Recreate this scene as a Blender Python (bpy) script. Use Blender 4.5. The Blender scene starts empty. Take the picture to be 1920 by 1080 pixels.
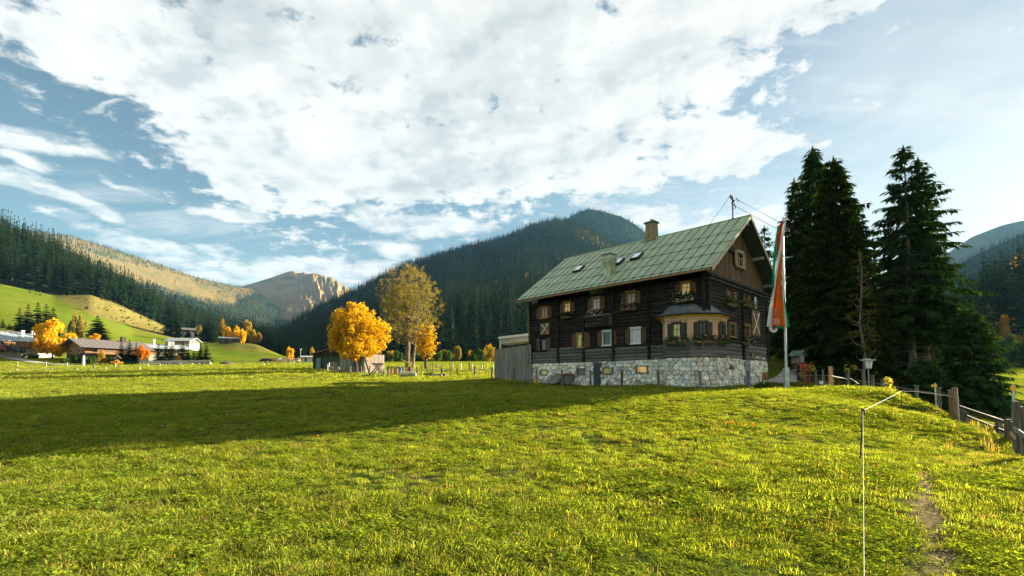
import bpy, math, random
import numpy as np
from mathutils import Vector, Matrix

S = bpy.context.scene
COL = S.collection
R = math.radians
random.seed(7); rng = np.random.default_rng(7)

# ------------------------------------------------------------------ camera
F_PX, HOR, TILT = 900.0, 716.0, 0.055         # focal length and horizon in photo pixels, upward tilt
PCY = HOR - F_PX * math.tan(TILT)
cd = bpy.data.cameras.new('camera'); cam = bpy.data.objects.new('camera', cd); COL.objects.link(cam)
cd.sensor_width = 36; cd.lens = F_PX / 1920 * 36; cd.shift_y = (PCY - 540) / 1920
cd.clip_start = .1; cd.clip_end = 30000
cam.location = (0, 0, 0); cam.rotation_euler = (math.pi / 2 + TILT, 0, 0)
S.camera = cam

# ------------------------------------------------------------------ sun, sky, exposure
SUN_AZ, SUN_EL = R(55.5), R(15.8)
SUN_DIR = Vector((math.sin(SUN_AZ) * math.cos(SUN_EL), math.cos(SUN_AZ) * math.cos(SUN_EL), math.sin(SUN_EL)))
sl = bpy.data.lights.new('sun', 'SUN'); sl.energy = 5.0; sl.angle = R(.53); sl.color = (1, .88, .68)
so = bpy.data.objects.new('sun', sl); COL.objects.link(so)
so.rotation_euler = SUN_DIR.to_track_quat('Z', 'Y').to_euler()
vs = S.view_settings
S.display_settings.display_device = 'sRGB'
vs.view_transform = 'Standard'; vs.look = 'None'; vs.gamma = 1; vs.use_curve_mapping = False; vs.exposure = 2.75
S.render.engine = 'CYCLES'
S.cycles.max_bounces = 6; S.cycles.diffuse_bounces = 3; S.cycles.glossy_bounces = 2; S.cycles.transmission_bounces = 3
S.cycles.transparent_max_bounces = 6; S.cycles.volume_bounces = 0; S.cycles.caustics_reflective = False; S.cycles.caustics_refractive = False
S.cycles.use_denoising = True; S.cycles.sample_clamp_indirect = 6; S.cycles.sample_clamp_direct = 0

def ray(px, py):
    u = (PCY - py) / F_PX
    c, s = math.cos(TILT), math.sin(TILT)
    return Vector(((px - 960) / F_PX, c - u * s, s + u * c))
def P(px, py, Y):
    d = ray(px, py); return d * (Y / d.y)
def azel(px, py):
    d = ray(px, py).normalized()
    return math.atan2(d.x, d.y), math.asin(d.z)

class NT:
    def __init__(s, tree): s.t = tree; s.n = tree.nodes; s.l = tree.links
    def add(s, typ, **kw):
        n = s.n.new(typ)
        for k, v in kw.items():
            if k.startswith('i_'):
                n.inputs[int(k[2:]) if k[2:].isdigit() else k[2:].replace('_', ' ')].default_value = v
            else: setattr(n, k, v)
        return n
    def link(s, a, b): s.l.new(a, b)
    def math(s, op, a, b=None, c=None, clamp=False):
        n = s.n.new('ShaderNodeMath'); n.operation = op; n.use_clamp = clamp
        for i, v in enumerate((a, b, c)):
            if v is None: continue
            if isinstance(v, (int, float)): n.inputs[i].default_value = v
            else: s.l.new(v, n.inputs[i])
        return n.outputs[0]
    def mix(s, f, a, b, blend='MIX'):
        n = s.n.new('ShaderNodeMix'); n.data_type = 'RGBA'; n.blend_type = blend
        for i, v in ((0, f), (6, a), (7, b)):
            if isinstance(v, (int, float)): n.inputs[i].default_value = v
            elif isinstance(v, tuple): n.inputs[i].default_value = (*v[:3], 1)
            else: s.l.new(v, n.inputs[i])
        return n.outputs[2]
    def ramp(s, f, stops, interp='LINEAR'):
        n = s.n.new('ShaderNodeValToRGB'); n.color_ramp.interpolation = interp
        e = n.color_ramp.elements
        while len(e) > len(stops): e.remove(e[-1])
        while len(e) < len(stops): e.new(1)
        for k, (p, c) in enumerate(stops):
            e[k].position = p; e[k].color = (*c, 1) if isinstance(c, tuple) else (c, c, c, 1)
        s.l.new(f, n.inputs[0]); return n.outputs[0]
    def noise(s, vec, scale, detail=4, rough=.55, dist=0):
        n = s.n.new('ShaderNodeTexNoise'); n.inputs['Scale'].default_value = scale; n.inputs['Detail'].default_value = detail
        n.inputs['Roughness'].default_value = rough; n.inputs['Distortion'].default_value = dist
        if vec is not None: s.l.new(vec, n.inputs['Vector'])
        return n.outputs[0]
    def smooth(s, v, lo, hi, a=0., b=1.):
        n = s.n.new('ShaderNodeMapRange'); n.interpolation_type = 'SMOOTHSTEP'
        s.l.new(v, n.inputs[0])
        for i, x in enumerate((lo, hi, a, b)): n.inputs[i + 1].default_value = x
        return n.outputs[0]

W = bpy.data.worlds.new('World'); S.world = W; W.use_nodes = True
w = NT(W.node_tree); w.n.clear()
wo = w.add('ShaderNodeOutputWorld'); bg = w.add('ShaderNodeBackground'); bg.inputs[1].default_value = .05
w.link(bg.outputs[0], wo.inputs[0])
sky = w.add('ShaderNodeTexSky', sky_type='NISHITA', sun_disc=False, sun_elevation=SUN_EL, sun_rotation=SUN_AZ,
            altitude=900, air_density=1.0, dust_density=.35, ozone_density=1.2)
skyc = w.mix(1.0, sky.outputs[0], (.47, .475, .40), 'MULTIPLY')
tc = w.add('ShaderNodeTexCoord'); D = tc.outputs['Generated']
sep = w.add('ShaderNodeSeparateXYZ'); w.link(D, sep.inputs[0])
az = w.math('ARCTAN2', sep.outputs[0], sep.outputs[1]); el = w.math('ARCSINE', sep.outputs[2])
cmb = w.add('ShaderNodeCombineXYZ'); w.link(az, cmb.inputs[0]); w.link(el, cmb.inputs[1]); AE = cmb.outputs[0]
# coordinates on a flat cloud layer seen from below
den = w.math('ADD', w.math('MAXIMUM', sep.outputs[2], 0.), .13)
cl = w.add('ShaderNodeCombineXYZ'); w.link(w.math('DIVIDE', sep.outputs[0], den), cl.inputs[0]); w.link(w.math('DIVIDE', sep.outputs[1], den), cl.inputs[1])
LAY = cl.outputs[0]
# warp of the coverage outlines
wn = w.add('ShaderNodeTexNoise', i_Scale=1.7); wn.inputs['Detail'].default_value = 4; wn.inputs['Roughness'].default_value = .6
w.link(LAY, wn.inputs['Vector'])
wv = w.add('ShaderNodeVectorMath', operation='SUBTRACT'); w.link(wn.outputs[1], wv.inputs[0]); wv.inputs[1].default_value = (.5, .5, .5)
ws = w.add('ShaderNodeVectorMath', operation='SCALE'); w.link(wv.outputs[0], ws.inputs[0]); ws.inputs['Scale'].default_value = .13
wa = w.add('ShaderNodeVectorMath', operation='ADD'); w.link(AE, wa.inputs[0]); w.link(ws.outputs[0], wa.inputs[1])
AEW = wa.outputs[0]
SOFT = [1.]
def blob(px, py, rx, ry, ang=0., soft=.5, vec=None):
    """one bank of cloud: an ellipse in azimuth and elevation; returns 1 inside falling to 0"""
    a, e = azel(px, py)
    a1, e1 = azel(px + rx * math.cos(R(ang)), py + rx * math.sin(R(ang)))
    a2, e2 = azel(px - ry * math.sin(R(ang)), py + ry * math.cos(R(ang)))
    m = w.add('ShaderNodeMapping', vector_type='TEXTURE'); w.link(vec or AEW, m.inputs[0])
    m.inputs['Location'].default_value = (a, e, 0)
    m.inputs['Rotation'].default_value = (0, 0, math.atan2(e1 - e, a1 - a))
    m.inputs['Scale'].default_value = (math.hypot(a1 - a, e1 - e), math.hypot(a2 - a, e2 - e), 1)
    ln = w.add('ShaderNodeVectorMath', operation='LENGTH'); w.link(m.outputs[0], ln.inputs[0])
    soft = min(soft * SOFT[0], .95); return w.smooth(ln.outputs['Value'], 1 + soft, 1 - soft)
def union(items):
    r = None
    for it in items:
        b = blob(*it)
        r = b if r is None else w.math('MAXIMUM', r, b)
    return r
MAIN = [(330, -60, 420, 190, 10, .3), (200, 110, 190, 70, 22, .35), (560, 180, 330, 190, 15, .3), (800, 130, 420, 260, 0, .25), (1120, 60, 440, 190, -12, .25),
        (430, 290, 120, 60, 30, .5), (640, 310, 230, 75, 5, .35), (800, 270, 200, 110, 0, .35), (1060, 240, 190, 110, 0, .35), (1130, 300, 130, 60, 15, .4),
        (1310, 268, 185, 46, -8, .4), (1540, -20, 230, 80, -15, .35), (960, 310, 140, 50, -5, .5)]
LOW = [(100, 365, 180, 28, 18, .6), (20, 320, 90, 30, 10, .6), (60, 245, 90, 25, 10, .8), (30, 275, 60, 14, 20, .8), (150, 262, 70, 12, 20, .9), (235, 335, 70, 10, 22, .9), (430, 388, 90, 22, 8, .7), (700, 400, 70, 30, 30, .7), (800, 420, 150, 28, 5, .6),
       (560, 500, 120, 32, -4, .5), (400, 472, 50, 14, 8, .7), (420, 510, 130, 24, 2, .6), (690, 505, 90, 24, -10, .6), (1200, 405, 130, 28, 6, .5),
       (1380, 420, 150, 26, -4, .5), (1330, 318, 22, 8, -15, .8), (185, 195, 60, 9, -28, .9), (740, 460, 60, 22, 0, .7), (300, 470, 160, 16, 12, 1.), (1180, 365, 40, 22, 0, .8)]
WISP = [(1650, 170, 160, 70, -15, .9), (1780, 195, 190, 40, -28, .9), (1600, 90, 120, 50, -30, .9), (1880, 120, 140, 90, -20, .9), (1830, 300, 200, 60, -10, 1.), (1300, 350, 200, 30, -5, 1.), (320, 400, 200, 40, 12, 1.), (1560, 20, 220, 60, -20, .8)]
SOFT[0] = 1.7; mainf = union(MAIN); SOFT[0] = 1.; lowf = union(LOW)
# the side of the sky behind the photographer: scattered banks of the same cloud
back = w.math('MULTIPLY', w.smooth(sep.outputs[1], .25, -.15), w.smooth(w.noise(LAY, .35, 3), .42, .6))
zen = w.math('MULTIPLY', w.smooth(sep.outputs[2], .62, .8), w.smooth(w.noise(LAY, .6, 3), .38, .55))
mainf = w.math('MAXIMUM', mainf, w.math('MAXIMUM', back, zen))
fine = w.noise(LAY, 7.5, 10, .68, .25)
big = w.noise(LAY, 1.6, 6, .55)
nn = w.math('ADD', w.math('MULTIPLY', fine, .55), w.math('MULTIPLY', big, .45))
cov = w.math('ADD', w.math('MULTIPLY', mainf, 1.12), w.math('MULTIPLY', w.math('SUBTRACT', nn, .5), 4.4))
puff = w.noise(LAY, 13, 6, .6, .2)
cov = w.math('ADD', cov, w.math('MULTIPLY', w.math('SUBTRACT', puff, .5), 1.9))
dens = w.smooth(cov, .22, .80)
covl = w.math('ADD', lowf, w.math('MULTIPLY', w.math('SUBTRACT', nn, .5), 3.2))
densl = w.smooth(covl, .35, 1.15)
st = w.add('ShaderNodeMapping'); w.link(LAY, st.inputs[0]); st.inputs['Rotation'].default_value = (0, 0, R(35)); st.inputs['Scale'].default_value = (.5, 2.4, 1)
streak = w.noise(st.outputs[0], 2.2, 8, .62, .6)
densw = w.math('MULTIPLY', w.math('MULTIPLY', union(WISP), w.smooth(streak, .36, .72)), .8)
veil = w.math('MULTIPLY', union([(1780, 230, 520, 330, -20, .9), (1500, 440, 500, 120, 0, 1.)]), w.smooth(streak, .2, .7, .30, .62))
density = w.math('MAXIMUM', w.math('MAXIMUM', w.math('MAXIMUM', dens, densl), densw), veil)
# thickness makes the undersides greyer
thick = w.noise(LAY, 1.15, 4, .5, .2)
gl = w.math('MULTIPLY', w.smooth(thick, .40, .62), w.smooth(mainf, .8, 1.0))
tint = w.math('MULTIPLY', gl, w.smooth(az, .45, -.5, .12, .8))
# billows: the side of every puff towards the sun is brighter than the far side
def relief(scale, off, k, det=4):
    a_ = w.noise(LAY, scale, det, .55, .2); sh = w.add('ShaderNodeVectorMath', operation='ADD'); w.link(LAY, sh.inputs[0]); sh.inputs[1].default_value = (SUN_DIR.x * off, SUN_DIR.y * off, 0)
    return w.math('MULTIPLY', w.math('SUBTRACT', a_, w.noise(sh.outputs[0], scale, det, .55, .2)), k)
rel = w.math('ADD', relief(2.6, .09, 2.6, 5), relief(8.0, .03, 1.1))
cloudc = w.mix(tint, (2.9, 2.9, 2.8), (1.35, 1.55, 1.62))
shade_ = w.math('MULTIPLY', w.smooth(rel, .02, -.42), w.smooth(az, .9, -.3, .45, 1.))
cloudc = w.mix(w.math('MULTIPLY', shade_, .55), cloudc, (1.35, 1.58, 1.66))
cloudc = w.mix(w.math('MULTIPLY', w.smooth(rel, .0, .35), .5), cloudc, (3.3, 3.3, 3.2))
skyfin = w.mix(density, skyc, cloudc)
w.link(skyfin, bg.inputs[0])
W.cycles.sampling_method = 'MANUAL'; W.cycles.sample_map_resolution = 512

# ------------------------------------------------------------------ mesh helpers
class MB:
    def __init__(s): s.v = []; s.f = []; s.m = []
    def n(s): return len(s.v)
    def face(s, idx, m=0): s.f.append(tuple(idx)); s.m.append(m)
    def poly(s, pts, m=0):
        b = s.n(); s.v += [tuple(p) for p in pts]; s.face(range(b, b + len(pts)), m)
    def box(s, c, size, rot=0, m=0, tilt=None, taper=1.):
        x, y, z = (k / 2 for k in size); b = s.n()
        M = Matrix.Rotation(rot, 3, 'Z')
        if tilt is not None: M = M @ tilt
        for dz in (-1, 1):
            t = taper if dz > 0 else 1
            for dx, dy in ((-1, -1), (1, -1), (1, 1), (-1, 1)):
                p = M @ Vector((dx * x * t, dy * y * t, dz * z)); s.v.append((p.x + c[0], p.y + c[1], p.z + c[2]))
        for q in ((3, 2, 1, 0), (4, 5, 6, 7), (0, 1, 5, 4), (1, 2, 6, 5), (2, 3, 7, 6), (3, 0, 4, 7)): s.face([b + k for k in q], m)
        return s
    def tube(s, pts, rad, k=6, m=0, cap=True):
        pts = [Vector(p) for p in pts]
        if not hasattr(rad, '__len__'): rad = [rad] * len(pts)
        b = s.n(); up0 = None
        for i, p in enumerate(pts):
            d = (pts[min(i + 1, len(pts) - 1)] - pts[max(i - 1, 0)]).normalized()
            a = d.cross(Vector((0, 0, 1)) if abs(d.z) < .95 else Vector((1, 0, 0)))
            a.normalize(); c = d.cross(a)
            for j in range(k):
                t = 2 * math.pi * j / k; q = p + (a * math.cos(t) + c * math.sin(t)) * rad[i]; s.v.append(tuple(q))
        for i in range(len(pts) - 1):
            for j in range(k):
                j2 = (j + 1) % k
                s.face((b + i * k + j, b + i * k + j2, b + (i + 1) * k + j2, b + (i + 1) * k + j), m)
        if cap:
            s.face([b + j for j in range(k)][::-1], m); e = b + (len(pts) - 1) * k; s.face([e + j for j in range(k)], m)
        return s
    def lathe(s, prof, c=(0, 0, 0), k=12, m=0):
        b = s.n()
        for r, z in prof:
            for j in range(k):
                t = 2 * math.pi * j / k; s.v.append((c[0] + r * math.cos(t), c[1] + r * math.sin(t), c[2] + z))
        for i in range(len(prof) - 1):
            for j in range(k):
                j2 = (j + 1) % k; s.face((b + i * k + j, b + i * k + j2, b + (i + 1) * k + j2, b + (i + 1) * k + j), m)
        s.face([b + j for j in range(k)][::-1], m); e = b + (len(prof) - 1) * k; s.face([e + j for j in range(k)], m)
        return s
    def prism(s, poly, z0, z1, m=0, mt=None):
        """poly: 2D points counter-clockwise, z0/z1 numbers"""
        b = s.n(); k = len(poly)
        for z in (z0, z1):
            for x, y in poly: s.v.append((x, y, z))
        s.face([b + j for j in range(k)][::-1], m); s.face([b + k + j for j in range(k)], m if mt is None else mt)
        for j in range(k):
            j2 = (j + 1) % k; s.face((b + j, b + j2, b + k + j2, b + k + j), m)
        return s
    def slab(s, quad, th, m=0):
        """quad of four 3D points, thickened along its normal downwards"""
        q = [Vector(p) for p in quad]; nrm = (q[1] - q[0]).cross(q[3] - q[0]).normalized(); b = s.n()
        for p in q: s.v.append(tuple(p))
        for p in q: s.v.append(tuple(p - nrm * th))
        s.face((b, b + 1, b + 2, b + 3), m); s.face((b + 7, b + 6, b + 5, b + 4), m)
        for j in range(4):
            j2 = (j + 1) % 4; s.face((b + j2, b + j, b + 4 + j, b + 4 + j2), m)
        return s
    def mesh(s, name, mats):
        me = bpy.data.meshes.new(name); me.from_pydata(s.v, [], s.f)
        for mm in (mats if isinstance(mats, (list, tuple)) else [mats]): me.materials.append(mm)
        if any(s.m): me.polygons.foreach_set('material_index', s.m)
        me.update(); return me
    def obj(s, name, mats, parent=None, loc=None, rz=0., smooth=False):
        me = s.mesh(name, mats)
        if smooth: me.polygons.foreach_set('use_smooth', [True] * len(me.polygons))
        return link(name, me, parent, loc, rz)
def link(name, me, parent=None, loc=None, rz=0.):
    o = bpy.data.objects.new(name, me); COL.objects.link(o)
    if parent is not None: o.parent = parent
    if loc is not None: o.location = loc
    if rz: o.rotation_euler[2] = rz
    return o
def tag(o, label=None, cat=None, group=None, kind=None):
    for k, v in (('label', label), ('category', cat), ('group', group), ('kind', kind)):
        if v: o[k] = v
    return o
def empty(name, loc, rz=0., label=None, cat=None, group=None):
    o = bpy.data.objects.new(name, None); COL.objects.link(o); o.empty_display_size = .2
    o.location = loc; o.rotation_euler[2] = rz
    return tag(o, label, cat, group)
def copy_tree(o, parent=None):
    c = o.copy(); COL.objects.link(c); c.parent = parent
    for ch in list(o.children): copy_tree(ch, c)
    return c
def np_mesh(name, V, Fq, mat, smooth=False):
    """V (n,3), Fq (m,3|4) arrays"""
    me = bpy.data.meshes.new(name); V = np.asarray(V, np.float32); Fq = np.asarray(Fq, np.int32); k = Fq.shape[1]
    me.vertices.add(len(V)); me.vertices.foreach_set('co', V.ravel())
    me.loops.add(Fq.size); me.loops.foreach_set('vertex_index', Fq.ravel())
    me.polygons.add(len(Fq)); me.polygons.foreach_set('loop_start', np.arange(0, Fq.size, k, dtype=np.int32))
    for mm in (mat if isinstance(mat, (list, tuple)) else [mat]): me.materials.append(mm)
    me.update(calc_edges=True)
    if smooth: me.polygons.foreach_set('use_smooth', np.ones(len(Fq), bool))
    return me
def set_attr(me, name, arr, typ='FLOAT'):
    a = me.attributes.new(name, typ, 'POINT')
    a.data.foreach_set('vector' if typ == 'FLOAT_VECTOR' else 'value', np.asarray(arr, np.float32).ravel())

# value noise in numpy
_perm = np.random.default_rng(3).random((256, 256))
def vnoise(x, y):
    xi = np.floor(x).astype(int); yi = np.floor(y).astype(int); fx = x - xi; fy = y - yi
    fx = fx * fx * (3 - 2 * fx); fy = fy * fy * (3 - 2 * fy)
    g = lambda a, b: _perm[a % 256, b % 256]
    return (g(xi, yi) * (1 - fx) + g(xi + 1, yi) * fx) * (1 - fy) + (g(xi, yi + 1) * (1 - fx) + g(xi + 1, yi + 1) * fx) * fy
def fbm(x, y, o=4):
    s = 0; a = 1; t = 0
    for k in range(o):
        s = s + a * vnoise(x * 2 ** k + 17 * k, y * 2 ** k + 31 * k); t += a; a *= .5
    return s / t - .5

# ------------------------------------------------------------------ materials
def new_mat(name):
    m = bpy.data.materials.new(name); m.use_nodes = True; t = NT(m.node_tree); t.n.clear()
    out = t.add('ShaderNodeOutputMaterial'); return m, t, out
def mat(name, c1, c2=None, scale=4., rough=.8, stretch=(1, 1, 1), detail=5, lo=.35, hi=.65, rand=0., bump=0., metal=0., spec=.3, coat_dirt=None, dirt_scale=.6, hue=0.):
    m, t, out = new_mat(name)
    b = t.add('ShaderNodeBsdfPrincipled'); t.link(b.outputs[0], out.inputs[0])
    b.inputs['Roughness'].default_value = rough; b.inputs['Metallic'].default_value = metal; b.inputs['Specular IOR Level'].default_value = spec
    tc = t.add('ShaderNodeTexCoord'); mp = t.add('ShaderNodeMapping'); t.link(tc.outputs['Object'], mp.inputs[0]); mp.inputs['Scale'].default_value = stretch
    oi = t.add('ShaderNodeObjectInfo')
    rl = t.add('ShaderNodeVectorMath', operation='SCALE'); rl.inputs[0].default_value = (31, 17, 23); t.link(oi.outputs['Random'], rl.inputs['Scale'])
    ad = t.add('ShaderNodeVectorMath', operation='ADD'); t.link(mp.outputs[0], ad.inputs[0]); t.link(rl.outputs[0], ad.inputs[1])
    nz = t.noise(ad.outputs[0], scale, detail)
    c2 = c2 or tuple(k * .7 for k in c1)
    col = t.mix(t.smooth(nz, lo, hi), c1, c2)
    if coat_dirt:
        col = t.mix(t.math('MULTIPLY', t.smooth(t.noise(ad.outputs[0], dirt_scale, 6, .65), .52, .68), .8), col, coat_dirt)
    if rand:
        v = t.math('ADD', t.math('MULTIPLY', oi.outputs['Random'], 2 * rand), 1 - rand)
        hs = t.add('ShaderNodeHueSaturation'); t.link(col, hs.inputs['Color']); t.link(v, hs.inputs['Value'])
        if hue: t.link(t.math('ADD', t.math('MULTIPLY', t.math('FRACT', t.math('MULTIPLY', oi.outputs['Random'], 13.7)), hue), .5 - hue / 2), hs.inputs['Hue'])
        col = hs.outputs[0]
    t.link(col, b.inputs['Base Color'])
    if bump:
        bp = t.add('ShaderNodeBump'); bp.inputs['Strength'].default_value = bump; bp.inputs['Distance'].default_value = .02
        t.link(t.noise(ad.outputs[0], scale * 2.5, 6), bp.inputs['Height']); t.link(bp.outputs[0], b.inputs['Normal'])
    return m
def leaf_mat(name, c1, c2, transl=.45, obj_rand=.3, island=.5, tc=None, rough=.6, c3=None, spec=.12):
    """thin foliage: diffuse + light coming through; colour varies per leaf and per plant"""
    m, t, out = new_mat(name)
    g = t.add('ShaderNodeNewGeometry'); oi = t.add('ShaderNodeObjectInfo')
    r = g.outputs['Random Per Island']
    col = t.mix(r, c1, c2)
    if c3: col = t.mix(t.smooth(t.math('FRACT', t.math('MULTIPLY', r, 7.3)), .8, .95), col, c3)
    v = t.math('ADD', t.math('MULTIPLY', oi.outputs['Random'], 2 * obj_rand), 1 - obj_rand)
    v2 = t.math('ADD', t.math('MULTIPLY', t.math('FRACT', t.math('MULTIPLY', r, 3.7)), island), 1 - island / 2)
    hs = t.add('ShaderNodeHueSaturation'); t.link(col, hs.inputs['Color']); t.link(t.math('MULTIPLY', v, v2), hs.inputs['Value']); col = hs.outputs[0]
    d = t.add('ShaderNodeBsdfDiffuse'); t.link(col, d.inputs[0])
    tr = t.add('ShaderNodeBsdfTranslucent')
    tcol = t.mix(1., col, tc or (1.5, 1.45, .6), 'MULTIPLY'); t.link(tcol, tr.inputs[0])
    mx = t.add('ShaderNodeMixShader'); mx.inputs[0].default_value = transl
    t.link(d.outputs[0], mx.inputs[1]); t.link(tr.outputs[0], mx.inputs[2]); t.link(mx.outputs[0], out.inputs[0])
    return m

# ------------------------------------------------------------------ the lie of the land (heights relative to the camera)
CTRL = []
def cp(px, py, Y): p = P(px, py, Y); CTRL.append((p.x, p.y, p.z))
for x, y, z in ((-12, -12, -1.65), (0, -12, -1.65), (12, -12, -1.6), (-8, 0, -1.66), (0, 0, -1.65), (8, 0, -1.62), (-5, 5, -1.65), (0, 5, -1.65), (5, 5, -1.62),
                (-9, 9, -1.58), (0, 9, -1.58), (7, 9.5, -1.58), (-40, 8, -1.4), (16, 10, -2.0), (24, 8, -4.2), (34, 20, -4.0), (50, 30, -4.0), (60, 0, -5), (-60, -60, -2), (60, -60, -5), (0, -60, -2)): CTRL.append((x, y, z))
for a in ((1691, 778, 20), (1793, 784, 20.5), (1850, 815, 16), (1900, 860, 12.5), (1600, 737, 27), (1700, 757, 24), (1475, 734, 26.5), (1404, 735, 26), (1313, 731, 28), (1235, 729, 30),
          (1166, 727, 33), (1107, 725, 36), (1054, 721, 38.5), (1006, 718, 41), (963, 715, 43.5), (922, 711, 46), (1436, 719, 38), (1250, 723, 31.5), (0, 745, 27), (480, 738, 27), (900, 752, 20),
          (0, 705, 60), (500, 700, 66), (890, 706, 71), (700, 703, 68), (960, 697, 72), (900, 688, 95), (900, 678, 150), (500, 683, 110), (500, 680, 150), (200, 684, 118), (0, 668, 118), (0, 690, 85), (-300, 690, 85), (-400, 660, 130),
          (1200, 684, 120), (1200, 678, 180), (1550, 708, 44), (1640, 722, 36), (1700, 716, 48), (1590, 700, 60), (1700, 790, 31), (1640, 762, 37), (1760, 800, 29), (1793, 850, 26), (1850, 880, 20), (1900, 930, 16.5), (1900, 800, 44), (1840, 760, 60), (1900, 745, 75), (1900, 703, 110), (1870, 692, 135), (1950, 690, 150), (700, 679, 200), (1000, 677, 220), (300, 678, 190), (1500, 684, 170)): cp(*a)
CA = np.array(CTRL); _c = CA[:, :2]
def _phi(r2): return .5 * r2 * np.log(r2 + 1e-9)
_n = len(CA); _K = _phi(((_c[:, None] - _c[None]) ** 2).sum(2)) + np.eye(_n) * 1.2
_Pm = np.c_[np.ones(_n), _c]; _A = np.block([[_K, _Pm], [_Pm.T, np.zeros((3, 3))]])
_w = np.linalg.solve(_A, np.r_[CA[:, 2], 0, 0, 0])
def tps(x, y):
    x = np.asarray(x, float); y = np.asarray(y, float); sh = x.shape; q = np.c_[x.ravel(), y.ravel()]
    out = np.zeros(len(q))
    for i in range(0, len(q), 20000):
        c = q[i:i + 20000]; out[i:i + 20000] = _phi(((c[:, None] - _c[None]) ** 2).sum(2)) @ _w[:_n] + np.c_[np.ones(len(c)), c] @ _w[_n:]
    return out.reshape(sh)
TRAIL = np.array([(2.7, 3.0), (3.6, 4.15), (4.3, 5.0), (5.2, 6.1), (6.6, 7.7), (7.9, 9.3), (9.6, 11.0)])
def seg_dist(x, y, pts):
    best = np.full(np.shape(x), 1e9)
    for (ax, ay), (bx, by) in zip(pts[:-1], pts[1:]):
        dx, dy = bx - ax, by - ay; t = np.clip(((x - ax) * dx + (y - ay) * dy) / (dx * dx + dy * dy), 0, 1)
        best = np.minimum(best, np.hypot(x - ax - t * dx, y - ay - t * dy))
    return best
def trail_mask(x, y):
    d = seg_dist(x, y, TRAIL); wv = .11 + .12 * fbm(x * 1.6, y * 1.6, 3) + .012 * y
    return np.clip(1.5 - d / np.maximum(wv, .03), 0, 1) * np.clip((10.5 - y) / 2.5, 0, 1) * np.clip(1.05 + 1.3 * fbm(x * 3, y * 3, 2), 0, 1)
def ground(x, y):
    x = np.asarray(x, float); y = np.asarray(y, float)
    r = np.hypot(x, y)
    far = np.clip((r - 190) / 100, 0, 1)
    z = tps(np.clip(x, -220, 220), np.clip(y, -60, 230))
    z = np.clip(z, -6, 12)
    z = z + (.10 * fbm(x * .35, y * .35, 3) + .035 * fbm(x * 1.6, y * 1.6, 3)) * np.clip(r / 4, .5, 1)
    z = z - .03 * trail_mask(x, y)
    return z
def gz(x, y): return float(ground(np.array([x]), np.array([y]))[0])
def G(px, Y, dz=0.):
    """point on the ground at photo column px and depth Y"""
    x = (px - 960) / F_PX * Y * 1.0
    for _ in range(2):
        z = gz(x, Y); d = Y * math.cos(TILT) + z * math.sin(TILT); x = (px - 960) / F_PX * d
    return Vector((x, Y, gz(x, Y) + dz))

m, t, out = new_mat('meadow_soil')
b = t.add('ShaderNodeBsdfPrincipled'); b.inputs['Roughness'].default_value = 1; b.inputs['Specular IOR Level'].default_value = 0
geo = t.add('ShaderNodeNewGeometry'); pos = geo.outputs['Position']
at = t.add('ShaderNodeAttribute', attribute_name='trail')
gcol = t.mix(t.smooth(t.noise(pos, 3.5, 7, .65), .35, .65), (.028, .045, .010), (.06, .075, .014))
gcol = t.mix(t.math('MULTIPLY', t.smooth(t.noise(pos, .22, 4), .45, .7), .55), gcol, (.085, .065, .03))
far_ = t.add('ShaderNodeAttribute', attribute_name='far')
gcol = t.mix(far_.outputs['Fac'], gcol, t.mix(t.smooth(t.noise(pos, .25, 6, .6), .35, .7), (.125, .165, .010), (.18, .19, .018)))
gcol = t.mix(at.outputs['Fac'], gcol, t.mix(t.smooth(t.noise(pos, 14, 6), .4, .6), (.22, .165, .09), (.085, .07, .035)))
t.link(gcol, b.inputs['Base Color']); t.link(b.outputs[0], out.inputs[0])
bp = t.add('ShaderNodeBump'); bp.inputs['Strength'].default_value = .8; bp.inputs['Distance'].default_value = .05; t.link(t.noise(pos, 9, 7, .7), bp.inputs['Height']); t.link(bp.outputs[0], b.inputs['Normal'])
M_SOIL = m
# polar grid round the camera, dense in front
rr = np.concatenate([[0.05], np.geomspace(.6, 420, 250)])
th = np.concatenate([np.linspace(-math.pi, -R(62), 50, endpoint=False), np.linspace(-R(62), R(62), 420, endpoint=False), np.linspace(R(62), math.pi, 50)])
RR, TH = np.meshgrid(rr, th, indexing='ij'); GX, GY = RR * np.sin(TH), RR * np.cos(TH); GZ = ground(GX, GY)
nr, nt_ = RR.shape; ii, jj = np.meshgrid(np.arange(nr - 1), np.arange(nt_ - 1), indexing='ij')
q = np.stack([ii * nt_ + jj, ii * nt_ + jj + 1, (ii + 1) * nt_ + jj + 1, (ii + 1) * nt_ + jj], -1).reshape(-1, 4)[:, ::-1]
me = np_mesh('meadow', np.stack([GX, GY, GZ], -1).reshape(-1, 3), q, M_SOIL, True)
set_attr(me, 'trail', trail_mask(GX, GY)); set_attr(me, 'far', np.clip((RR - 45) / 50, 0, 1))
tag(link('meadow_ground', me), kind='structure')

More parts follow.
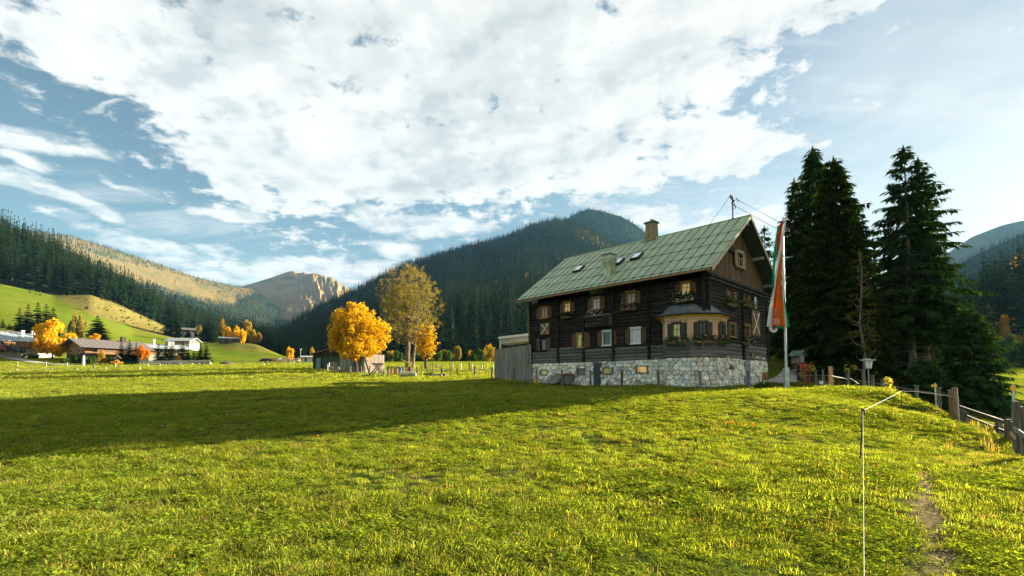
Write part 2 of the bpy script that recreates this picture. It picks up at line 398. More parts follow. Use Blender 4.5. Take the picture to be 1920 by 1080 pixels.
# ------------------------------------------------------------------ hills and mountains
def patch(name, rows, mtl, x0, x1, n=120, sub=10, amp=0., fs=.01, back=.35, ext=None, attr=None, relief=None, raw=False):
    """terrain sheet through rows of (px, py, depth), nearest row first, then falling away behind the last"""
    t = np.linspace(x0, x1, n); RW = []
    for row in rows:
        px, py, Y = (np.array(c, float) for c in zip(*row))
        a, b_ = np.interp(t, px, py), np.interp(t, px, Y)
        RW.append(np.array([tuple(P(u, v, yy)) for u, v, yy in zip(t, a, b_)]))
    top = RW[-1].copy(); z_lo = RW[0][:, 2].min() - 10
    back1 = top.copy(); back1[:, 0] *= 1.25; back1[:, 1] *= 1.25; back1[:, 2] = top[:, 2] * (1 - back) + z_lo * back
    low = RW[0].copy(); low[:, 2] -= 6 if raw else 4; low[:, :2] *= .97
    RW = [low] + RW + [back1]
    G_ = []; T_ = []
    for k in range(len(RW) - 1):
        s_ = 1 if k == 0 else sub
        for q_ in range(s_):
            f = q_ / s_; G_.append(RW[k] * (1 - f) + RW[k + 1] * f); T_.append((k - 1 + f) / (len(RW) - 3))
    G_.append(RW[-1]); T_.append(1.3)
    A = np.array(G_); T2 = np.clip(np.array(T_), 0, 1)[:, None] * np.ones(n)[None]
    if amp:
        edge = np.clip(np.minimum(T2, 1 - T2) * 6, 0.12, 1)
        A[:, :, 2] += amp * fbm(A[:, :, 0] * fs, A[:, :, 1] * fs, 5) * edge
    if relief is not None: A = relief(A, T2, t)
    mm_, nn_ = A.shape[:2]; ii, jj = np.meshgrid(np.arange(mm_ - 1), np.arange(nn_ - 1), indexing='ij')
    q = np.stack([ii * nn_ + jj, ii * nn_ + jj + 1, (ii + 1) * nn_ + jj + 1, (ii + 1) * nn_ + jj], -1).reshape(-1, 4)
    me = np_mesh(name, A.reshape(-1, 3), q, mtl, True)
    if attr is not None:
        for nm, fn in attr.items(): set_attr(me, nm, fn(A, T2, t))
    o = tag(link(name, me), kind='structure')
    # area of each cell in front of the crest, for scattering trees
    last = mm_ - 2
    d1 = A[1:last + 1, :-1] - A[:last, :-1]; d2 = A[:last, 1:] - A[:last, :-1]
    area = np.linalg.norm(np.cross(d1, d2), axis=2)
    return dict(o=o, A=A, T=T2, px=t, area=area, last=last)
def img_xy(V):
    """photo pixel of world points (n,3), used only to decide what grows where"""
    c, s = math.cos(TILT), math.sin(TILT); d = V[:, 1] * c + V[:, 2] * s; u = -V[:, 1] * s + V[:, 2] * c
    return 960 + F_PX * V[:, 0] / d, PCY - F_PX * u / d
def scatter(pt, n, mask=None, rs=1):
    g = np.random.default_rng(rs); w_ = pt['area'].copy(); w_[0] = 0
    p = (w_ / w_.sum()).ravel(); idx = g.choice(len(p), n, p=p); i, j = np.unravel_index(idx, w_.shape)
    a, b_ = g.random(n)[:, None], g.random(n)[:, None]; A = pt['A']
    V = (A[i, j] * (1 - a) * (1 - b_) + A[i + 1, j] * a * (1 - b_) + A[i, j + 1] * (1 - a) * b_ + A[i + 1, j + 1] * a * b_)
    if mask is not None:
        x, y = img_xy(V); V = V[g.random(len(V)) < mask(x, y, V)]
    return V
def terrain_mat(name, cols, scale=.02, rough=.95, attr=None, acol=None, bump=0.):
    m, t, out = new_mat(name); b = t.add('ShaderNodeBsdfPrincipled'); b.inputs['Roughness'].default_value = 1; b.inputs['Specular IOR Level'].default_value = 0
    g = t.add('ShaderNodeNewGeometry'); p = g.outputs['Position']
    c = t.ramp(t.noise(p, scale, 8, .62), [(.3, cols[0]), (.48, cols[1]), (.66, cols[2])])
    if attr:
        a = t.add('ShaderNodeAttribute', attribute_name=attr)
        c2 = t.ramp(t.noise(p, scale * 3, 7, .65), [(.3, acol[0]), (.5, acol[1]), (.7, acol[2])])
        c = t.mix(a.outputs['Fac'], c, c2)
    if bump:
        bp = t.add('ShaderNodeBump'); bp.inputs['Strength'].default_value = 1; bp.inputs['Distance'].default_value = bump
        t.link(t.noise(p, scale * 6, 8, .7), bp.inputs['Height']); t.link(bp.outputs[0], b.inputs['Normal'])
    t.link(c, b.inputs['Base Color']); t.link(b.outputs[0], out.inputs[0]); return m
M_PAST = terrain_mat('pasture_grass', ((.075, .115, .008), (.095, .13, .010), (.125, .12, .022)), .11, attr='rough', acol=((.06, .06, .02), (.13, .11, .03), (.17, .135, .04)), bump=.4)
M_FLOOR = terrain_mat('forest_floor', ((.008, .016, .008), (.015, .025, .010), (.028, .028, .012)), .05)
M_ALP = terrain_mat('alpine_grass', ((.085, .08, .026), (.14, .10, .036), (.055, .065, .022)), .006, attr='wood', acol=((.015, .022, .01), (.025, .03, .012), (.045, .04, .015)), bump=10)
M_ROCK = terrain_mat('rocky_slope', ((.20, .13, .06), (.26, .165, .075), (.12, .105, .05)), .006, attr='wood', acol=((.02, .028, .014), (.035, .038, .016), (.07, .05, .025)), bump=14)
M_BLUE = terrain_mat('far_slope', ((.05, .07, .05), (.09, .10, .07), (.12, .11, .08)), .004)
def rough_band(A, T, t):
    x, y = img_xy(A.reshape(-1, 3)); n = fbm(A[:, :, 0].ravel() * .05, A[:, :, 1].ravel() * .05, 4) * 14
    up = np.interp(x, [0, 100, 170, 240, 310, 330, 420], [528, 555, 590, 612, 635, 640, 640]) + n
    r_ = np.clip((up - y) / 5, 0, 1) * np.clip((x - 40) / 60, 0, 1) * (x < 345)
    r_ = np.maximum(r_, .6 * ((y < 662) & (x > 420) & (x < 560) & (y < 655 + (x - 430) * .14)))
    return r_
pasture = patch('pasture_hill', [
    [(-500, 640, 110), (-200, 662, 118), (0, 660, 132), (200, 680, 140), (400, 681, 150), (600, 681, 160)],
    [(-500, 560, 150), (-200, 600, 165), (0, 610, 175), (130, 622, 180), (250, 645, 185), (400, 665, 185), (470, 672, 185), (600, 680, 185)],
    [(-500, 480, 200), (-200, 540, 215), (0, 565, 222), (130, 592, 228), (250, 628, 235), (330, 640, 235), (400, 645, 225), (440, 643, 220), (480, 647, 215), (530, 668, 200), (600, 680, 200)],
    [(-500, 430, 260), (-200, 490, 262), (0, 532, 265), (100, 554, 268), (170, 553, 275), (215, 568, 290), (310, 612, 330), (345, 630, 330), (400, 641, 300), (440, 640, 240), (480, 645, 235), (530, 667, 215), (600, 680, 215)]],
    M_PAST, -500, 600, 160, 10, 1.6, .03, back=.02, attr={'rough': rough_band})
lhill = patch('forest_hill', [
    [(-600, 420, 270), (-200, 490, 270), (0, 530, 272), (100, 552, 275), (215, 568, 300), (310, 612, 345), (400, 640, 380), (470, 650, 420), (560, 678, 420), (640, 682, 460)],
    [(-600, 380, 330), (-200, 440, 330), (0, 475, 335), (100, 510, 350), (200, 555, 400), (300, 598, 470), (400, 628, 540), (500, 650, 560), (560, 668, 580), (640, 680, 600)],
    [(-600, 330, 420), (-200, 400, 420), (0, 446, 430), (60, 472, 440), (130, 505, 480), (200, 543, 560), (300, 592, 700), (400, 625, 800), (500, 650, 800), (560, 665, 800), (640, 680, 800)]],
    M_FLOOR, -600, 640, 120, 10, 4, .01, back=.05)
def alp_relief(A, T, t):
    x = A[:, :, 0]; y = A[:, :, 1]
    A[:, :, 2] += 55 * fbm(x * .004, y * .002, 5) * np.clip(np.minimum(T * 4, (1 - T) * 6), 0, 1); return A
def wood_mask(A, T, t):
    x, y = img_xy(A.reshape(-1, 3))
    line = np.interp(x, [-300, 0, 106, 212, 319, 439, 446, 480, 560, 600], [380, 430, 462, 510, 549, 573, 556, 546, 560, 575]) + 16 * fbm(x * .02, y * .05, 3)
    return np.clip((y - line) / 6, 0, 1)
alp = patch('alpine_ridge', [
    [(-300, 690, 900), (0, 690, 900), (300, 690, 1100), (430, 690, 1500), (600, 690, 2000)],
    [(-300, 520, 1100), (0, 560, 1200), (200, 590, 1400), (350, 615, 1700), (480, 640, 2200), (600, 655, 2600)],
    [(-300, 400, 1500), (0, 452, 1600), (100, 470, 1750), (230, 515, 2000), (330, 552, 2250), (430, 585, 2500), (520, 618, 2800), (600, 640, 3000)],
    [(-300, 330, 1900), (0, 424, 2000), (60, 433, 2080), (130, 442, 2200), (210, 466, 2350), (300, 496, 2550), (370, 521, 2700), (430, 534, 2850), (470, 541, 2950), (520, 575, 3000), (600, 620, 3050)]],
    M_ALP, -300, 600, 200, 16, 30, .003, relief=alp_relief, attr={'wood': wood_mask})
def ribs(A, T, t):
    k = np.clip((t - 530) / 60, 0, 1)[None] * np.clip((T - .30) * 2.2, 0, 1)
    ph = t[None] * .034 + T * 1.7 + 2.0 * fbm(t[None] * .022 + 0 * T, T * 1.7, 4)
    r1 = np.abs(((ph * 1.7) % 1) - .5) * 2; ph2 = t[None] * .10 + T * 3.2 + 2.4 * fbm(t[None] * .06 + 5 + 0 * T, T * 3, 4); r2 = np.abs((ph2 % 1) - .5) * 2
    A[:, :, 2] += ((r1 - .6) * 24 + (r2 - .5) * 18 + 40 * fbm(t[None] * .3 + 0 * T, T * 22, 3)) * k * np.clip((1.02 - T) * 8, 0.22, 1); return A
def wood2(A, T, t):
    x, y = img_xy(A.reshape(-1, 3)); line = np.interp(x, [400, 450, 520, 580, 620, 680], [560, 565, 585, 600, 590, 575]) + 30 * fbm(x * .03, y * .06, 3)
    return np.clip((y - line) / 10, 0, 1)
rock = patch('rocky_peak', [
    [(330, 690, 2400), (500, 690, 2400), (700, 690, 2400)],
    [(330, 600, 2900), (450, 590, 2900), (560, 612, 2800), (700, 620, 2800)],
    [(330, 560, 3300), (450, 548, 3300), (520, 548, 3250), (580, 560, 3200), (640, 580, 3200), (700, 600, 3200)],
    [(330, 560, 3500), (420, 540, 3550), (455, 536, 3550), (480, 529, 3560), (510, 520, 3570), (535, 511, 3580), (548, 508, 3580), (560, 512, 3580), (570, 511, 3580), (580, 514, 3580), (592, 512, 3580), (602, 515, 3580), (612, 519, 3580), (625, 522, 3580), (640, 532, 3580), (655, 542, 3580), (672, 552, 3580), (700, 575, 3580)]],
    M_ROCK, 330, 700, 260, 24, 60, .002, relief=ribs, attr={'wood': wood2})
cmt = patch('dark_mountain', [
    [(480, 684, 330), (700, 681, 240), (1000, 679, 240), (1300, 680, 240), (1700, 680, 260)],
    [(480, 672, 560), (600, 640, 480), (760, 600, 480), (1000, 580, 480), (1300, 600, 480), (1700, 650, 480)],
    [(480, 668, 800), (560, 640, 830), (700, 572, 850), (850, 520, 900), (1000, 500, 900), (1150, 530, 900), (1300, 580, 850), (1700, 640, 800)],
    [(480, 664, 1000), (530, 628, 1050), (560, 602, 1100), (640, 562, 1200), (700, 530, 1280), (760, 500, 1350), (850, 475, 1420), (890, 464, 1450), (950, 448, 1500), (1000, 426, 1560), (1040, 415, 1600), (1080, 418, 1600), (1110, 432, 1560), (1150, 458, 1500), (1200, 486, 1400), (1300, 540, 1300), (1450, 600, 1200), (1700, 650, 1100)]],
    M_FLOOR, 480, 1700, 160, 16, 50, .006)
pk2 = patch('second_peak', [
    [(900, 640, 1700), (1500, 640, 1700)],
    [(900, 500, 2000), (1050, 440, 2050), (1130, 430, 2050), (1220, 480, 2050), (1500, 600, 2000)],
    [(900, 480, 2300), (1000, 440, 2300), (1060, 412, 2300), (1085, 397, 2300), (1105, 392, 2300), (1130, 396, 2300), (1165, 406, 2300), (1190, 420, 2300), (1210, 436, 2300), (1260, 470, 2300), (1350, 530, 2300), (1500, 600, 2300)]],
    M_FLOOR, 900, 1500, 100, 14, 60, .004)
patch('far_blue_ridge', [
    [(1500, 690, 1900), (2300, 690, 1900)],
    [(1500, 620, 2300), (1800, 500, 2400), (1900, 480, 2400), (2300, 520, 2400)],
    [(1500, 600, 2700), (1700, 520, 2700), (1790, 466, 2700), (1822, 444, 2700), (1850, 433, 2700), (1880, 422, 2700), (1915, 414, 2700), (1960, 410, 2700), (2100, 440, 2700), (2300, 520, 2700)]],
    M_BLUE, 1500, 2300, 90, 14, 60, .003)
rmid = patch('middle_blue_ridge', [
    [(1500, 690, 900), (2300, 690, 900)],
    [(1500, 640, 1100), (1820, 540, 1150), (1920, 510, 1150), (2300, 560, 1150)],
    [(1500, 610, 1400), (1780, 510, 1400), (1825, 479, 1400), (1850, 468, 1400), (1880, 455, 1400), (1920, 438, 1400), (1980, 430, 1400), (2100, 470, 1400), (2300, 560, 1400)]],
    M_FLOOR, 1500, 2300, 90, 12, 30, .004)
rhill = patch('right_forest_hill', [
    [(1500, 688, 165), (1800, 690, 150), (2000, 690, 150), (2500, 690, 170)],
    [(1500, 680, 220), (1800, 650, 220), (1850, 630, 215), (1920, 610, 210), (2000, 600, 210), (2500, 640, 220)],
    [(1500, 660, 330), (1760, 610, 330), (1800, 580, 330), (1850, 545, 330), (1900, 510, 330), (1940, 500, 330), (2100, 540, 330), (2500, 620, 330)]],
    M_FLOOR, 1500, 2500, 110, 10, 5, .02)
mb = MB(); mb.poly([(-6500, -2500, -8), (6500, -2500, -8), (6500, 7500, -8), (-6500, 7500, -8)])
tag(mb.obj('valley_floor', M_FLOOR), kind='structure')

# ------------------------------------------------------------------ the air: far slopes fade to blue
m, t, out = new_mat('haze'); pv = t.add('ShaderNodeVolumePrincipled'); pv.inputs['Color'].default_value = (.24, .55, .85, 1); pv.inputs['Density'].default_value = 4.0e-5; pv.inputs['Anisotropy'].default_value = .0
t.link(pv.outputs[0], out.inputs['Volume'])
mb = MB(); mb.box((0, 2500, 520), (13200, 10200, 1058)); tag(mb.obj('haze', m), kind='stuff')

# ------------------------------------------------------------------ plants: meshes
M_BARK = mat('bark', (.10, .075, .05), (.045, .035, .025), 6, .95, (1, 1, .3), bump=.5)
M_BARKL = mat('pale_bark', (.30, .26, .20), (.12, .10, .07), 5, .9, (1, 1, .4), bump=.5)
M_SPR = leaf_mat('spruce_needles', (.018, .048, .015), (.040, .078, .018), .16, .3, .7)
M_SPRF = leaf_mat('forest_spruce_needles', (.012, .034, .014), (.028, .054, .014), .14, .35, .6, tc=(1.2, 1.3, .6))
M_SPRDK = mat('shaded_bark', (.02, .018, .014), (.012, .011, .009))  # dark bark copy for distant trunks, shade put into the colour
M_SPRY = leaf_mat('larch_needles', (.16, .12, .02), (.10, .10, .02), .4, .3, .5)
M_GOLD = leaf_mat('golden_leaves', (.56, .33, .012), (.64, .42, .02), .5, .1, .7, tc=(1.3, 1.15, .5), c3=(.50, .20, .01))
M_GOLDM = leaf_mat('maple_leaves', (.50, .30, .012), (.58, .32, .012), .45, .08, .9, tc=(1.25, 1.2, .5), c3=(.30, .26, .03))
M_AUT = leaf_mat('autumn_leaves', (.34, .20, .025), (.24, .21, .03), .45, .35, .6, c3=(.42, .15, .01))
M_ORG = leaf_mat('orange_leaves', (.60, .17, .01), (.55, .25, .02), .5, .1, .5, tc=(1.3, 1., .5))
M_OLIVE = leaf_mat('sparse_olive_leaves', (.16, .135, .035), (.25, .19, .04), .4, .1, .6)
M_SCRUB = leaf_mat('scrub_leaves', (.07, .07, .02), (.13, .10, .03), .3, .35, .6)
M_GREENL = leaf_mat('green_leaves', (.03, .07, .012), (.06, .11, .02), .4, .2, .6)

def spruce_arrays(h, rad, levels, per, seed, sprays=0, droop=.25, base=.1, shape=.75, k=1.0, gap=0.):
    """kites in whorls; with sprays > 0 every branch carries drooping side twigs"""
    g = random.Random(seed); V = []; Fq = []
    def kite(a, b_, c, d): n = len(V); V.extend((a, b_, c, d)); Fq.append((n, n + 1, n + 2, n + 3))
    for i in range(levels):
        f = (i + g.random() * .7) / levels; z = h * (base + (1 - base) * f)
        r0 = rad * (1 - f) ** shape * (.85 + .15 * math.sin(i * 1.7)) + .02 * rad
        if f < .12: r0 *= .55 + f * 3.7
        nb = max(3, int(per * (1 - .35 * f)))
        a0 = g.random() * 6.28
        for j in range(nb):
            if g.random() < gap: continue
            a = a0 + 6.283 * (j + g.uniform(-.35, .35)) / nb; r = r0 * g.uniform(.62, 1.12)
            ca, sa = math.cos(a), math.sin(a); up = .10 * r * (f - .25); dz = droop * r * (1.15 - f)
            zj = z + g.uniform(-.4, .4) * h / levels
            tip = (r * ca, r * sa, zj - dz + up * 2)
            if sprays == 0:
                wd = r * .22 * k + .03 * rad; mid = (.45 * r * ca, .45 * r * sa, zj - dz * .25)
                kite((0, 0, zj + .04 * r), (mid[0] - sa * wd, mid[1] + ca * wd, mid[2] - wd * .5), tip, (mid[0] + sa * wd, mid[1] - ca * wd, mid[2] - wd * .35))
            else:
                ns = max(4, int(sprays * (r / rad) ** .6))
                for q_ in range(ns):
                    t_ = .22 + .78 * (q_ + g.random()) / ns; x = t_ * r; zz = zj - dz * t_ ** 1.5 + up * t_ * 2
                    side = g.choice((-1, 1)); L = (.12 * rad + .13 * r * (1.1 - t_)) * g.uniform(.7, 1.5) * k; sw = g.uniform(.5, 1.15)
                    dx, dy = ca * math.cos(sw) - side * sa * math.sin(sw), sa * math.cos(sw) + side * ca * math.sin(sw)
                    bx, by = x * ca, x * sa; w_ = L * .17; hz = g.uniform(.25, .75) * L
                    e = (bx + dx * L, by + dy * L, zz - hz)
                    mx, my, mz = bx + dx * L * .5, by + dy * L * .5, zz - hz * .4
                    kite((bx, by, zz), (mx - dy * w_, my + dx * w_, mz + g.uniform(-.4, .4) * w_), e, (mx + dy * w_, my - dx * w_, mz + g.uniform(-.4, .4) * w_))
                    if g.random() < .75:   # a second twig hanging straight down
                        L2 = L * g.uniform(.5, .9); w2 = L2 * .2; o1 = (ca * w2, sa * w2) if g.random() < .5 else (-sa * w2, ca * w2)
                        kite((bx, by, zz), (bx - o1[0] + dx * .2 * L, by - o1[1], zz - L2 * .5), (bx + dx * .3 * L, by + dy * .3 * L, zz - L2), (bx + o1[0] + dx * .2 * L, by + o1[1], zz - L2 * .5))
    # leading shoot
    kite((0, 0, h * 1.02), (.012 * h, 0, h * .97), (0, 0, h * .93), (-.012 * h, 0, h * .97))
    kite((0, 0, h * 1.02), (0, .012 * h, h * .97), (0, 0, h * .93), (0, -.012 * h, h * .97))
    return np.array(V, np.float32), np.array(Fq, np.int32)
def trunk_mb(h, r, k=6, bend=.01, seed=1):
    g = random.Random(seed); mb = MB(); n = 7
    mb.tube([(g.uniform(-1, 1) * bend * h * (i > 0), g.uniform(-1, 1) * bend * h * (i > 0), -.3 + (h + .3) * i / (n - 1)) for i in range(n)], [r * (1 - .93 * i / (n - 1)) * (1.25 if i == 0 else 1) for i in range(n)], k)
    return mb
def simple_spruce(name, h, rad, levels, per, seed, mtl, **kw):
    V, Fq = spruce_arrays(h, rad, levels, per, seed, **kw)
    tb = trunk_mb(h * .93, .011 * h, 4, 0); n = len(V)
    V2 = np.vstack([V, np.array(tb.v, np.float32)]); me = bpy.data.meshes.new(name)
    fs = [tuple(q_) for q_ in Fq] + [tuple(i + n for i in f) for f in tb.f]
    me.from_pydata(V2.tolist(), [], fs); me.materials.append(mtl); me.materials.append(M_BARK if 'village' in name or 'hillside' in name else M_SPRDK)
    mi = np.zeros(len(fs), np.int32); mi[len(Fq):] = 1; me.polygons.foreach_set('material_index', mi); me.update(); return me
def leaf_cloud(centers, n, size, seed, flat=.35):
    """n small leaf-cluster quads spread through the given lobes [(x, y, z, r)], thicker near each lobe's skin"""
    g = np.random.default_rng(seed); C = np.array(centers); wt = C[:, 3] ** 2; k = g.choice(len(C), n, p=wt / wt.sum())
    d = g.normal(size=(n, 3)); d /= np.linalg.norm(d, axis=1)[:, None]; rad = C[k, 3] * g.uniform(.35, 1.05, n) ** .6
    p = C[k, :3] + d * rad[:, None]
    nrm = d + g.normal(size=(n, 3)) * .8; nrm /= np.linalg.norm(nrm, axis=1)[:, None]
    a = np.cross(nrm, g.normal(size=(n, 3))); a /= np.linalg.norm(a, axis=1)[:, None]; b = np.cross(nrm, a)
    s = (size * g.uniform(.6, 1.3, n))[:, None]
    V = np.stack([p - a * s, p - b * s * flat * 1.6, p + a * s, p + b * s * flat * 1.6], 1).reshape(-1, 3)
    return V.astype(np.float32), np.arange(4 * n, dtype=np.int32).reshape(-1, 4)
def grow_tree(targets, base_h, r_tip=.012, seed=1, k0=7, rmax=None, wob=.12):
    """every target point is joined to the nearest part of the tree so far; limb thickness follows what each limb carries"""
    g = np.random.default_rng(seed); T = np.asarray(targets, float); T = T[np.argsort(T[:, 2] * .55 + np.hypot(T[:, 0], T[:, 1]) + g.random(len(T)) * .8)]
    N = [np.array([0, 0, -.3])]; par = [-1]; n0 = 5
    for i in range(1, n0 + 1): N.append(np.array([g.normal(0, .02) * base_h, g.normal(0, .02) * base_h, base_h * i / n0])); par.append(i - 1)
    for p in T:
        A = np.array(N[n0 - 1:]) if len(N) > n0 else np.array(N); d = A - p; cost = np.linalg.norm(d, axis=1) + np.clip(d[:, 2], 0, None) * 1.6
        j = int(np.argmin(cost)) + max(0, n0 - 1); a = N[j]; L = np.linalg.norm(p - a); m_ = max(1, min(4, int(L / .7)))
        prev = j
        for q_ in range(1, m_ + 1):
            f = q_ / m_; w_ = a + (p - a) * f + g.normal(0, wob * L / m_, 3) * (f < 1); w_[2] -= .10 * L * math.sin(f * math.pi) * (1 if L > 1.5 else .3); N.append(w_); par.append(prev); prev = len(N) - 1
    n = len(N); load = np.ones(n)
    for i in range(n - 1, 0, -1): load[par[i]] += load[i]
    rad = r_tip * load ** .43
    if rmax: rad = np.minimum(rad, rmax)
    ch = [[] for _ in range(n)]
    for i in range(1, n): ch[par[i]].append(i)
    mb = MB(); st_ = [0]; starts = [(0, -1)]
    while starts:
        i, pr = starts.pop(); chain = [] if pr < 0 else [pr]; chain.append(i)
        while ch[i]:
            c = max(ch[i], key=lambda q_: load[q_]); starts += [(q_, i) for q_ in ch[i] if q_ != c]; i = c; chain.append(i)
        rr_ = [rad[q_] for q_ in chain]
        if pr >= 0: rr_[0] = rr_[1]
        if len(chain) > 1: mb.tube([N[q_] for q_ in chain], rr_, k0 if rr_[0] > .12 else (5 if rr_[0] > .05 else 3), cap=False)
    return mb, np.array(N)
def ellipsoid_points(n, h, rad, clear, seed, egg=0., skin=.5):
    g = np.random.default_rng(seed); d = g.normal(size=(n, 3)); d /= np.linalg.norm(d, axis=1)[:, None]; rr_ = g.random(n) ** skin
    zc = (h + clear * h) / 2; zr = (h - clear * h) / 2; p = d * rr_[:, None]; wz = 1 - egg * p[:, 2]
    lump = 1 + .16 * np.sin(3.1 * np.arctan2(p[:, 1], p[:, 0]) + 2 * p[:, 2] + seed) * rr_
    return np.stack([p[:, 0] * rad * wz * lump, p[:, 1] * rad * wz * lump, zc + p[:, 2] * zr], 1)

def gn_scatter(name, pts, rot, scl, meshes, mtl=None, idx=None, label=None):
    """one stuff object: the meshes instanced on a cloud of points by geometry nodes"""
    me = bpy.data.meshes.new(name + '_points'); pts = np.asarray(pts, np.float32)
    me.vertices.add(len(pts)); me.vertices.foreach_set('co', pts.ravel())
    set_attr(me, 'rot', rot, 'FLOAT_VECTOR'); set_attr(me, 'scl', scl, 'FLOAT_VECTOR')
    a = me.attributes.new('idx', 'INT', 'POINT'); a.data.foreach_set('value', (np.zeros(len(pts), np.int32) if idx is None else np.asarray(idx, np.int32)))
    ng = bpy.data.node_groups.new(name, 'GeometryNodeTree'); ng.interface.new_socket('Geometry', in_out='INPUT', socket_type='NodeSocketGeometry'); ng.interface.new_socket('Geometry', in_out='OUTPUT', socket_type='NodeSocketGeometry')
    N, L = ng.nodes, ng.links; gi = N.new('NodeGroupInput'); go = N.new('NodeGroupOutput'); ip = N.new('GeometryNodeInstanceOnPoints')
    L.new(gi.outputs[0], ip.inputs['Points']); jn = N.new('GeometryNodeGeometryToInstance')
    for mm_ in meshes[::-1]:
        src = bpy.data.objects.new(mm_.name, mm_); oi = N.new('GeometryNodeObjectInfo'); oi.inputs[0].default_value = src; L.new(oi.outputs['Geometry'], jn.inputs[0])
    L.new(jn.outputs[0], ip.inputs['Instance']); ip.inputs['Pick Instance'].default_value = True
    for nm, sock, dt in (('rot', 'Rotation', 'FLOAT_VECTOR'), ('scl', 'Scale', 'FLOAT_VECTOR'), ('idx', 'Instance Index', 'INT')):
        na = N.new('GeometryNodeInputNamedAttribute'); na.data_type = dt; na.inputs[0].default_value = nm; L.new(na.outputs[0], ip.inputs[sock])
    L.new(ip.outputs[0], go.inputs[0])
    o = link(name, me); md = o.modifiers.new('scatter', 'NODES'); md.node_group = ng
    return tag(o, label, kind='stuff')
def rots(n, g, tilt=.0):
    r = np.zeros((n, 3)); r[:, 2] = g.uniform(0, 6.283, n)
    if tilt: r[:, :2] = g.normal(0, tilt, (n, 2))
    return r

# ------------------------------------------------------------------ forests
FAR = [simple_spruce('distant_spruce', 22, 3.8 + .4 * k, 12, 8, 40 + k, M_SPRF, k=1.7, shape=.85, base=.04) for k in range(3)]
FARL = [simple_spruce('distant_larch', 20, 3.6, 10, 5, 50, M_SPRY)]
BUSHM = []
for k in range(2):
    V, Fq = leaf_cloud([(0, 0, 5, 3.4), (1.5, 1, 7.5, 2.6), (-1.2, -.6, 4, 2.8), (.3, -1.2, 8.5, 1.8)], 420, .62, 60 + k); BUSHM.append(np_mesh('distant_broadleaf', V, Fq, M_AUT))
def forest(name, V, seed, larch=0., leafy=0., smin=.65, smax=1.2, label=None, sc=1.):
    g = np.random.default_rng(seed); n = len(V); s = g.uniform(smin, smax, n) * sc; idx = g.integers(0, 3, n); u = g.random(n)
    idx[u < larch] = 3; idx[(u >= larch) & (u < larch + leafy)] = 4
    V = V.copy(); V[:, 2] -= .8
    gn_scatter(name, V, rots(n, g), np.stack([s * g.uniform(.85, 1.15, n), s * g.uniform(.85, 1.15, n), s * g.uniform(.85, 1.25, n)], 1), FAR + FARL + BUSHM[:1], idx=idx, label=label)
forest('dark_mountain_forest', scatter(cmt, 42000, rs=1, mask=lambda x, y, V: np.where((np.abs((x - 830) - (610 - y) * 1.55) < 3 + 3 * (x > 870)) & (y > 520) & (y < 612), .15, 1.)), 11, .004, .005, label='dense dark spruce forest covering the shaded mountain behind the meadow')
g_ = scatter(cmt, 30000, rs=2, mask=lambda x, y, V: (((x - 870) / 22.) ** 2 + ((y - 505) / 14.) ** 2 < 1) | (((x - 1112) / 40.) ** 2 + ((y - 455 - (x - 1112) * .5) / 9.) ** 2 < 1))
forest('autumn_patch_forest', g_, 12, .35, .35, label='reddish and yellow autumn trees scattered in the dark mountain forest')
forest('second_peak_forest', scatter(pk2, 9000, rs=3), 13, .12, label='spruce forest on the pale far peak above the farmhouse')
forest('ridge_forest', scatter(alp, 60000, rs=4, mask=lambda x, y, V: np.clip(wood_mask_pts(x, y, V), 0, 1)) if 0 else scatter(alp, 90000, rs=4, mask=lambda x, y, V: np.where(
    y > np.interp(x, [-300, 0, 106, 212, 319, 439, 446, 480, 560, 600], [380, 430, 462, 510, 549, 573, 556, 546, 560, 575]) + 18 * fbm(V[:, 0] * .004, V[:, 1] * .004, 3), .5,
    np.where(y < np.interp(x, [-300, 0, 71, 200, 354, 430, 600], [340, 432, 447, 482, 523, 556, 600]) + 10 * fbm(V[:, 0] * .006, V[:, 1] * .006, 3), .2, np.where(fbm(V[:, 0] * .012, V[:, 1] * .012, 3) > .19, .25, .003)))), 14, .05, sc=.8, label='conifers on the long sunlit alpine ridge at left')
forest('peak_forest', scatter(rock, 16000, rs=5, mask=lambda x, y, V: np.where(y > np.interp(x, [400, 450, 520, 580, 620, 680], [552, 560, 585, 600, 590, 575]) + 26 * fbm(V[:, 0] * .003, V[:, 1] * .003, 3), .6, .01)), 15, .05, sc=.8, label='conifers low on the rocky peak')
forest('middle_ridge_forest', scatter(rmid, 6000, rs=6), 16, .0, label='hazy spruce forest on the ridge at the right edge')
FORE = scatter(lhill, 7600, rs=7); x_, y_ = img_xy(FORE)
o_ = np.argsort(FORE[:, 1] + g_.shape[0] * 0); FORE = FORE[o_]; x_, y_ = x_[o_], y_[o_]
inview = (x_ > -60) & (x_ < 600)
near_idx = np.where(inview)[0][:270]
mask = np.ones(len(FORE), bool); mask[near_idx] = False
forest('left_slope_forest', FORE[mask], 17, .02, .03, .8, 1.25, label='deep spruce forest filling the slope behind its front trees')
MIDT = [simple_spruce('hillside_spruce', 25, 4.3 + .4 * k, 28, 9, 70 + k, M_SPRF, k=1.35, shape=.8) for k in range(4)]
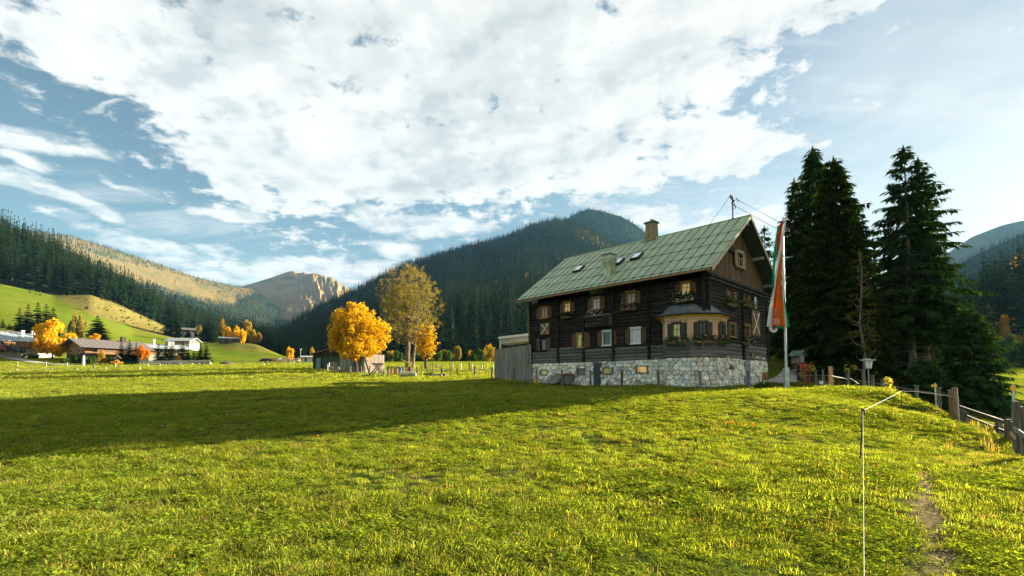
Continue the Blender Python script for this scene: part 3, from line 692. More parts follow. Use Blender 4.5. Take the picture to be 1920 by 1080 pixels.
for q_, i in enumerate(near_idx):
    o = link('hillside_spruce', MIDT[random.randrange(4)] if random.random() > .03 else FARL[0], None, tuple(FORE[i] - np.array([0, 0, .5])), random.random() * 6.28)
    s = random.uniform(.72, 1.12); o.scale = (s * random.uniform(.8, 1), s * random.uniform(.8, 1), s)
    zone = ('above the dark spruce clump', 'above the golden village maple', 'above the pale birch', 'above the brown roofed chalet', 'above the pale roofed house', 'above the barn', 'above the small hut', 'above the golden tree row', 'at the far end of the slope')[int(np.searchsorted([60, 110, 160, 215, 265, 320, 380, 450], img_xy(FORE[i:i + 1])[0][0]))]
    tag(o, ('short', 'middling', 'tall', 'very tall')[int(np.clip((s - .72) / .1, 0, 3))] + (' slim' if o.scale[0] < .88 * s else ' full') + ' dark spruce in the forest edge ' + zone, 'tree', 'spruces along the left forest edge')
RF = scatter(rhill, 1500, rs=8); o_ = np.argsort(RF[:, 1]); RF = RF[o_]; x_, y_ = img_xy(RF)
ok = np.where((x_ > 1740) & (x_ < 1990) & (RF[:, 1] > 215))[0]; near_r = ok[:45]; mask = np.ones(len(RF), bool); mask[near_r] = False; mask &= RF[:, 1] > 190
forest('right_slope_forest', RF[mask], 18, .02, .05, .8, 1.2, label='dark spruce forest on the slope at the right edge')
for i in near_r:
    o = link('slope_spruce', MIDT[random.randrange(4)], None, tuple(RF[i] - np.array([0, 0, .5])), random.random() * 6.28); s = random.uniform(.75, 1.2); o.scale = (s, s, s)
    tag(o, 'dark spruce on the steep slope at the right edge of the view', 'tree', 'spruces on the right slope')

SB = scatter(pasture, 9000, rs=12, mask=lambda x, y, V: np.where((y < np.interp(x, [0, 100, 170, 240, 310, 345], [541, 560, 585, 608, 628, 634])) & (x > -20) & (x < 345), .16, .0))
g = np.random.default_rng(5); n = len(SB); s_ = g.uniform(.04, .13, n) * np.where(g.random(n) < .12, 1.8, 1)
V_, F_ = leaf_cloud([(0, 0, 5, 3.4), (1.5, 1, 6.5, 2.6), (-1.2, -.6, 4, 2.8)], 260, .8, 66); SCRM = [np_mesh('low_scrub', V_, F_, M_SCRUB)]
gn_scatter('hillside_scrub', SB, rots(n, g), np.stack([s_ * 1.3, s_ * 1.3, s_], 1), SCRM, label='low brownish scrub and bushes on the rough band of the slope')
# ------------------------------------------------------------------ grass
M_GRASS = leaf_mat('grass_blades', (.085, .15, .014), (.29, .31, .048), .48, .42, .9, tc=(1.5, 1.4, .45), c3=(.26, .22, .06))
M_CLOV = leaf_mat('clover_leaves', (.08, .155, .012), (.25, .28, .035), .45, .35, .7, tc=(1.6, 1.4, .4))
M_DRY = leaf_mat('dry_grass', (.34, .25, .08), (.22, .18, .05), .45, .2, .5)
def tuft(name, n, rad, h, wd, seed, lean=.6, mtl=None, folded=True):
    g = random.Random(seed); V = []; Fq = []
    for i in range(n):
        a = g.random() * 6.28; r = rad * math.sqrt(g.random()); bx, by = r * math.cos(a), r * math.sin(a)
        a2 = g.random() * 6.28; H = h * g.uniform(.45, 1.2); ln = H * lean * g.uniform(.3, 1.4); w_ = wd * g.uniform(.7, 1.3)
        dx, dy = math.cos(a2), math.sin(a2); n0 = len(V); px, py = -dy * w_, dx * w_
        V += [(bx - px, by - py, -.01), (bx + px, by + py, -.01), (bx + dx * ln * .4 + px * .8, by + dy * ln * .4 + py * .8, H * .65), (bx + dx * ln * .4 - px * .8, by + dy * ln * .4 - py * .8, H * .65), (bx + dx * ln, by + dy * ln, H * (.75 + .25 * g.random()))]
        Fq += [(n0, n0 + 1, n0 + 2, n0 + 3), (n0 + 3, n0 + 2, n0 + 4)]
    me = bpy.data.meshes.new(name); me.from_pydata(V, [], Fq); me.materials.append(mtl or M_GRASS); me.update(); return me
def clover(name, n, rad, h, sz, seed, mtl=None):
    g = random.Random(seed); V = []; Fq = []
    for i in range(n):
        a = g.random() * 6.28; r = rad * math.sqrt(g.random()); c = Vector((r * math.cos(a), r * math.sin(a), h * g.uniform(.35, 1.15)))
        nrm = Vector((g.uniform(-.7, .7), g.uniform(-.7, .7), 1)).normalized(); u = nrm.orthogonal().normalized(); v = nrm.cross(u); s = sz * g.uniform(.6, 1.3); a0 = g.random() * 2
        for k in range(3):
            t_ = a0 + k * 2.094; d = u * math.cos(t_) + v * math.sin(t_); e = nrm.cross(d); n0 = len(V)
            V += [tuple(c), tuple(c + d * s * .6 + e * s * .42), tuple(c + d * s * 1.05), tuple(c + d * s * .6 - e * s * .42)]; Fq.append((n0, n0 + 1, n0 + 2, n0 + 3))
    me = bpy.data.meshes.new(name); me.from_pydata(V, [], Fq); me.materials.append(mtl or M_CLOV); me.update(); return me
GR = [tuft('grass_tuft', 96, .18, .055, .0029, 1, 1.2), tuft('grass_tuft', 96, .18, .042, .0028, 2, 1.5), tuft('grass_tuft', 50, .13, .10, .0035, 3, 1.0),
      clover('clover_patch', 80, .17, .045, .013, 4), clover('clover_patch', 46, .15, .055, .019, 5), tuft('dry_tuft', 30, .15, .09, .0028, 6, 1., M_DRY),
      tuft('coarse_tuft', 110, .5, .085, .0075, 7, 1.2), tuft('coarse_tuft', 110, .55, .07, .008, 8, 1.4), tuft('far_tuft', 60, 1.1, .13, .03, 9, 1.3), tuft('long_dry_tuft', 40, .16, .38, .004, 10, .5, M_DRY)]
g = np.random.default_rng(21)
def field_points(y0, y1, dens, spread=1.13, x_add=1.5):
    area = 2 * (spread * (y1 ** 2 - y0 ** 2) / 2 + x_add * (y1 - y0)); n = int(area * dens)
    u = g.random(n); y = np.sqrt(y0 ** 2 + u * (y1 ** 2 - y0 ** 2)); x = g.uniform(-1, 1, n) * (spread * y + x_add); return x, y
PX, PY, ID, SC = [], [], [], []
HXY = None
def house_free(x, y):
    dx, dy = x - 12.42, y - 30.48; a = .77
    v = dx * math.cos(a) + dy * math.sin(a); u = -dx * math.sin(a) + dy * math.cos(a)
    return ~((v > -.9) & (v < 11) & (u > -.45) & (u < 15.6)) | ((v < -.05) & (u > 3.2)) 
for (y0, y1, dens, kinds, pr, s0, s1) in ((2.2, 5.5, 92, [0, 1, 2, 3, 4, 5], [.24, .22, .07, .26, .15, .06], .65, 1.2), (5.5, 11, 54, [0, 1, 2, 3, 4, 5], [.26, .22, .08, .24, .14, .06], .8, 1.4),
        (11, 22, 44, [0, 1, 2, 3, 4, 5], [.28, .24, .06, .22, .14, .06], .85, 1.4), (22, 48, 5.5, [6, 7], [.5, .5], .7, 1.05), (48, 110, .85, [8], [1.], .7, 1.1)):
    x, y = field_points(y0, y1, dens); pr = np.array(pr) / sum(pr)
    k = g.choice(kinds, len(x), p=pr)
    cl = fbm(x * .9, y * .9, 3)
    k = np.where((cl > .10) & (k < 3), 3 + (k % 2), k); k = np.where((cl < -.17) & (k == 3), 2, k)
    bare = fbm(x * .55 + 40, y * .55, 4) > .27
    tm = trail_mask(x, y); keep = (g.random(len(x)) > tm * 1.1) & house_free(x, y) & ~(bare & (g.random(len(x)) < .75) & (y < 25))
    lawn = (y > 29) & (x > 6) & (y > 58 - 1.6 * x)
    s = g.uniform(s0, s1, len(x)) * (1 + .8 * np.clip(fbm(x * .5, y * .5, 3) * 2, -.5, 1)); s = np.where(lawn, s * .5, s)
    PX.append(x[keep]); PY.append(y[keep]); ID.append(k[keep]); SC.append(s[keep])
PX, PY, ID, SC = map(np.concatenate, (PX, PY, ID, SC))
# dry fringe by the path and on the crest
x = g.uniform(4, 30, 9000); y = g.uniform(8, 26, 9000); kk = g.random(9000) < .7 * np.exp(-((x / y - .97 + .16 * fbm(x * .4, y * .4)) / .07) ** 2) * np.clip((y - 7.5) / 4, 0, 1) * np.clip((26 - y) / 8, 0, 1)
PX = np.r_[PX, x[kk]]; PY = np.r_[PY, y[kk]]; ID = np.r_[ID, np.where(g.random(kk.sum()) < .10, 9, 5)]; SC = np.r_[SC, g.uniform(.6, 1.1, kk.sum())]
PZ = ground(PX, PY); n = len(PX); print('grass instances', n)
fl = np.where(SC > 1.2, 1.2 / SC, 1.)
gn_scatter('meadow_grass', np.stack([PX, PY, PZ], 1), rots(n, g, .12), np.stack([SC, SC, SC * fl], 1), GR, idx=ID, label='thick meadow grass and clover, yellow green where the sun comes through')
# fallen leaves and tiny white flowers
LV = []
V, Fq = leaf_cloud([(0, 0, .05, .05)], 1, .05, 5); L1 = np_mesh('fallen_leaf', V, Fq, M_ORG)
V, Fq = leaf_cloud([(0, 0, .08, .02)], 3, .012, 6, .6); L2 = np_mesh('daisy', V, Fq, mat('white_petals', (.8, .8, .76), (.7, .7, .6)))
x, y = field_points(3, 40, .10); k = (g.random(len(x)) < .6).astype(int)
hx = G(1380, 13.5); xx = np.r_[x, hx.x + g.normal(0, .35, 26)]; yy = np.r_[y, hx.y + g.normal(0, .5, 26)]; k = np.r_[k, np.zeros(26, int)]
n = len(xx); sc = np.repeat(g.uniform(.6, 1.3, n)[:, None], 3, 1)
gn_scatter('fallen_leaves', np.stack([xx, yy, ground(xx, yy) + .04], 1), rots(n, g, .3), sc, [L1, L2], idx=k, label='few orange fallen leaves and white daisies strewn in the grass')

# ------------------------------------------------------------------ the farmhouse
HA = .77; HO = Vector((12.42, 30.48, 0))
HU = Vector((-math.sin(HA), math.cos(HA), 0)); HV = Vector((math.cos(HA), math.sin(HA), 0))
L_, W_, ZE, ZR, OE, OV, OVL = 15.5, 10.8, 6.99, 11.82, 1.24, .95, .6
def on_plane(px, py, p0, n):
    d = ray(px, py); k = p0.dot(n) / d.dot(n); return d * k
def loc2(p):                                  # world -> house local (v, u, z)
    q = p - HO; return Vector((q.dot(HV), q.dot(HU), q.z))
def fac(px, py, off=0.):                      # a photo pixel on the long front: distance along it and height
    q = loc2(on_plane(px, py, HO - HV * off, HV)); return q.y, q.z
def gab(px, py, off=0.):                      # ... on the gable front
    q = loc2(on_plane(px, py, HO - HU * off, HU)); return q.x, q.z
house = empty('farmhouse', HO, HA, 'old dark timber farmhouse on a rubble stone base with a pale green metal roof', 'farmhouse')

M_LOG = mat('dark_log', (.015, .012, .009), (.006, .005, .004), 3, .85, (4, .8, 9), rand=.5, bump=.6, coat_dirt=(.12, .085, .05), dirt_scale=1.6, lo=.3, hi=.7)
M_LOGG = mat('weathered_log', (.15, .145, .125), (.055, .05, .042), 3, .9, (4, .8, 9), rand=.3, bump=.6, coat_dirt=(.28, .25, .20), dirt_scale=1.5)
M_LOGV = mat('gable_log', (.028, .022, .021), (.012, .010, .010), 3, .85, (.8, 4, 9), rand=.35, bump=.6, coat_dirt=(.10, .075, .055), dirt_scale=1.4)
M_BOARD = mat('gable_board', (.17, .09, .045), (.075, .04, .022), 5, .85, (5, 5, .5), rand=.35, bump=.4, coat_dirt=(.05, .035, .03), dirt_scale=1.3)
M_BLACK = mat('black_wood', (.012, .010, .008), (.006, .005, .004), 3, .9)  # near-black backing behind logs and boards
M_STONE = [mat('rubble_stone_%s' % n_, a, b_, 5, .9, rand=.25, bump=.9, lo=.35, hi=.7, coat_dirt=(.26, .24, .17), dirt_scale=1.1) for n_, a, b_ in (('grey', (.74, .73, .66), (.46, .46, .41)), ('cream', (.80, .76, .62), (.58, .54, .43)), ('blue', (.55, .55, .50), (.33, .33, .30)), ('tan', (.66, .57, .43), (.42, .36, .26)))]
M_MORT = mat('lime_mortar', (.56, .53, .44), (.36, .34, .28), 3, .95, bump=.6)
M_ROOF = mat('green_roof_sheet', (.33, .395, .235), (.255, .315, .19), 1.6, .48, rand=.11, coat_dirt=(.22, .29, .21), dirt_scale=.9, spec=.35)
M_SEAM = mat('roof_seam', (.055, .085, .06), (.035, .055, .04), 4, .6)
M_TRIM = mat('weathered_trim', (.50, .42, .28), (.32, .26, .17), 3, .8, (3, 3, 3))
M_CLAD = mat('peach_cladding', (.66, .43, .24), (.50, .31, .16), 2, .8, (6, 6, .5), rand=.1)
M_YEL = mat('ochre_moulding', (.66, .42, .09), (.48, .29, .06), 2, .7)
M_SHUT = mat('grey_green_shutter', (.060, .058, .040), (.035, .034, .025), 3, .75, (6, 6, .6), rand=.15)
M_SHUTB = mat('brown_shutter', (.15, .08, .038), (.09, .05, .024), 3, .8, (6, 6, .6), rand=.2)
M_FRAMEB = mat('brown_window_frame', (.34, .19, .08), (.22, .12, .05), 3, .75, (5, 5, .6))
M_WHITE = mat('white_paint', (.62, .62, .59), (.5, .5, .47), 3, .5)
M_SLATE = mat('grey_shingle', (.17, .185, .19), (.09, .10, .105), 4, .7, rand=.3, bump=.5)
M_TIN = mat('galvanised_metal', (.50, .52, .50), (.36, .38, .36), 3, .38, metal=.7)
M_IRON = mat('dark_iron', (.03, .03, .032), (.018, .018, .02), 4, .55, metal=.4)
M_BRICK = mat('old_brick', (.36, .28, .15), (.22, .16, .08), 7, .95, rand=.3, bump=.5)
M_GREYW = mat('grey_old_wood', (.26, .245, .20), (.125, .12, .10), 2.5, .92, (5, 5, .5), rand=.25, bump=.5)
M_GREYP = mat('grey_post_wood', (.17, .16, .13), (.08, .075, .06), 2.5, .92, (5, 5, .5), rand=.2, bump=.4)
M_GREYWL = mat('light_grey_wood', (.45, .42, .35), (.27, .25, .21), 2.5, .92, (5, 5, .5), rand=.25, bump=.4)
M_NEWW = mat('new_timber', (.55, .32, .12), (.42, .23, .08), 2.5, .8, (5, 5, .6), rand=.1, bump=.3)
def glass(name, base, emit=None, es=0., rough=.08):
    m, t, out = new_mat(name); b = t.add('ShaderNodeBsdfPrincipled'); t.link(b.outputs[0], out.inputs[0])
    b.inputs['Base Color'].default_value = (*base, 1); b.inputs['Roughness'].default_value = rough; b.inputs['Specular IOR Level'].default_value = .6
    if emit:  # weak emission added to the pane colour to brighten the curtains
        tc = t.add('ShaderNodeTexCoord'); mp = t.add('ShaderNodeMapping'); t.link(tc.outputs['Object'], mp.inputs[0]); mp.inputs['Scale'].default_value = (9, 1, .4)
        f = t.smooth(t.noise(mp.outputs[0], 1.6, 3), .42, .58); c = t.mix(f, emit, tuple(k * .25 for k in emit)); t.link(c, b.inputs['Emission Color']); b.inputs['Emission Strength'].default_value = es
    return m
M_GL_GLOW = glass('glow_yellow_curtain', (.30, .20, .06), (.55, .36, .10), .11)  # yellow curtain made to glow faintly, no lamp behind it
M_GL_GRN = glass('glow_green_curtain', (.20, .22, .05), (.38, .38, .07), .08)
M_GL_DIM = glass('faint_glow_window', (.10, .08, .04), (.30, .24, .12), .04)
M_GL_DK = glass('dark_window', (.012, .016, .02))
M_GL_TEAL = glass('teal_window', (.03, .055, .06))  # dark teal glass
M_GL_CURT = glass('glow_white_curtain', (.35, .36, .34), (.4, .4, .36), .02)

# log courses between the cross walls
def logs(parent, along, z0f, z1f, spans, mt_fn, seed, holes=(), ax='u', h=.245, jit=.012, ztop=None):
    g = random.Random(seed); z = z0f; n = 0
    while z < z1f - .05:
        hh = h * g.uniform(.85, 1.15)
        if z + hh > z1f: hh = z1f - z
        for a, b_ in spans:
            cuts = [(a, b_)]
            for (h0, h1, hz0, hz1) in holes:
                if hz0 < z + hh * .5 < hz1:
                    nc = []
                    for c0, c1 in cuts:
                        if h1 <= c0 or h0 >= c1: nc.append((c0, c1)); continue
                        if h0 - c0 > .05: nc.append((c0, h0))
                        if c1 - h1 > .05: nc.append((h1, c1))
                    cuts = nc
            for c0, c1 in cuts:
                L = c1 - c0 - .008; t_ = .09 + g.uniform(-jit, jit); y = hh - .022
                # six sided squared log, axis along local x, bulging outward (-y)
                sec = [(.06, 0), (-t_ * .55, 0), (-t_, y * .25), (-t_, y * .78), (-t_ * .55, y), (.06, y)]
                mb = MB(); b0 = 0; sag = g.uniform(-.006, .006)
                for xx, dz in ((0, 0), (L, sag)):
                    for yy, zz in sec: mb.v.append((xx, yy, zz + dz))
                mb.face(range(5, -1, -1)); mb.face(range(6, 12))
                for j in range(6): mb.face((j, (j + 1) % 6, 6 + (j + 1) % 6, 6 + j))
                o = mb.obj('log', mt_fn((c0 + c1) / 2, z), parent)
                if ax == 'u': o.location = (0, c1 - .004, z); o.rotation_euler[2] = -math.pi / 2
                else: o.location = (c0 + .004, 0, z)
                n += 1
        z += hh
    return n
# openings: (px0, px1, py_top, py_bottom) measured in the photograph
def fr(px0, px1, pt, pb, off=0.):
    pm = (px0 + px1) / 2; u0 = fac(px0, pt, off)[0]; u1 = fac(px1, pt, off)[0]; return u1, u0, fac(pm, pb, off)[1], fac(pm, pt, off)[1]
def gr(px0, px1, pt, pb, off=0.):
    pm = (px0 + px1) / 2; return gab(px0, pt, off)[0], gab(px1, pt, off)[0], gab(pm, pb, off)[1], gab(pm, pt, off)[1]
ZS = 1.55                                      # top of the stone base
POSTS = [fac(x, 600)[0] for x in (1218, 1151, 1096, 1048)]
sp = [0.16] + POSTS + [L_ - .14]
FW = [fr(1015, 1029, 576.5, 597), fr(1058.7, 1071.7, 567.6, 586), fr(1111.6, 1127, 558.5, 581), fr(1175.5, 1193, 547.5, 571.5), fr(1277.5, 1296.5, 530.5, 554.5)]
GW = [fr(1014.4, 1026.6, 634, 657.5), fr(1082.6, 1098.8, 625.6, 652), fr(1131, 1148, 621, 648), fr(1184, 1203, 615.5, 644.5)]
GU = [gr(1361.5, 1374, 539.5, 562.5), gr(1391, 1399.5, 547, 566)]
GLW = [gr(1364, 1375.5, 607, 632), gr(1392, 1402.5, 610.5, 635)]
hole = lambda r, d=.03: (min(r[0], r[1]) + d, max(r[0], r[1]) - d, r[2] + d, r[3] - d)
wf = MB(); wf.box((.16, L_ / 2, (ZS + 6.6) / 2), (.2, L_ - .1, 6.6 - ZS)); wf = wf.obj('front_wall', M_BLACK, house)
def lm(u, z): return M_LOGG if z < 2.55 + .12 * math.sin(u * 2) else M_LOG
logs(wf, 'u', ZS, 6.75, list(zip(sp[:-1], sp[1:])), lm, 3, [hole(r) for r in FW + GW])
gwl = MB(); gwl.box((W_ / 2, .16, (ZS + 6.6) / 2 + .1), (W_ - .1, .2, 6.6 - ZS)); gwl = gwl.obj('gable_wall', M_BLACK, house)
vc = gab(1388, 560)[0]
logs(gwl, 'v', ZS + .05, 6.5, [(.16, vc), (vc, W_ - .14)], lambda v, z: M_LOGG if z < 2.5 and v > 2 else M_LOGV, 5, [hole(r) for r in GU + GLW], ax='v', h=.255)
# log ends of the cross walls stand proud as dark posts
for u in POSTS + [.08, L_ - .06]:
    mb = MB(); g = random.Random(int(u * 10)); z = ZS
    while z < 6.7: mb.box((-.13 + g.uniform(-.02, .02), u, z + .12), (.2, .17 + g.uniform(-.02, .02), .225)); z += .245
    tag(mb.obj('cross_wall_end', M_LOG, house), kind='stuff')
for v in (vc, .1, W_ - .08):
    mb = MB(); g = random.Random(int(v * 10)); z = ZS
    while z < 6.5: mb.box((v, -.13 + g.uniform(-.02, .02), z + .12), (.17, .2, .235)); z += .255
    tag(mb.obj('cross_wall_end', M_LOG, house), kind='stuff')
# attic gable: upright boards under the roof, a heavy cornice below
sl_ = (ZR - ZE) / (W_ / 2 + OE)
def roofz(v): return ZR - sl_ * abs(v - W_ / 2) - .22
mb = MB(); mb.box((W_ / 2, -.16, 6.62), (W_ + .5, .36, .2)); mb.box((W_ / 2, -.2, 6.86), (W_ + .5, .44, .16)); mb.box((W_ / 2, -.1, 6.42), (W_ + .2, .2, .14)); mb.obj('cornice', M_LOGV, house)
ag = MB(); ag.v = [(.3, .1, 6.7), (W_ - .3, .1, 6.7), (W_ - .3, .1, roofz(W_ - .3)), (W_ / 2, .1, roofz(W_ / 2)), (.3, .1, roofz(.3)), (.3, .3, 6.7), (W_ - .3, .3, 6.7), (W_ - .3, .3, roofz(W_ - .3)), (W_ / 2, .3, roofz(W_ / 2)), (.3, .3, roofz(.3))]
ag.face((0, 1, 2, 3, 4)); ag.face((9, 8, 7, 6, 5)); [ag.face((j, 5 + j, 5 + (j + 1) % 5, (j + 1) % 5)) for j in range(5)]
ag = ag.obj('attic_gable', M_BLACK, house)
AW = gr(1378, 1390, 473, 502)
v = .35; g = random.Random(4)
while v < W_ - .4:
    wd = g.uniform(.17, .25); z0 = 6.95 - g.uniform(0, .05); z1 = min(roofz(v), roofz(v + wd))
    spans = [(z0, z1)]
    if v + wd > AW[0] and v < AW[1]: spans = [(z0, AW[2]), (AW[3], z1)]
    for a, b_ in spans:
        if b_ - a < .1: continue
        mb = MB(); mb.box((0, 0, (b_ - a) / 2), (wd - .02, .05, b_ - a)); mb.obj('board', M_BOARD, ag, (v + wd / 2, .06 - g.uniform(0, .025), a))
    v += wd
mb = MB(); mb.box((W_ / 2 - .3, -.06, 9.3), (2.9, .16, .32)); mb.obj('tie_beam', M_LOG, house)
# purlin ends carrying the verge
for v_, z_ in ((W_ / 2, ZR - .55), (W_ / 2 - 2.9, ZR - .4 - 2.9 * sl_), (W_ / 2 + 2.9, ZR - .4 - 2.9 * sl_), (.1, roofz(.1) - .16), (W_ - .1, roofz(W_ - .1) - .16)):
    mb = MB(); mb.box((v_, -.35, z_), (.24, .9, .24)); mb.obj('purlin', M_GREYW, house)

# windows -------------------------------------------------------------------------------
def window(r, wall, pane, frame=M_FRAMEB, shutter=M_SHUTB, sw=None, sides=(1, 1), bars=1, sill=True, proud=.12, name='window', lab=None, base=None):
    a, b_, z0, z1 = r; wd = abs(b_ - a); h = z1 - z0; zc = (z0 + z1) / 2
    e = MB(); fw = .07
    e.box((0, -proud / 2, h / 2 - fw / 2), (wd, proud, fw)); e.box((0, -proud / 2, -h / 2 + fw / 2), (wd, proud, fw))
    for sx in (-1, 1): e.box((sx * (wd / 2 - fw / 2), -proud / 2, 0), (fw, proud - .004, h - 2 * fw))
    if bars: e.box((0, -.03, 0), (.035, .04, h - 2 * fw - .002)); e.box((0, -.032, h * .12), (wd - 2 * fw - .002, .036, .03))
    e.box((0, -proud / 2 - .015, h / 2 + .045), (wd + .12, proud + .04, .088))
    o = e.obj(name, frame, house)
    if wall == 'u': o.location = (-.03, (a + b_) / 2, zc); o.rotation_euler[2] = -math.pi / 2
    elif wall == 'v': o.location = ((a + b_) / 2, -.03, zc)
    else: o.location = (*wall[0], zc); o.rotation_euler[2] = wall[1]
    if lab: o['label'] = lab
    p = MB(); p.box((0, .0, 0), (wd - 2 * fw + .01, .02, h - 2 * fw + .01)); p.obj('pane', pane, o)
    if shutter:
        sw = sw or wd * .5
        for sx, on in zip((-1, 1), sides):
            if not on: continue
            s_ = MB(); s_.box((0, 0, 0), (sw, .035, h * .98))
            for k in range(4): s_.box((-sw / 2 + sw * (k + .5) / 4, -.022, 0), (sw / 4 - .012, .012, h * .96))
            for zz in (-.32, .32): s_.box((0, -.034, zz * h), (sw * .92, .016, .05))
            s_.obj('shutter', shutter, o, (sx * (wd / 2 + sw / 2 + .015), -proud * .75, 0))
    if sill: s_ = MB(); s_.box((0, -proud / 2 - .04, -h / 2 - .03), (wd + .1, proud + .1, .055)); s_.obj('sill', frame, o)
    return o
P_UP = [M_GL_DIM, M_GL_GLOW, M_GL_CURT, M_GL_DIM, M_GL_GLOW]
for r, p in zip(FW, P_UP): window(r, 'u', p)
window(GW[0], 'u', M_GL_TEAL, frame=M_BLACK, bars=0); window(GW[1], 'u', M_GL_GRN)
window(GW[2], 'u', M_GL_DK, frame=M_WHITE, bars=0, lab='white framed window with dark pane'); window(GW[3], 'u', M_GL_CURT, frame=M_WHITE, lab='white framed window with pale curtain')
for r in GU: window(r, 'v', M_GL_DK, shutter=M_SHUTB, sw=.42)
for r in GLW: window(r, 'v', M_GL_DK, shutter=M_SHUT, sw=.34)
window(AW, 'v', M_GL_DK, frame=M_TRIM, shutter=M_FRAMEB, sw=.4, proud=.14)

# bay window ----------------------------------------------------------------------------
BP = [(0., 3.0), (-1., 2.23), (-1., .62), (.15, -.49), (1.72, -.49), (1.9, 0.)]      # (v, u) in plan
BZ0, BZ1 = ZS + .03, 4.0
bay = MB(); bay.prism([(0, 2.95), (-.93, 2.2), (-.93, .6), (.17, -.43), (1.7, -.43), (1.85, 0), (0, 0)], BZ0, BZ1); bay = bay.obj('bay_window', M_BLACK, house)
def bay_face(a, b_):
    d = Vector((b_[0] - a[0], b_[1] - a[1], 0)); return d.length, d.normalized(), math.atan2(d.y, d.x)
BWIN = {1: [(.22, 1.28, 2.72, 3.78)], 2: [(.32, 1.26, 2.72, 3.78)], 3: [(.45, 1.2, 2.72, 3.78)]}
for k in range(5):
    a, b_ = BP[k], BP[k + 1]; ln, d, an = bay_face(a, b_); g = random.Random(k + 9); nb = max(1, round(ln / .2)); wds = ln / nb
    for j in range(nb):
        x0, x1 = j * wds, (j + 1) * wds; spans = [(2.62, BZ1 - .02)]
        for (h0, h1, hz0, hz1) in BWIN.get(k, []):
            if x1 > h0 + .05 and x0 < h1 - .05: spans = [(2.62, hz0), (hz1, BZ1 - .02)]
        for z0, z1 in spans:
            mb = MB(); mb.box((0, -.02, (z1 - z0) / 2), (wds - .012, .05, z1 - z0))
            mb.obj('board', M_CLAD, bay, (a[0] + d.x * (x0 + x1) / 2, a[1] + d.y * (x0 + x1) / 2, z0), an)
    z = BZ0
    while z < 2.6:
        mb = MB(); mb.box((0, -.03, .115), (ln + .05, .07, .215)); mb.obj('log', M_LOGG, bay, (a[0] + d.x * ln / 2, a[1] + d.y * ln / 2, z), an); z += .235
    for hh, ww, zz, mt_ in ((.16, .14, 4.06, M_CLAD), (.10, .22, 4.18, M_YEL), (.10, .32, 4.27, M_YEL)):
        mb = MB(); mb.box((0, -ww / 2 + .02, 0), (ln + ww * .7, ww, hh)); mb.obj('moulding', mt_, bay, (a[0] + d.x * ln / 2, a[1] + d.y * ln / 2, zz), an)
    for (h0, h1, hz0, hz1) in BWIN.get(k, []):
        c = (a[0] + d.x * (h0 + h1) / 2 + d.y * .04, a[1] + d.y * (h0 + h1) / 2 - d.x * .04); e = h1 - h0
        window((0, e * .56, hz0, hz1), (c, an), (M_GL_GLOW, M_GL_GRN, M_GL_DK, M_GL_DK)[k], frame=M_SHUT, shutter=M_SHUT, sw=.3, proud=.1)
# corner posts of the bay
for (v_, u_) in BP[1:5]: mb = MB(); mb.box((v_, u_, (2.6 + 4.0) / 2), (.13, .13, 1.4), HA * 0); mb.obj('corner_post', M_CLAD, bay)
# shingled roof of the bay, in rows of shingles
EA = [(.02, 3.75), (-1.38, 2.62), (-1.38, .45), (-.02, -.92), (2.05, -.92), (2.35, -.05)]
TOPP = [(-.02, 2.6, 5.12), (-.05, 2.3, 5.14), (-.05, .85, 5.12), (-.05, .0, 4.62), (.35, -.05, 5.02), (.6, -.05, 5.0)]
br = MB()
for k in range(5):
    e0, e1, t0, t1 = EA[k], EA[k + 1], TOPP[k], TOPP[k + 1]
    if k == 2: t0, t1 = TOPP[2], TOPP[3]
    q0, q1, q2, q3 = Vector((*e0, 4.33)), Vector((*e1, 4.33)), Vector(t1), Vector(t0)
    NR = 8
    for r_ in range(NR):
        f0, f1 = r_ / NR, (r_ + 1.15) / NR; cv = lambda f: f - .28 * f * (1 - f) * 0
        def pt(s, f):
            lo = q0.lerp(q1, s); hi = q3.lerp(q2, s); p = lo.lerp(hi, min(f, 1)); p.z -= .16 * math.sin(math.pi * min(f, 1)) ; return p
        n_ = max(3, int((q1 - q0).length / .22)); sft = .5 * (r_ % 2)
        for j in range(-1, n_ + 1):
            s0, s1 = max(0, (j + sft) / n_), min(1, (j + 1 + sft) / n_)
            if s1 - s0 < .02: continue
            l = .022 + .006 * ((j * 7 + r_ * 3) % 3); up = Vector((0, 0, l))
            br.slab([pt(s0, f0) + up, pt(s1, f0) + up, pt(s1, f1) + up * .2, pt(s0, f1) + up * .2], .02)
tag(br.obj('bay_roof', M_SLATE, bay), kind='stuff')
mb = MB()
for k in range(5):
    e0, e1 = EA[k], EA[k + 1]; mb.tube([(*e0, 4.30), (*e1, 4.30)], .035, 6)
mb.obj('gutter', M_IRON, bay)
b2 = MB(); b2.v = [(*e, 4.30) for e in EA] + [(0, 0, 4.30)]; b2.face(range(len(b2.v))); b2.v += [(x, y, z - .05) for x, y, z in b2.v]; b2.face(range(13, 6, -1)); b2.obj('soffit', M_YEL, bay)

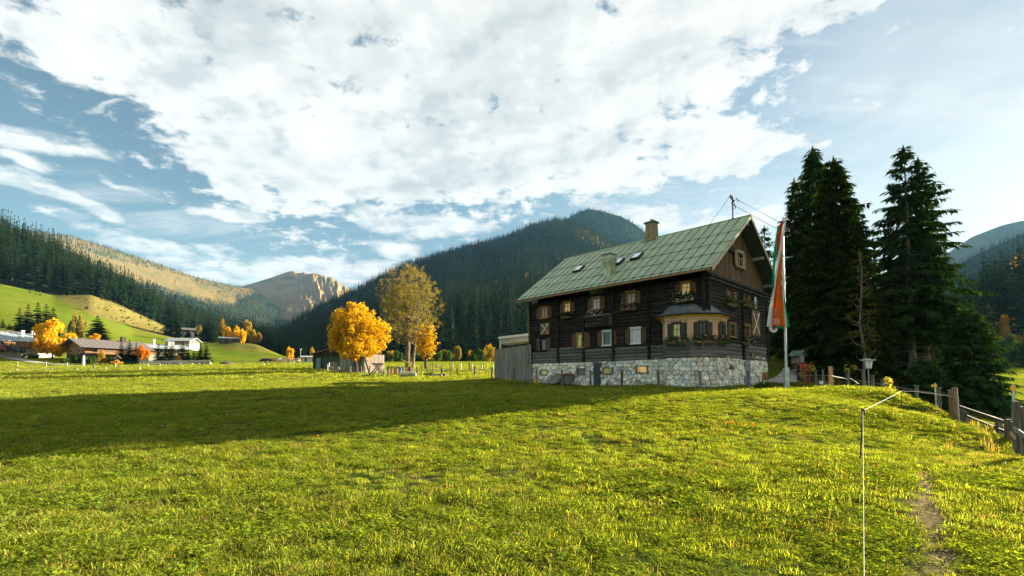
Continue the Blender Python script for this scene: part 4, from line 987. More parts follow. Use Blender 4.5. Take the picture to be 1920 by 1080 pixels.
# rubble stone base -------------------------------------------------------------------------
def clip_poly(pl, nx, ny, c):                  # keep nx*x+ny*y <= c
    o = []
    for i in range(len(pl)):
        a, b_ = pl[i], pl[(i + 1) % len(pl)]; da, db = nx * a[0] + ny * a[1] - c, nx * b_[0] + ny * b_[1] - c
        if da <= 0: o.append(a)
        if da * db < 0: t_ = da / (da - db); o.append((a[0] + (b_[0] - a[0]) * t_, a[1] + (b_[1] - a[1]) * t_))
    return o
n_stone = [0]; STN = []
plinth = MB()
base_pts = [(0, L_)] + [(0., 3.0)] + BP[1:5] + [(1.9, 0), (W_, 0.)]
def stones(a, b_, ztopf, zbotf, size, holes, seed, parts=True):
    ln, d, an = bay_face(a, b_); g = random.Random(seed); nrm = Vector((d.y, -d.x, 0))
    zt = max(ztopf(0), ztopf(ln)); zb = min(zbotf(0), zbotf(ln)); sd = []; row = 0; z = zb
    while z < zt:
        hh = size * .72; x = -size * (row % 2) * .5
        while x < ln + size: sd.append((x + g.uniform(-.36, .36) * size, z + g.uniform(-.3, .3) * hh + hh / 2)); x += size * g.choice((.8, 1., 1.35))
        z += hh; row += 1
    for i, (x, z) in enumerate(sd):
        pl = [(0, zb - .1), (ln, zb - .1), (ln, ztopf(ln)), (0, ztopf(0))]
        for j, (x2, z2) in enumerate(sd):
            if j == i or abs(x2 - x) > 3 * size or abs(z2 - z) > 3 * size: continue
            nx, nz = x2 - x, z2 - z; pl = clip_poly(pl, nx, nz, (x2 * x2 + z2 * z2 - x * x - z * z) / 2)
            if len(pl) < 3: break
        if len(pl) < 3: continue
        for (h0, h1, z0, z1) in holes:
            if max(p[0] for p in pl) < h0 or min(p[0] for p in pl) > h1 or max(p[1] for p in pl) < z0 or min(p[1] for p in pl) > z1: continue
            cx, cz = sum(p[0] for p in pl) / len(pl), sum(p[1] for p in pl) / len(pl)
            dd = sorted(((h0 - cx, (1, 0, h0)), (cx - h1, (-1, 0, -h1)), (z0 - cz, (0, 1, z0)), (cz - z1, (0, -1, -z1))), key=lambda k: -k[0])
            if dd[0][0] < 0: pl = []; break
            pl = clip_poly(pl, *dd[0][1])
            if len(pl) < 3: break
        if len(pl) < 3: continue
        cx, cz = sum(p[0] for p in pl) / len(pl), sum(p[1] for p in pl) / len(pl)
        ext = max(math.hypot(p[0] - cx, p[1] - cz) for p in pl)
        if ext < .06: continue
        # round the corners a little, then raise a domed face
        q_ = []
        for k in range(len(pl)):
            p0, p1, p2 = pl[k - 1], pl[k], pl[(k + 1) % len(pl)]
            for pp in (p0, p2): q_.append((p1[0] + (pp[0] - p1[0]) * .22, p1[1] + (pp[1] - p1[1]) * .22))
        dep = g.uniform(.02, .12); mg = .016
        ring = lambda sc, y, jt=0: [((p[0] - cx) * sc * (1 - mg / ext), y + g.uniform(-jt, jt), (p[1] - cz) * sc * (1 - mg / ext)) for p in q_]
        mb = MB(); n = len(q_); mb.v = ring(1, .02) + ring(.97, -dep * .75, .006) + ring(.78, -dep, .008)
        for r_ in range(2):
            for k in range(n): mb.face((r_ * n + k, r_ * n + (k + 1) % n, (r_ + 1) * n + (k + 1) % n, (r_ + 1) * n + k))
        mb.face(range(2 * n, 3 * n)); base = (a[0] + d.x * cx, a[1] + d.y * cx, cz)
        mt_ = M_STONE[g.choices(range(4), (.34, .42, .12, .12))[0]]
        n_stone[0] += 1; STN.append((math.hypot(*((HO + HV * base[0] + HU * base[1])[:2])), mb, mt_, base, an))
zb_u = lambda u: gz(*(HO + HU * u)[:2]) - .25
PL = MB()
inner = [(0.06, L_ - .05), (.06, 2.95), (-.94, 2.18), (-.94, .62), (.16, -.42), (1.68, -.42), (1.84, .06), (W_ - .05, .06), (W_ - .05, L_ - .05)]
PL.prism(inner, -1.6, ZS - .02); PL.prism([(2.2, .07), (W_ - .06, .07), (W_ - .06, .3), (2.2, .3)], ZS - .02, 2.0); PL = PL.obj('stone_base', M_MORT, house)
def fhole(px0, px1, pt, pb): r = fr(px0, px1, pt, pb); return r
BH = [fr(1013, 1027, 694.5, 703), fr(1081.7, 1098, 691, 703.4), fr(1114, 1126.5, 680, 724), fr(1130, 1149, 689.4, 701.7), fr(1193, 1215, 686, 699.6)]
sx = lambda r: (L_ - max(r[:2]), L_ - min(r[:2]), r[2], r[3])
stones((0, L_), (0, 3.0), lambda x: ZS, lambda x: zb_u(L_ - x * .8), .36, [sx(r) for r in BH], 21)
for k, (a, b_) in enumerate(zip(BP[:-1], BP[1:])): stones(a, b_, lambda x: ZS, lambda x: -.75, .40, [], 30 + k)
GH = [gr(1367.5, 1375, 683, 692.5), gr(1395, 1405, 675, 724)]
stones((1.9, 0), (W_, 0), lambda x: ZS + .1 + .42 * min(1, x / 6), lambda x: -.65, .36, [(r[0] - 1.9, r[1] - 1.9, r[2], r[3]) for r in GH], 41)
print('stones', n_stone[0])
STN.sort(key=lambda k: k[0]); FILL = {}
for i, (_, mb, mt_, base, an) in enumerate(STN):
    if i < 290: mb.obj('stone', mt_, PL, base, an); continue
    f = FILL.setdefault(mt_.name, MB()); n = f.n(); M = Matrix.Translation(base) @ Matrix.Rotation(an, 4, 'Z'); f.v += [tuple(M @ Vector(v)) for v in mb.v]; f.f += [tuple(n + j for j in fc) for fc in mb.f]; f.m += [0] * len(mb.f)
for k_, f in FILL.items(): tag(f.obj('rubble_stones', bpy.data.materials[k_], PL), kind='stuff')
M_REV = mat('window_reveal', (.22, .20, .16), (.13, .12, .10), 3, .9)
for i, r in enumerate(BH):
    a, b_, z0, z1 = r; wd = abs(b_ - a)
    if i == 2:
        z0 = gz(*(HO + HU * a)[:2]) - .1
        mb = MB(); mb.box((-.03, (a + b_) / 2, (z0 + z1) / 2), (.1, wd, z1 - z0)); dr = mb.obj('cellar_door', glass('blue_black_door', (.012, .016, .03), rough=.5), house)
        dr['label'] = 'narrow blue black cellar door in the stone base'
        mb = MB(); mb.box((-.1, (a + b_) / 2 + wd * .32, (z0 + z1) / 2), (.04, .04, .14)); mb.obj('handle', M_IRON, dr); continue
    e = MB(); h = z1 - z0
    for s in (-1, 1): e.box((-.01, (a + b_) / 2 + s * (wd / 2 - .03), (z0 + z1) / 2), (.16, .06, h))
    e.box((-.01, (a + b_) / 2, z1 - .025), (.16, wd - .122, .05)); e.box((-.01, (a + b_) / 2, z0 + .025), (.18, wd - .122, .05))
    o = e.obj('cellar_window', M_REV, house); mb = MB(); mb.box((.02, (a + b_) / 2, (z0 + z1) / 2), (.03, wd - .12, h - .1)); mb.obj('pane', (M_GL_GRN, M_GL_TEAL, None, M_GL_GRN, M_GL_GLOW)[i], o)
a, b_, z0, z1 = GH[0]; mb = MB(); mb.box(((a + b_) / 2, 0, (z0 + z1) / 2), (b_ - a, .06, z1 - z0)); mb.obj('cellar_opening', M_GL_DK, house)
a, b_, z0, z1 = GH[1]; mb = MB(); mb.box(((a + b_) / 2, -.02, (z1 - 1.) / 2), (b_ - a, .08, z1 + 1.)); o = mb.obj('side_door', mat('grey_door_paint', (.25, .27, .26), (.19, .2, .2), 2), house); o['label'] = 'grey side door in the stone base'
mb = MB(); mb.box((b_ - .12, -.08, .7), (.04, .05, .14)); mb.obj('handle', M_IRON, o)
# three plain outer sides that the photograph does not show
mb = MB(); mb.box((W_ - .12, L_ / 2, 3.9), (.24, L_ - .3, 5.6)); mb.box((W_ / 2, L_ - .12, 3.9), (W_ - .5, .24, 5.6)); mb.v += [(.3, L_ - .2, 6.7), (W_ - .3, L_ - .2, 6.7), (W_ / 2, L_ - .2, roofz(W_ / 2))]; mb.face((18 - 2, 17, 18)) ; mb.obj('rear_wall', M_LOG, house)
# boxed-out closet on the front
u0, u1 = fac(1150, 603)[0], fac(1105, 603)[0]; zt, zb = fac(1128, 594)[1], fac(1128, 613)[1]
mb = MB(); mb.box((-.32, (u0 + u1) / 2, (zt + zb) / 2), (.5, u1 - u0, zt - zb)); mb.box((-.34, (u0 + u1) / 2, zt + .05), (.62, u1 - u0 + .15, .09)); o = mb.obj('boxed_recess', M_LOGG, house)
for k in range(3): mb = MB(); mb.box((-.585, (u0 + u1) / 2, zb + (zt - zb) * (k + .5) / 3), (.03, u1 - u0 - .02, (zt - zb) / 3 - .02)); mb.obj('board', M_LOG, o)

# roof ------------------------------------------------------------------------------------------
SLEN = math.hypot(W_ / 2 + OE, ZR - ZE); RA = math.atan2(ZR - ZE, W_ / 2 + OE)
roof = MB()
e0, e1, r0, r1 = Vector((-OE, -OV, ZE)), Vector((-OE, L_ + OVL, ZE)), Vector((W_ / 2, -OV, ZR)), Vector((W_ / 2, L_ + OVL, ZR))
f0, f1 = Vector((W_ + OE, -OV, ZE)), Vector((W_ + OE, L_ + OVL, ZE))
roof.slab([e0, e1, r1, r0][::-1], .14)
roof.slab([r0 + Vector((.005, 0, 0)), f0, f1, r1 + Vector((.005, 0, 0))], .14)
roof = roof.obj('roof', M_SEAM, house)
ROWS = [.42, 1.72, 1.72, 1.72, SLEN - .42 - 3 * 1.72 - .05]; NC = 24; CW = (L_ + OV + OVL) / NC; g = random.Random(5)
ex = Vector((math.cos(RA), 0, math.sin(RA))); nrm = Vector((-math.sin(RA), 0, math.cos(RA)))
pm = {}
for i, rl in enumerate(ROWS):
    mb = MB(); mb.box((0, 0, .012), (rl - .02, CW - .045, .014)); 
    mb.box((0, CW / 2 - .035, .022), (rl - .03, .022, .05)); mb.box((-rl / 2 + .025, 0, .024), (.03, CW - .05, .022))
    mb.m = [0] * 6 + [1] * 12; pm[i] = mb.mesh('roof_panel', [M_ROOF, M_SEAM])
s = 0
NRM = Matrix((ex, (0, 1, 0), nrm)).transposed().to_4x4()
for i, rl in enumerate(ROWS):
    for c in range(NC):
        o = link('roof_panel', pm[i], roof); p = e0 + ex * (s + rl / 2) + Vector((0, CW * (c + .5), 0)) + nrm * .004
        o.matrix_local = Matrix.Translation(p) @ NRM @ Matrix.Rotation(g.uniform(-.004, .004), 4, 'X') @ Matrix.Rotation(g.uniform(-.003, .003), 4, 'Y')
    s += rl
mb = MB()                                      # clips where the seams cross
s = 0
for rl in ROWS[:-1]:
    s += rl
    for c in range(1, NC): q = e0 + ex * s + Vector((0, CW * c, 0)) + nrm * .045; mb.box(q, (.12, .07, .07), tilt=Matrix((ex, (0, 1, 0), nrm)).transposed())
tag(mb.obj('seam_clips', M_SEAM, roof), kind='stuff')
mb = MB(); mb.tube([r0 + Vector((0, -.01, .02)), r1 + Vector((0, .01, .02))], .07, 8); mb.obj('ridge_cap', M_ROOF, roof)
mb = MB()
for y, p, q in ((-OV - .02, e0, r0), (-OV - .02, f0, r0)):
    a = Vector((p.x, y, p.z)); b_ = Vector((q.x, y, q.z)); dn = Vector((0, 0, -.26)); n = mb.n()
    for yy in (0, -.04):
        for pp in (a, b_, b_ + dn, a + dn): mb.v.append((pp.x, pp.y + yy, pp.z + .03))
    mb.face((n, n + 1, n + 2, n + 3)); mb.face((n + 7, n + 6, n + 5, n + 4)); [mb.face((n + j, n + 4 + j, n + 4 + (j + 1) % 4, n + (j + 1) % 4)) for j in range(4)]
mb.obj('barge_board', M_TRIM, roof)
mb = MB()
for p, q in ((e1, r1), (f1, r1)):
    a = Vector((p.x, p.y + .02, p.z)); b_ = Vector((q.x, q.y + .02, q.z)); dn = Vector((0, 0, -.22)); n = mb.n()
    for yy in (0, .04):
        for pp in (a, b_, b_ + dn, a + dn): mb.v.append((pp.x, pp.y + yy, pp.z + .03))
    mb.face((n, n + 1, n + 2, n + 3)); mb.face((n + 7, n + 6, n + 5, n + 4)); [mb.face((n + j, n + 4 + j, n + 4 + (j + 1) % 4, n + (j + 1) % 4)) for j in range(4)]
mb.obj('barge_board', M_SEAM, roof)
mb = MB(); mb.tube([(-OE - .07, -OV + .1, ZE - .09), (-OE - .07, L_ + OVL - .1, ZE - .13)], .065, 8); mb.tube([(-OE - .07, L_ + OVL - .5, ZE - .16), (-OE + .1, L_ + .1, ZE - .5), (-.12, L_ + .12, ZE - .95), (-.12, L_ + .12, -.3)], .045, 6); mb.obj('gutter', M_FRAMEB, roof)
# rafters under the eave
rf = MB()
for k in range(22): y = -.3 + k * .76; rf.slab([Vector((-OE + .06, y, ZE - .12)), Vector((-OE + .06, y + .12, ZE - .12)), Vector((.2, y + .12, ZE - .12 + (OE + .14) * sl_)), Vector((.2, y, ZE - .12 + (OE + .14) * sl_))], .12)
tag(rf.obj('rafters', M_LOG, roof), kind='stuff')
RN = (HV * nrm.x + Vector((0, 0, nrm.z))); RO = HO + HV * (-OE) + Vector((0, 0, ZE))
def on_roof(px, py): return loc2(on_plane(px, py, RO, RN))
def roof_frame(p): return Matrix.Translation(p) @ NRM
# three roof lights
for px, py in ((1086, 506.5), (1160, 493.5), (1195, 483)):
    p = on_roof(px, py); mb = MB(); mb.box((0, 0, .10), (1.0, .72, .2)); sk = mb.obj('roof_light', M_IRON, house)
    sk.matrix_local = roof_frame(p); mb = MB(); mb.box((0, 0, .21), (.8, .54, .02)); mb.obj('pane', glass('roof_light_glass', (.75, .78, .78), rough=.12), sk)
# metal hood vent
p = on_roof(1142, 516); mb = MB()
mb.box((0, 0, .15), (.62, .62, .7), taper=1.0); b0 = mb.n()
for z, s_ in ((.45, .26), (1.15, .42), (1.15, .46), (1.3, .46), (1.55, .34)):
    for dx, dy in ((-1, -1), (1, -1), (1, 1), (-1, 1)): mb.v.append((dx * s_, dy * s_, z))
for i in range(4):
    for j in range(4): mb.face((b0 + i * 4 + j, b0 + i * 4 + (j + 1) % 4, b0 + (i + 1) * 4 + (j + 1) % 4, b0 + (i + 1) * 4 + j))
mb.face((b0 + 16, b0 + 17, b0 + 18, b0 + 19)); mb.face((b0 + 3, b0 + 2, b0 + 1, b0))
vt = mb.obj('vent_hood', mat('brass_grey_metal', (.46, .46, .30), (.34, .34, .22), 3, .45, metal=.4), house, tuple(p)); mb = MB(); mb.box((0, 0, 1.62), (1.0, 1.0, .1)); mb.box((0, 0, 1.02), (.92, .92, .06)); mb.obj('vent_cap', M_WHITE, vt)
# brick chimney
p = loc2(on_plane(1222, 446, HO + HV * (W_ / 2), HV)); p.x = W_ / 2; p.z = ZR - .45; g = random.Random(8)
mb = MB(); mb.box((0, 0, .7), (.66, .86, 2.0), taper=.86); ch = mb.obj('chimney', M_MORT, house, tuple(p))
for k in range(15):
    z = -.2 + k * .125; tp = 1 - .14 * (z + .3) / 2.0; hx, hy = .35 * tp, .45 * tp
    for side in range(4):
        n = 3 if side % 2 else 4; wd = (2 * hx if side % 2 == 0 else 2 * hy); m_ = 3 if side % 2 == 0 else 4
        if side in (1, 2): continue
        for j in range(m_):
            a = -wd / 2 + wd * (j + .5) / m_ + (.04 if k % 2 else -.04) * (0 < j < m_ - 1); mb = MB(); mb.box((0, 0, 0), (wd / m_ - .012, .035, .11))
            if side == 0: mb.obj('brick', M_BRICK, ch, (a, -hy + .012, z + .06))
            else: o = mb.obj('brick', M_BRICK, ch, (-hx + .012, a, z + .06), math.pi / 2)
mb = MB(); mb.box((0, 0, 1.76), (.80, 1.0, .12)); mb.box((0, 0, 1.84), (.66, .86, .05)); mb.obj('chimney_cap', M_SEAM, ch)
mb = MB(); mb.lathe([(.03, 1.86), (.03, 2.02), (.16, 2.05), (.02, 2.12)], k=8); mb.obj('chimney_cowl', M_TIN, ch)
mb = MB(); mb.box((0, 0, .02), (1.0, 1.2, .35)); mb.obj('flashing', M_SEAM, ch)
# electricity mast on the ridge
p = loc2(on_plane(1374, 404, HO + HV * (W_ / 2), HV)); p.x = W_ / 2; p.z = ZR
mast = empty('roof_mast', HO + HU * p.y + HV * p.x + Vector((0, 0, ZR)), HA, 'dark metal power mast with cross arm standing on the farmhouse roof ridge', 'power mast')
MH = 1.75
mb = MB(); mb.tube([(0, 0, -.2), (0, 0, MH)], .045, 8); mb.lathe([(.10, .02), (.10, .08), (.06, .12)], k=8); mb.obj('pole', M_IRON, mast)
mb = MB(); mb.box((0, 0, MH - .25), (1.5, .08, .08)); mb.box((0, 0, MH - .55), (.5, .07, .06)); arm = mb.obj('cross_arm', M_IRON, mast); arm.rotation_euler = (0, 0, .15)
INS = []
for k, (x, z) in enumerate(((-.68, MH - .25), (.3, MH - .25), (.68, MH - .25), (.1, MH - .9), (-.1, .95))):
    mb = MB(); mb.tube([(x, 0, z), (x + .08, -.12, z - .03), (x + .12, -.12, z + .09)], .018, 5); mb.lathe([(.045, 0), (.05, .05), (.03, .10)], (x + .12, -.12, z + .08), 8); mb.obj('insulator', M_IRON, mast)
    INS.append(mast.matrix_basis @ Vector((x + .12, -.12, z + .12)))
top = mast.matrix_basis @ Vector((-.66, 0, MH - .3)); gr_ = RO + HU * (loc2(on_plane(1316, 442, RO, RN)).y) + Vector((0, 0, 0)); gp = on_plane(1316, 442, RO, RN)
mb = MB(); mb.tube([top - mast.location, gp - mast.location], .012, 4); o = mb.obj('guy_wire', M_IRON, mast); o.rotation_euler[2] = -HA
M_WIRE = mat('wire', (.10, .10, .095), (.07, .07, .065), 2, .9, spec=0.)
for k, (i, (px, py, Y)) in enumerate(zip((2, 1, 3, 4), ((1935, 620, 150), (1925, 622, 150), (1915, 628, 150), (1905, 634, 150)))):
    a = INS[i]; b_ = P(px, py, Y); pts = []
    for q_ in range(25): t_ = q_ / 24; p = a.lerp(b_, t_); p.z -= 2.2 * 4 * t_ * (1 - t_); pts.append(p - a)
    mb = MB(); mb.tube(pts, .011, 4); o = mb.obj('power_line', M_WIRE, None, tuple(a))
    tag(o, ('topmost', 'second highest', 'third highest', 'lowest')[k] + ' power wire running from the roof mast to the right', 'power line', 'power wires from the farmhouse roof')

# boards with crossed cutlery, oval badge
M_SIGN = mat('brown_sign_board', (.20, .10, .03), (.13, .065, .02), 3, .8, (1, 1, 6))
def cutlery_sign(name, a, b_, z0, z1, wall, lab):
    wd, h = abs(b_ - a), z1 - z0; o = empty(name, (0, 0, 0), 0, lab, 'sign', 'crossed cutlery signs')
    if wall == 'u': o.location = HO + HU * ((a + b_) / 2) - HV * .16 + Vector((0, 0, z0)); o.rotation_euler[2] = HA - math.pi / 2
    else: o.location = HO + HV * ((a + b_) / 2) - HU * .16 + Vector((0, 0, z0)); o.rotation_euler[2] = HA
    mb = MB(); mb.box((0, 0, h / 2), (wd, .04, h)); mb.obj('board', M_SIGN, o)
    for sgn, nm in ((1, 'spoon'), (-1, 'knife')):
        an = math.atan2(wd * .74, h * .84) * sgn; ln = math.hypot(wd * .74, h * .84); mb = MB(); y0, y1 = -.03, -.05 - .01 * (sgn > 0)
        def rect(s0, s1, w0, w1):
            n = mb.n(); c = Vector((0, 0, h / 2)); d = Vector((math.sin(an), 0, math.cos(an))); e = Vector((math.cos(an), 0, -math.sin(an)))
            for yy in (y0, y1):
                for ss, ww in ((s0, -w0), (s0, w0), (s1, w1), (s1, -w1)): q = c + d * ss * ln + e * ww; mb.v.append((q.x, yy, q.z))
            mb.face((n, n + 1, n + 2, n + 3)); mb.face((n + 7, n + 6, n + 5, n + 4)); [mb.face((n + j, n + 4 + j, n + 4 + (j + 1) % 4, n + (j + 1) % 4)) for j in range(4)]
        k_ = wd * .032
        rect(-.5, .2, k_ * 1.1, k_ * .9); 
        if sgn > 0: rect(.2, .3, k_ * .9, k_ * 2); rect(.3, .42, k_ * 2, k_ * 2.1); rect(.42, .5, k_ * 2.1, k_ * .9)
        else: rect(.2, .44, k_ * 1.2, k_ * 1.4); rect(.44, .5, k_ * 1.4, k_ * .4)
        mb.obj(nm, M_WHITE, o)
r = fr(1013.3, 1030.4, 605.6, 627.6, .16); cutlery_sign('cutlery_sign', r[0], r[1], r[2], r[3], 'u', 'brown board with crossed white knife and spoon on the shaded long front of the farmhouse')
r = gr(1409, 1424, 582, 630, .16); cutlery_sign('cutlery_sign', r[0], r[1], r[2], r[3], 'v', 'tall brown board with crossed white knife and spoon on the gable side of the farmhouse')
def oval_sign(px, py, wpx, hpx, off, lab, wall='v', Yd=None, rz=HA):
    if wall == 'v': c = on_plane(px, py, HO - HU * off, HU)
    else: c = P(px, py, Yd)
    k = c.y / F_PX; hh = hpx * k / 2; ww = wpx * k / 2
    o = empty('oval_sign', c, rz, lab, 'sign'); mb = MB()
    pl = lambda s, y: [(ww * s * math.cos(t_ * math.pi / 12), y, hh * s * math.sin(t_ * math.pi / 12)) for t_ in range(24)]
    def disc(s, y0, y1, name, m_, par=o, dz=0., sc=(1, 1), dx=0.):
        mb = MB(); mb.v = [(x * sc[0] + dx, y, z * sc[1] + dz) for x, y, z in pl(s, y0)] + [(x * sc[0] + dx, y, z * sc[1] + dz) for x, y, z in pl(s, y1)]
        mb.face(range(23, -1, -1)); mb.face(range(24, 48)); [mb.face((j, (j + 1) % 24, 24 + (j + 1) % 24, 24 + j)) for j in range(24)]; return mb.obj(name, m_, par)
    disc(1, -.03, .03, 'badge', M_WHITE); return o, disc, ww, hh
o, disc, ww, hh = oval_sign(1416.5, 568, 11, 23, .3, 'white oval sign with a blue green emblem above the tall cutlery board')
disc(.72, -.045, -.03, 'emblem_field', mat('emblem_blue', (.35, .55, .62), (.2, .38, .5), 12)); disc(.3, -.06, -.045, 'emblem', mat('emblem_green', (.05, .30, .22), (.02, .15, .2), 12), dz=-hh * .1)
o, disc, ww, hh = oval_sign(1450, 615, 17, 17, 0, 'round white hanging sign with green band and red emblem showing below the flag', None, 32.5, .15)
disc(.78, -.045, -.03, 'band', mat('sign_green', (.02, .32, .16), (.02, .25, .12), 3), dz=hh * .5, sc=(1, .35)); disc(.4, -.06, -.03, 'emblem', mat('sign_red', (.45, .03, .03), (.3, .02, .02), 14), dz=-hh * .1)
mb = MB(); mb.tube([(0, 0, hh), (0, .0, hh + .5), (-.9, .6, hh + .5)], .02, 5); mb.obj('bracket', M_IRON, o)

# flower boxes ----------------------------------------------------------------------------------
M_PINK = mat('pink_petals', (.80, .25, .36), (.7, .12, .24), 9); M_WPET = mat('white_petals_box', (.85, .82, .82), (.75, .65, .7), 9); M_BOX = mat('flower_box_wood', (.32, .20, .10), (.2, .12, .06), 3, .8)
def flower_box(loc, rz, wd, lab, seed, pink=.5, white=.2, hgt=.42, n=330, box=M_BOX):
    o = empty('flower_box', loc, rz, lab, 'flower box', 'flower boxes on the farmhouse windows'); g = np.random.default_rng(seed)
    mb = MB(); mb.box((0, -.13, -.1), (wd, .2, .17)); mb.obj('box', box, o)
    cs = [(x, -.17, .12 + g.uniform(-.05, .12), hgt * g.uniform(.38, .55)) for x in np.linspace(-wd / 2, wd / 2, 6)] + [(x, -.28, -.12, hgt * .33) for x in np.linspace(-wd / 2.3, wd / 2.3, 4)]
    V, Fq = leaf_cloud(cs, n, .05, seed, .6); link('foliage', np_mesh('foliage', V, Fq, M_GREENL), o)
    for nm, m_, k in (('pink_flowers', M_PINK, int(70 * pink)), ('white_flowers', M_WPET, int(70 * white))):
        if k: V, Fq = leaf_cloud([(a, b_ - .04, c, r_ * 1.1) for a, b_, c, r_ in cs], k, .042, seed + 9, .62); tag(link(nm, np_mesh(nm, V, Fq, m_), o), kind='stuff')
    return o
def fb_u(px0, px1, py, off, lab, seed, **k):
    a, z = fac(px0, py, off); b_, z2 = fac(px1, py, off); return flower_box(HO + HU * ((a + b_) / 2) - HV * off + Vector((0, 0, (z + z2) / 2)), HA - math.pi / 2, abs(b_ - a) * .8, lab, seed, **k)
def fb_v(px0, px1, py, off, lab, seed, **k):
    a, z = gab(px0, py, off); b_, z2 = gab(px1, py, off); return flower_box(HO + HV * ((a + b_) / 2) - HU * off + Vector((0, 0, (z + z2) / 2)), HA, abs(b_ - a) * .8, lab, seed, **k)
fb_u(1054, 1074, 593, .18, 'green flower box with few white flowers under the second upper window from the left', 1, pink=.05, white=.15)
fb_u(1101, 1132, 590, .18, 'flower box with pink and white flowers under the middle upper window', 2, pink=.6, white=.7, hgt=.55)
fb_u(1164, 1198, 577, .18, 'flower box with red and pink flowers at its left under the fourth upper window', 3, pink=.7, white=.1, hgt=.5)
fb_u(1265, 1304, 560, .18, 'large flower box of white flowers under the upper window above the bay', 4, pink=.05, white=1., hgt=.6, n=420)
fb_v(1360, 1383, 570, .2, 'yellow green flower box under the first upper window on the gable side', 5, pink=.3, white=.1, hgt=.55)
fb_v(1391, 1409, 572, .2, 'pink flower box under the second upper window on the gable side', 6, pink=.9, white=.2, hgt=.55)
fb_v(1392, 1407, 642, .2, 'pale flower box beside the tall cutlery board on the gable side', 7, pink=.4, white=.5, hgt=.6)
LB = ['pink flower box under the left bay window pane', 'pink flower box under the middle bay window pane', 'yellow green flower box under the right bay window pane']
for i, k in enumerate((1, 2, 3)):
    a, b_ = BP[k], BP[k + 1]; ln, d, an = bay_face(a, b_); c = (a[0] + d.x * ln / 2 + d.y * .06, a[1] + d.y * ln / 2 - d.x * .06)
    flower_box(HO + HV * c[0] + HU * c[1] + Vector((0, 0, 2.62)), HA + an, ln * .78, LB[i], 20 + i, pink=(.6, .5, .35)[i], white=.08, hgt=.5, n=420)

# ------------------------------------------------------------------ putting things on the ground
_Ys = np.geomspace(3, 240, 500)
def Yat(px, py):
    """depth at which the ground shows at this photo pixel"""
    X = (px - 960) / F_PX * _Ys; Z = ground(X, _Ys); x_, y_ = img_xy(np.stack([X, _Ys, Z], 1)); d = y_ - py
    for i in range(len(d) - 1):
        if d[i] >= 0 > d[i + 1]: return _Ys[i] + (_Ys[i + 1] - _Ys[i]) * d[i] / (d[i] - d[i + 1])
    return _Ys[np.argmin(np.abs(d))]
def put(px, py): return G(px, Yat(px, py))
def ribbon(name, pts, wd, mtl, dz=.03, kind='structure'):
    V = []; n = len(pts)
    for i, p in enumerate(pts):
        a, b_ = Vector(pts[max(i - 1, 0)]), Vector(pts[min(i + 1, n - 1)]); d = (b_ - a); d.z = 0; d.normalize(); nx = Vector((-d.y, d.x, 0))
        for k in range(-2, 3): q = Vector(p) + nx * wd * k / 4; V.append((q.x, q.y, gz(q.x, q.y) + dz))
    Fq = [(i * 5 + k, i * 5 + k + 1, i * 5 + k + 6, i * 5 + k + 5) for i in range(n - 1) for k in range(4)]
    me = bpy.data.meshes.new(name); me.from_pydata(V, [], Fq); me.materials.append(mtl); return tag(link(name, me), kind=kind)
def resample(pts, n):
    pts = [Vector(p) for p in pts]; out = []
    for i in range(n):
        f = i / (n - 1) * (len(pts) - 1); k = min(int(f), len(pts) - 2); out.append(pts[k].lerp(pts[k + 1], f - k))
    return out
M_ROAD = mat('gravel_road', (.34, .31, .26), (.24, .22, .18), 8, .95)
M_PAVE = mat('paving_slab', (.34, .32, .27), (.25, .23, .2), 5, .9)
ribbon('village_road', resample([P(-150, 648, 125), P(0, 657, 117), P(60, 669, 112), P(100, 675, 110), P(165, 683, 105), P(240, 686, 104), P(330, 685, 112)], 60), 2.6, M_ROAD, .12)
ribbon('farm_road', resample([G(700, 86), G(800, 79), G(870, 70), G(930, 66), G(960, 60)], 30), 2.4, M_ROAD, .04)
ribbon('terrace_path', resample([G(1436, 39.5), G(1446, 38.6), G(1470, 41), G(1490, 46)], 14), 1.7, M_PAVE, .05)

# ------------------------------------------------------------------ big trees
def big_spruce(px, Y, ytop, rad, seed, lab, levels=62, per=8, sprays=26, base=.05, k=.8, gap=.0, shape=.66, mtl=M_SPR, droop=.28, cat='tree', base_z=None):
    b = G(px, Y); 
    if base_z is not None: b.z = base_z
    h = P(px, ytop, Y).z - b.z
    o = empty('spruce_tree', b, seed * 1.3, lab, cat, 'tall spruces beside the farmhouse')
    V, Fq = spruce_arrays(h, rad, levels, per, seed, sprays=sprays, base=base, k=k, gap=gap, shape=shape, droop=droop)
    link('crown', np_mesh('crown', V, Fq, mtl), o)
    tb = trunk_mb(h * .97, .0135 * h + .06, 8, .003, seed); g = random.Random(seed)
    for i in range(levels * 3):                # dead and living limbs
        z = h * (.06 + .9 * i / (levels * 3)); f = z / h; a = g.random() * 6.28; r = rad * (1 - f) ** shape * g.uniform(.5, .85)
        tb.tube([(0, 0, z), (r * .5 * math.cos(a), r * .5 * math.sin(a), z - .02 * r), (r * math.cos(a), r * math.sin(a), z - .17 * r)], [.035 * (1.2 - f) + .01, .02, .006], 3, cap=False)
    tb.obj('trunk', M_BARKL if seed % 2 else M_BARK, o); return o
big_spruce(1538, 50, 279, 5.3, 1, 'tallest dark spruce of the left group, standing behind the flag', levels=70, per=9, sprays=38)
big_spruce(1578, 45, 298, 5.6, 2, 'broad greener spruce at the front of the left group', levels=66, per=9, sprays=38, mtl=leaf_mat('sun_toned_needles', (.018, .042, .010), (.045, .075, .014), .25, .2, .7))  # yellower needle copy with the sunlit look put into its colour
big_spruce(1500, 52, 338, 3.9, 3, 'narrow dark spruce at the left edge of the left group, nearest the gable', levels=60, per=9, sprays=36)
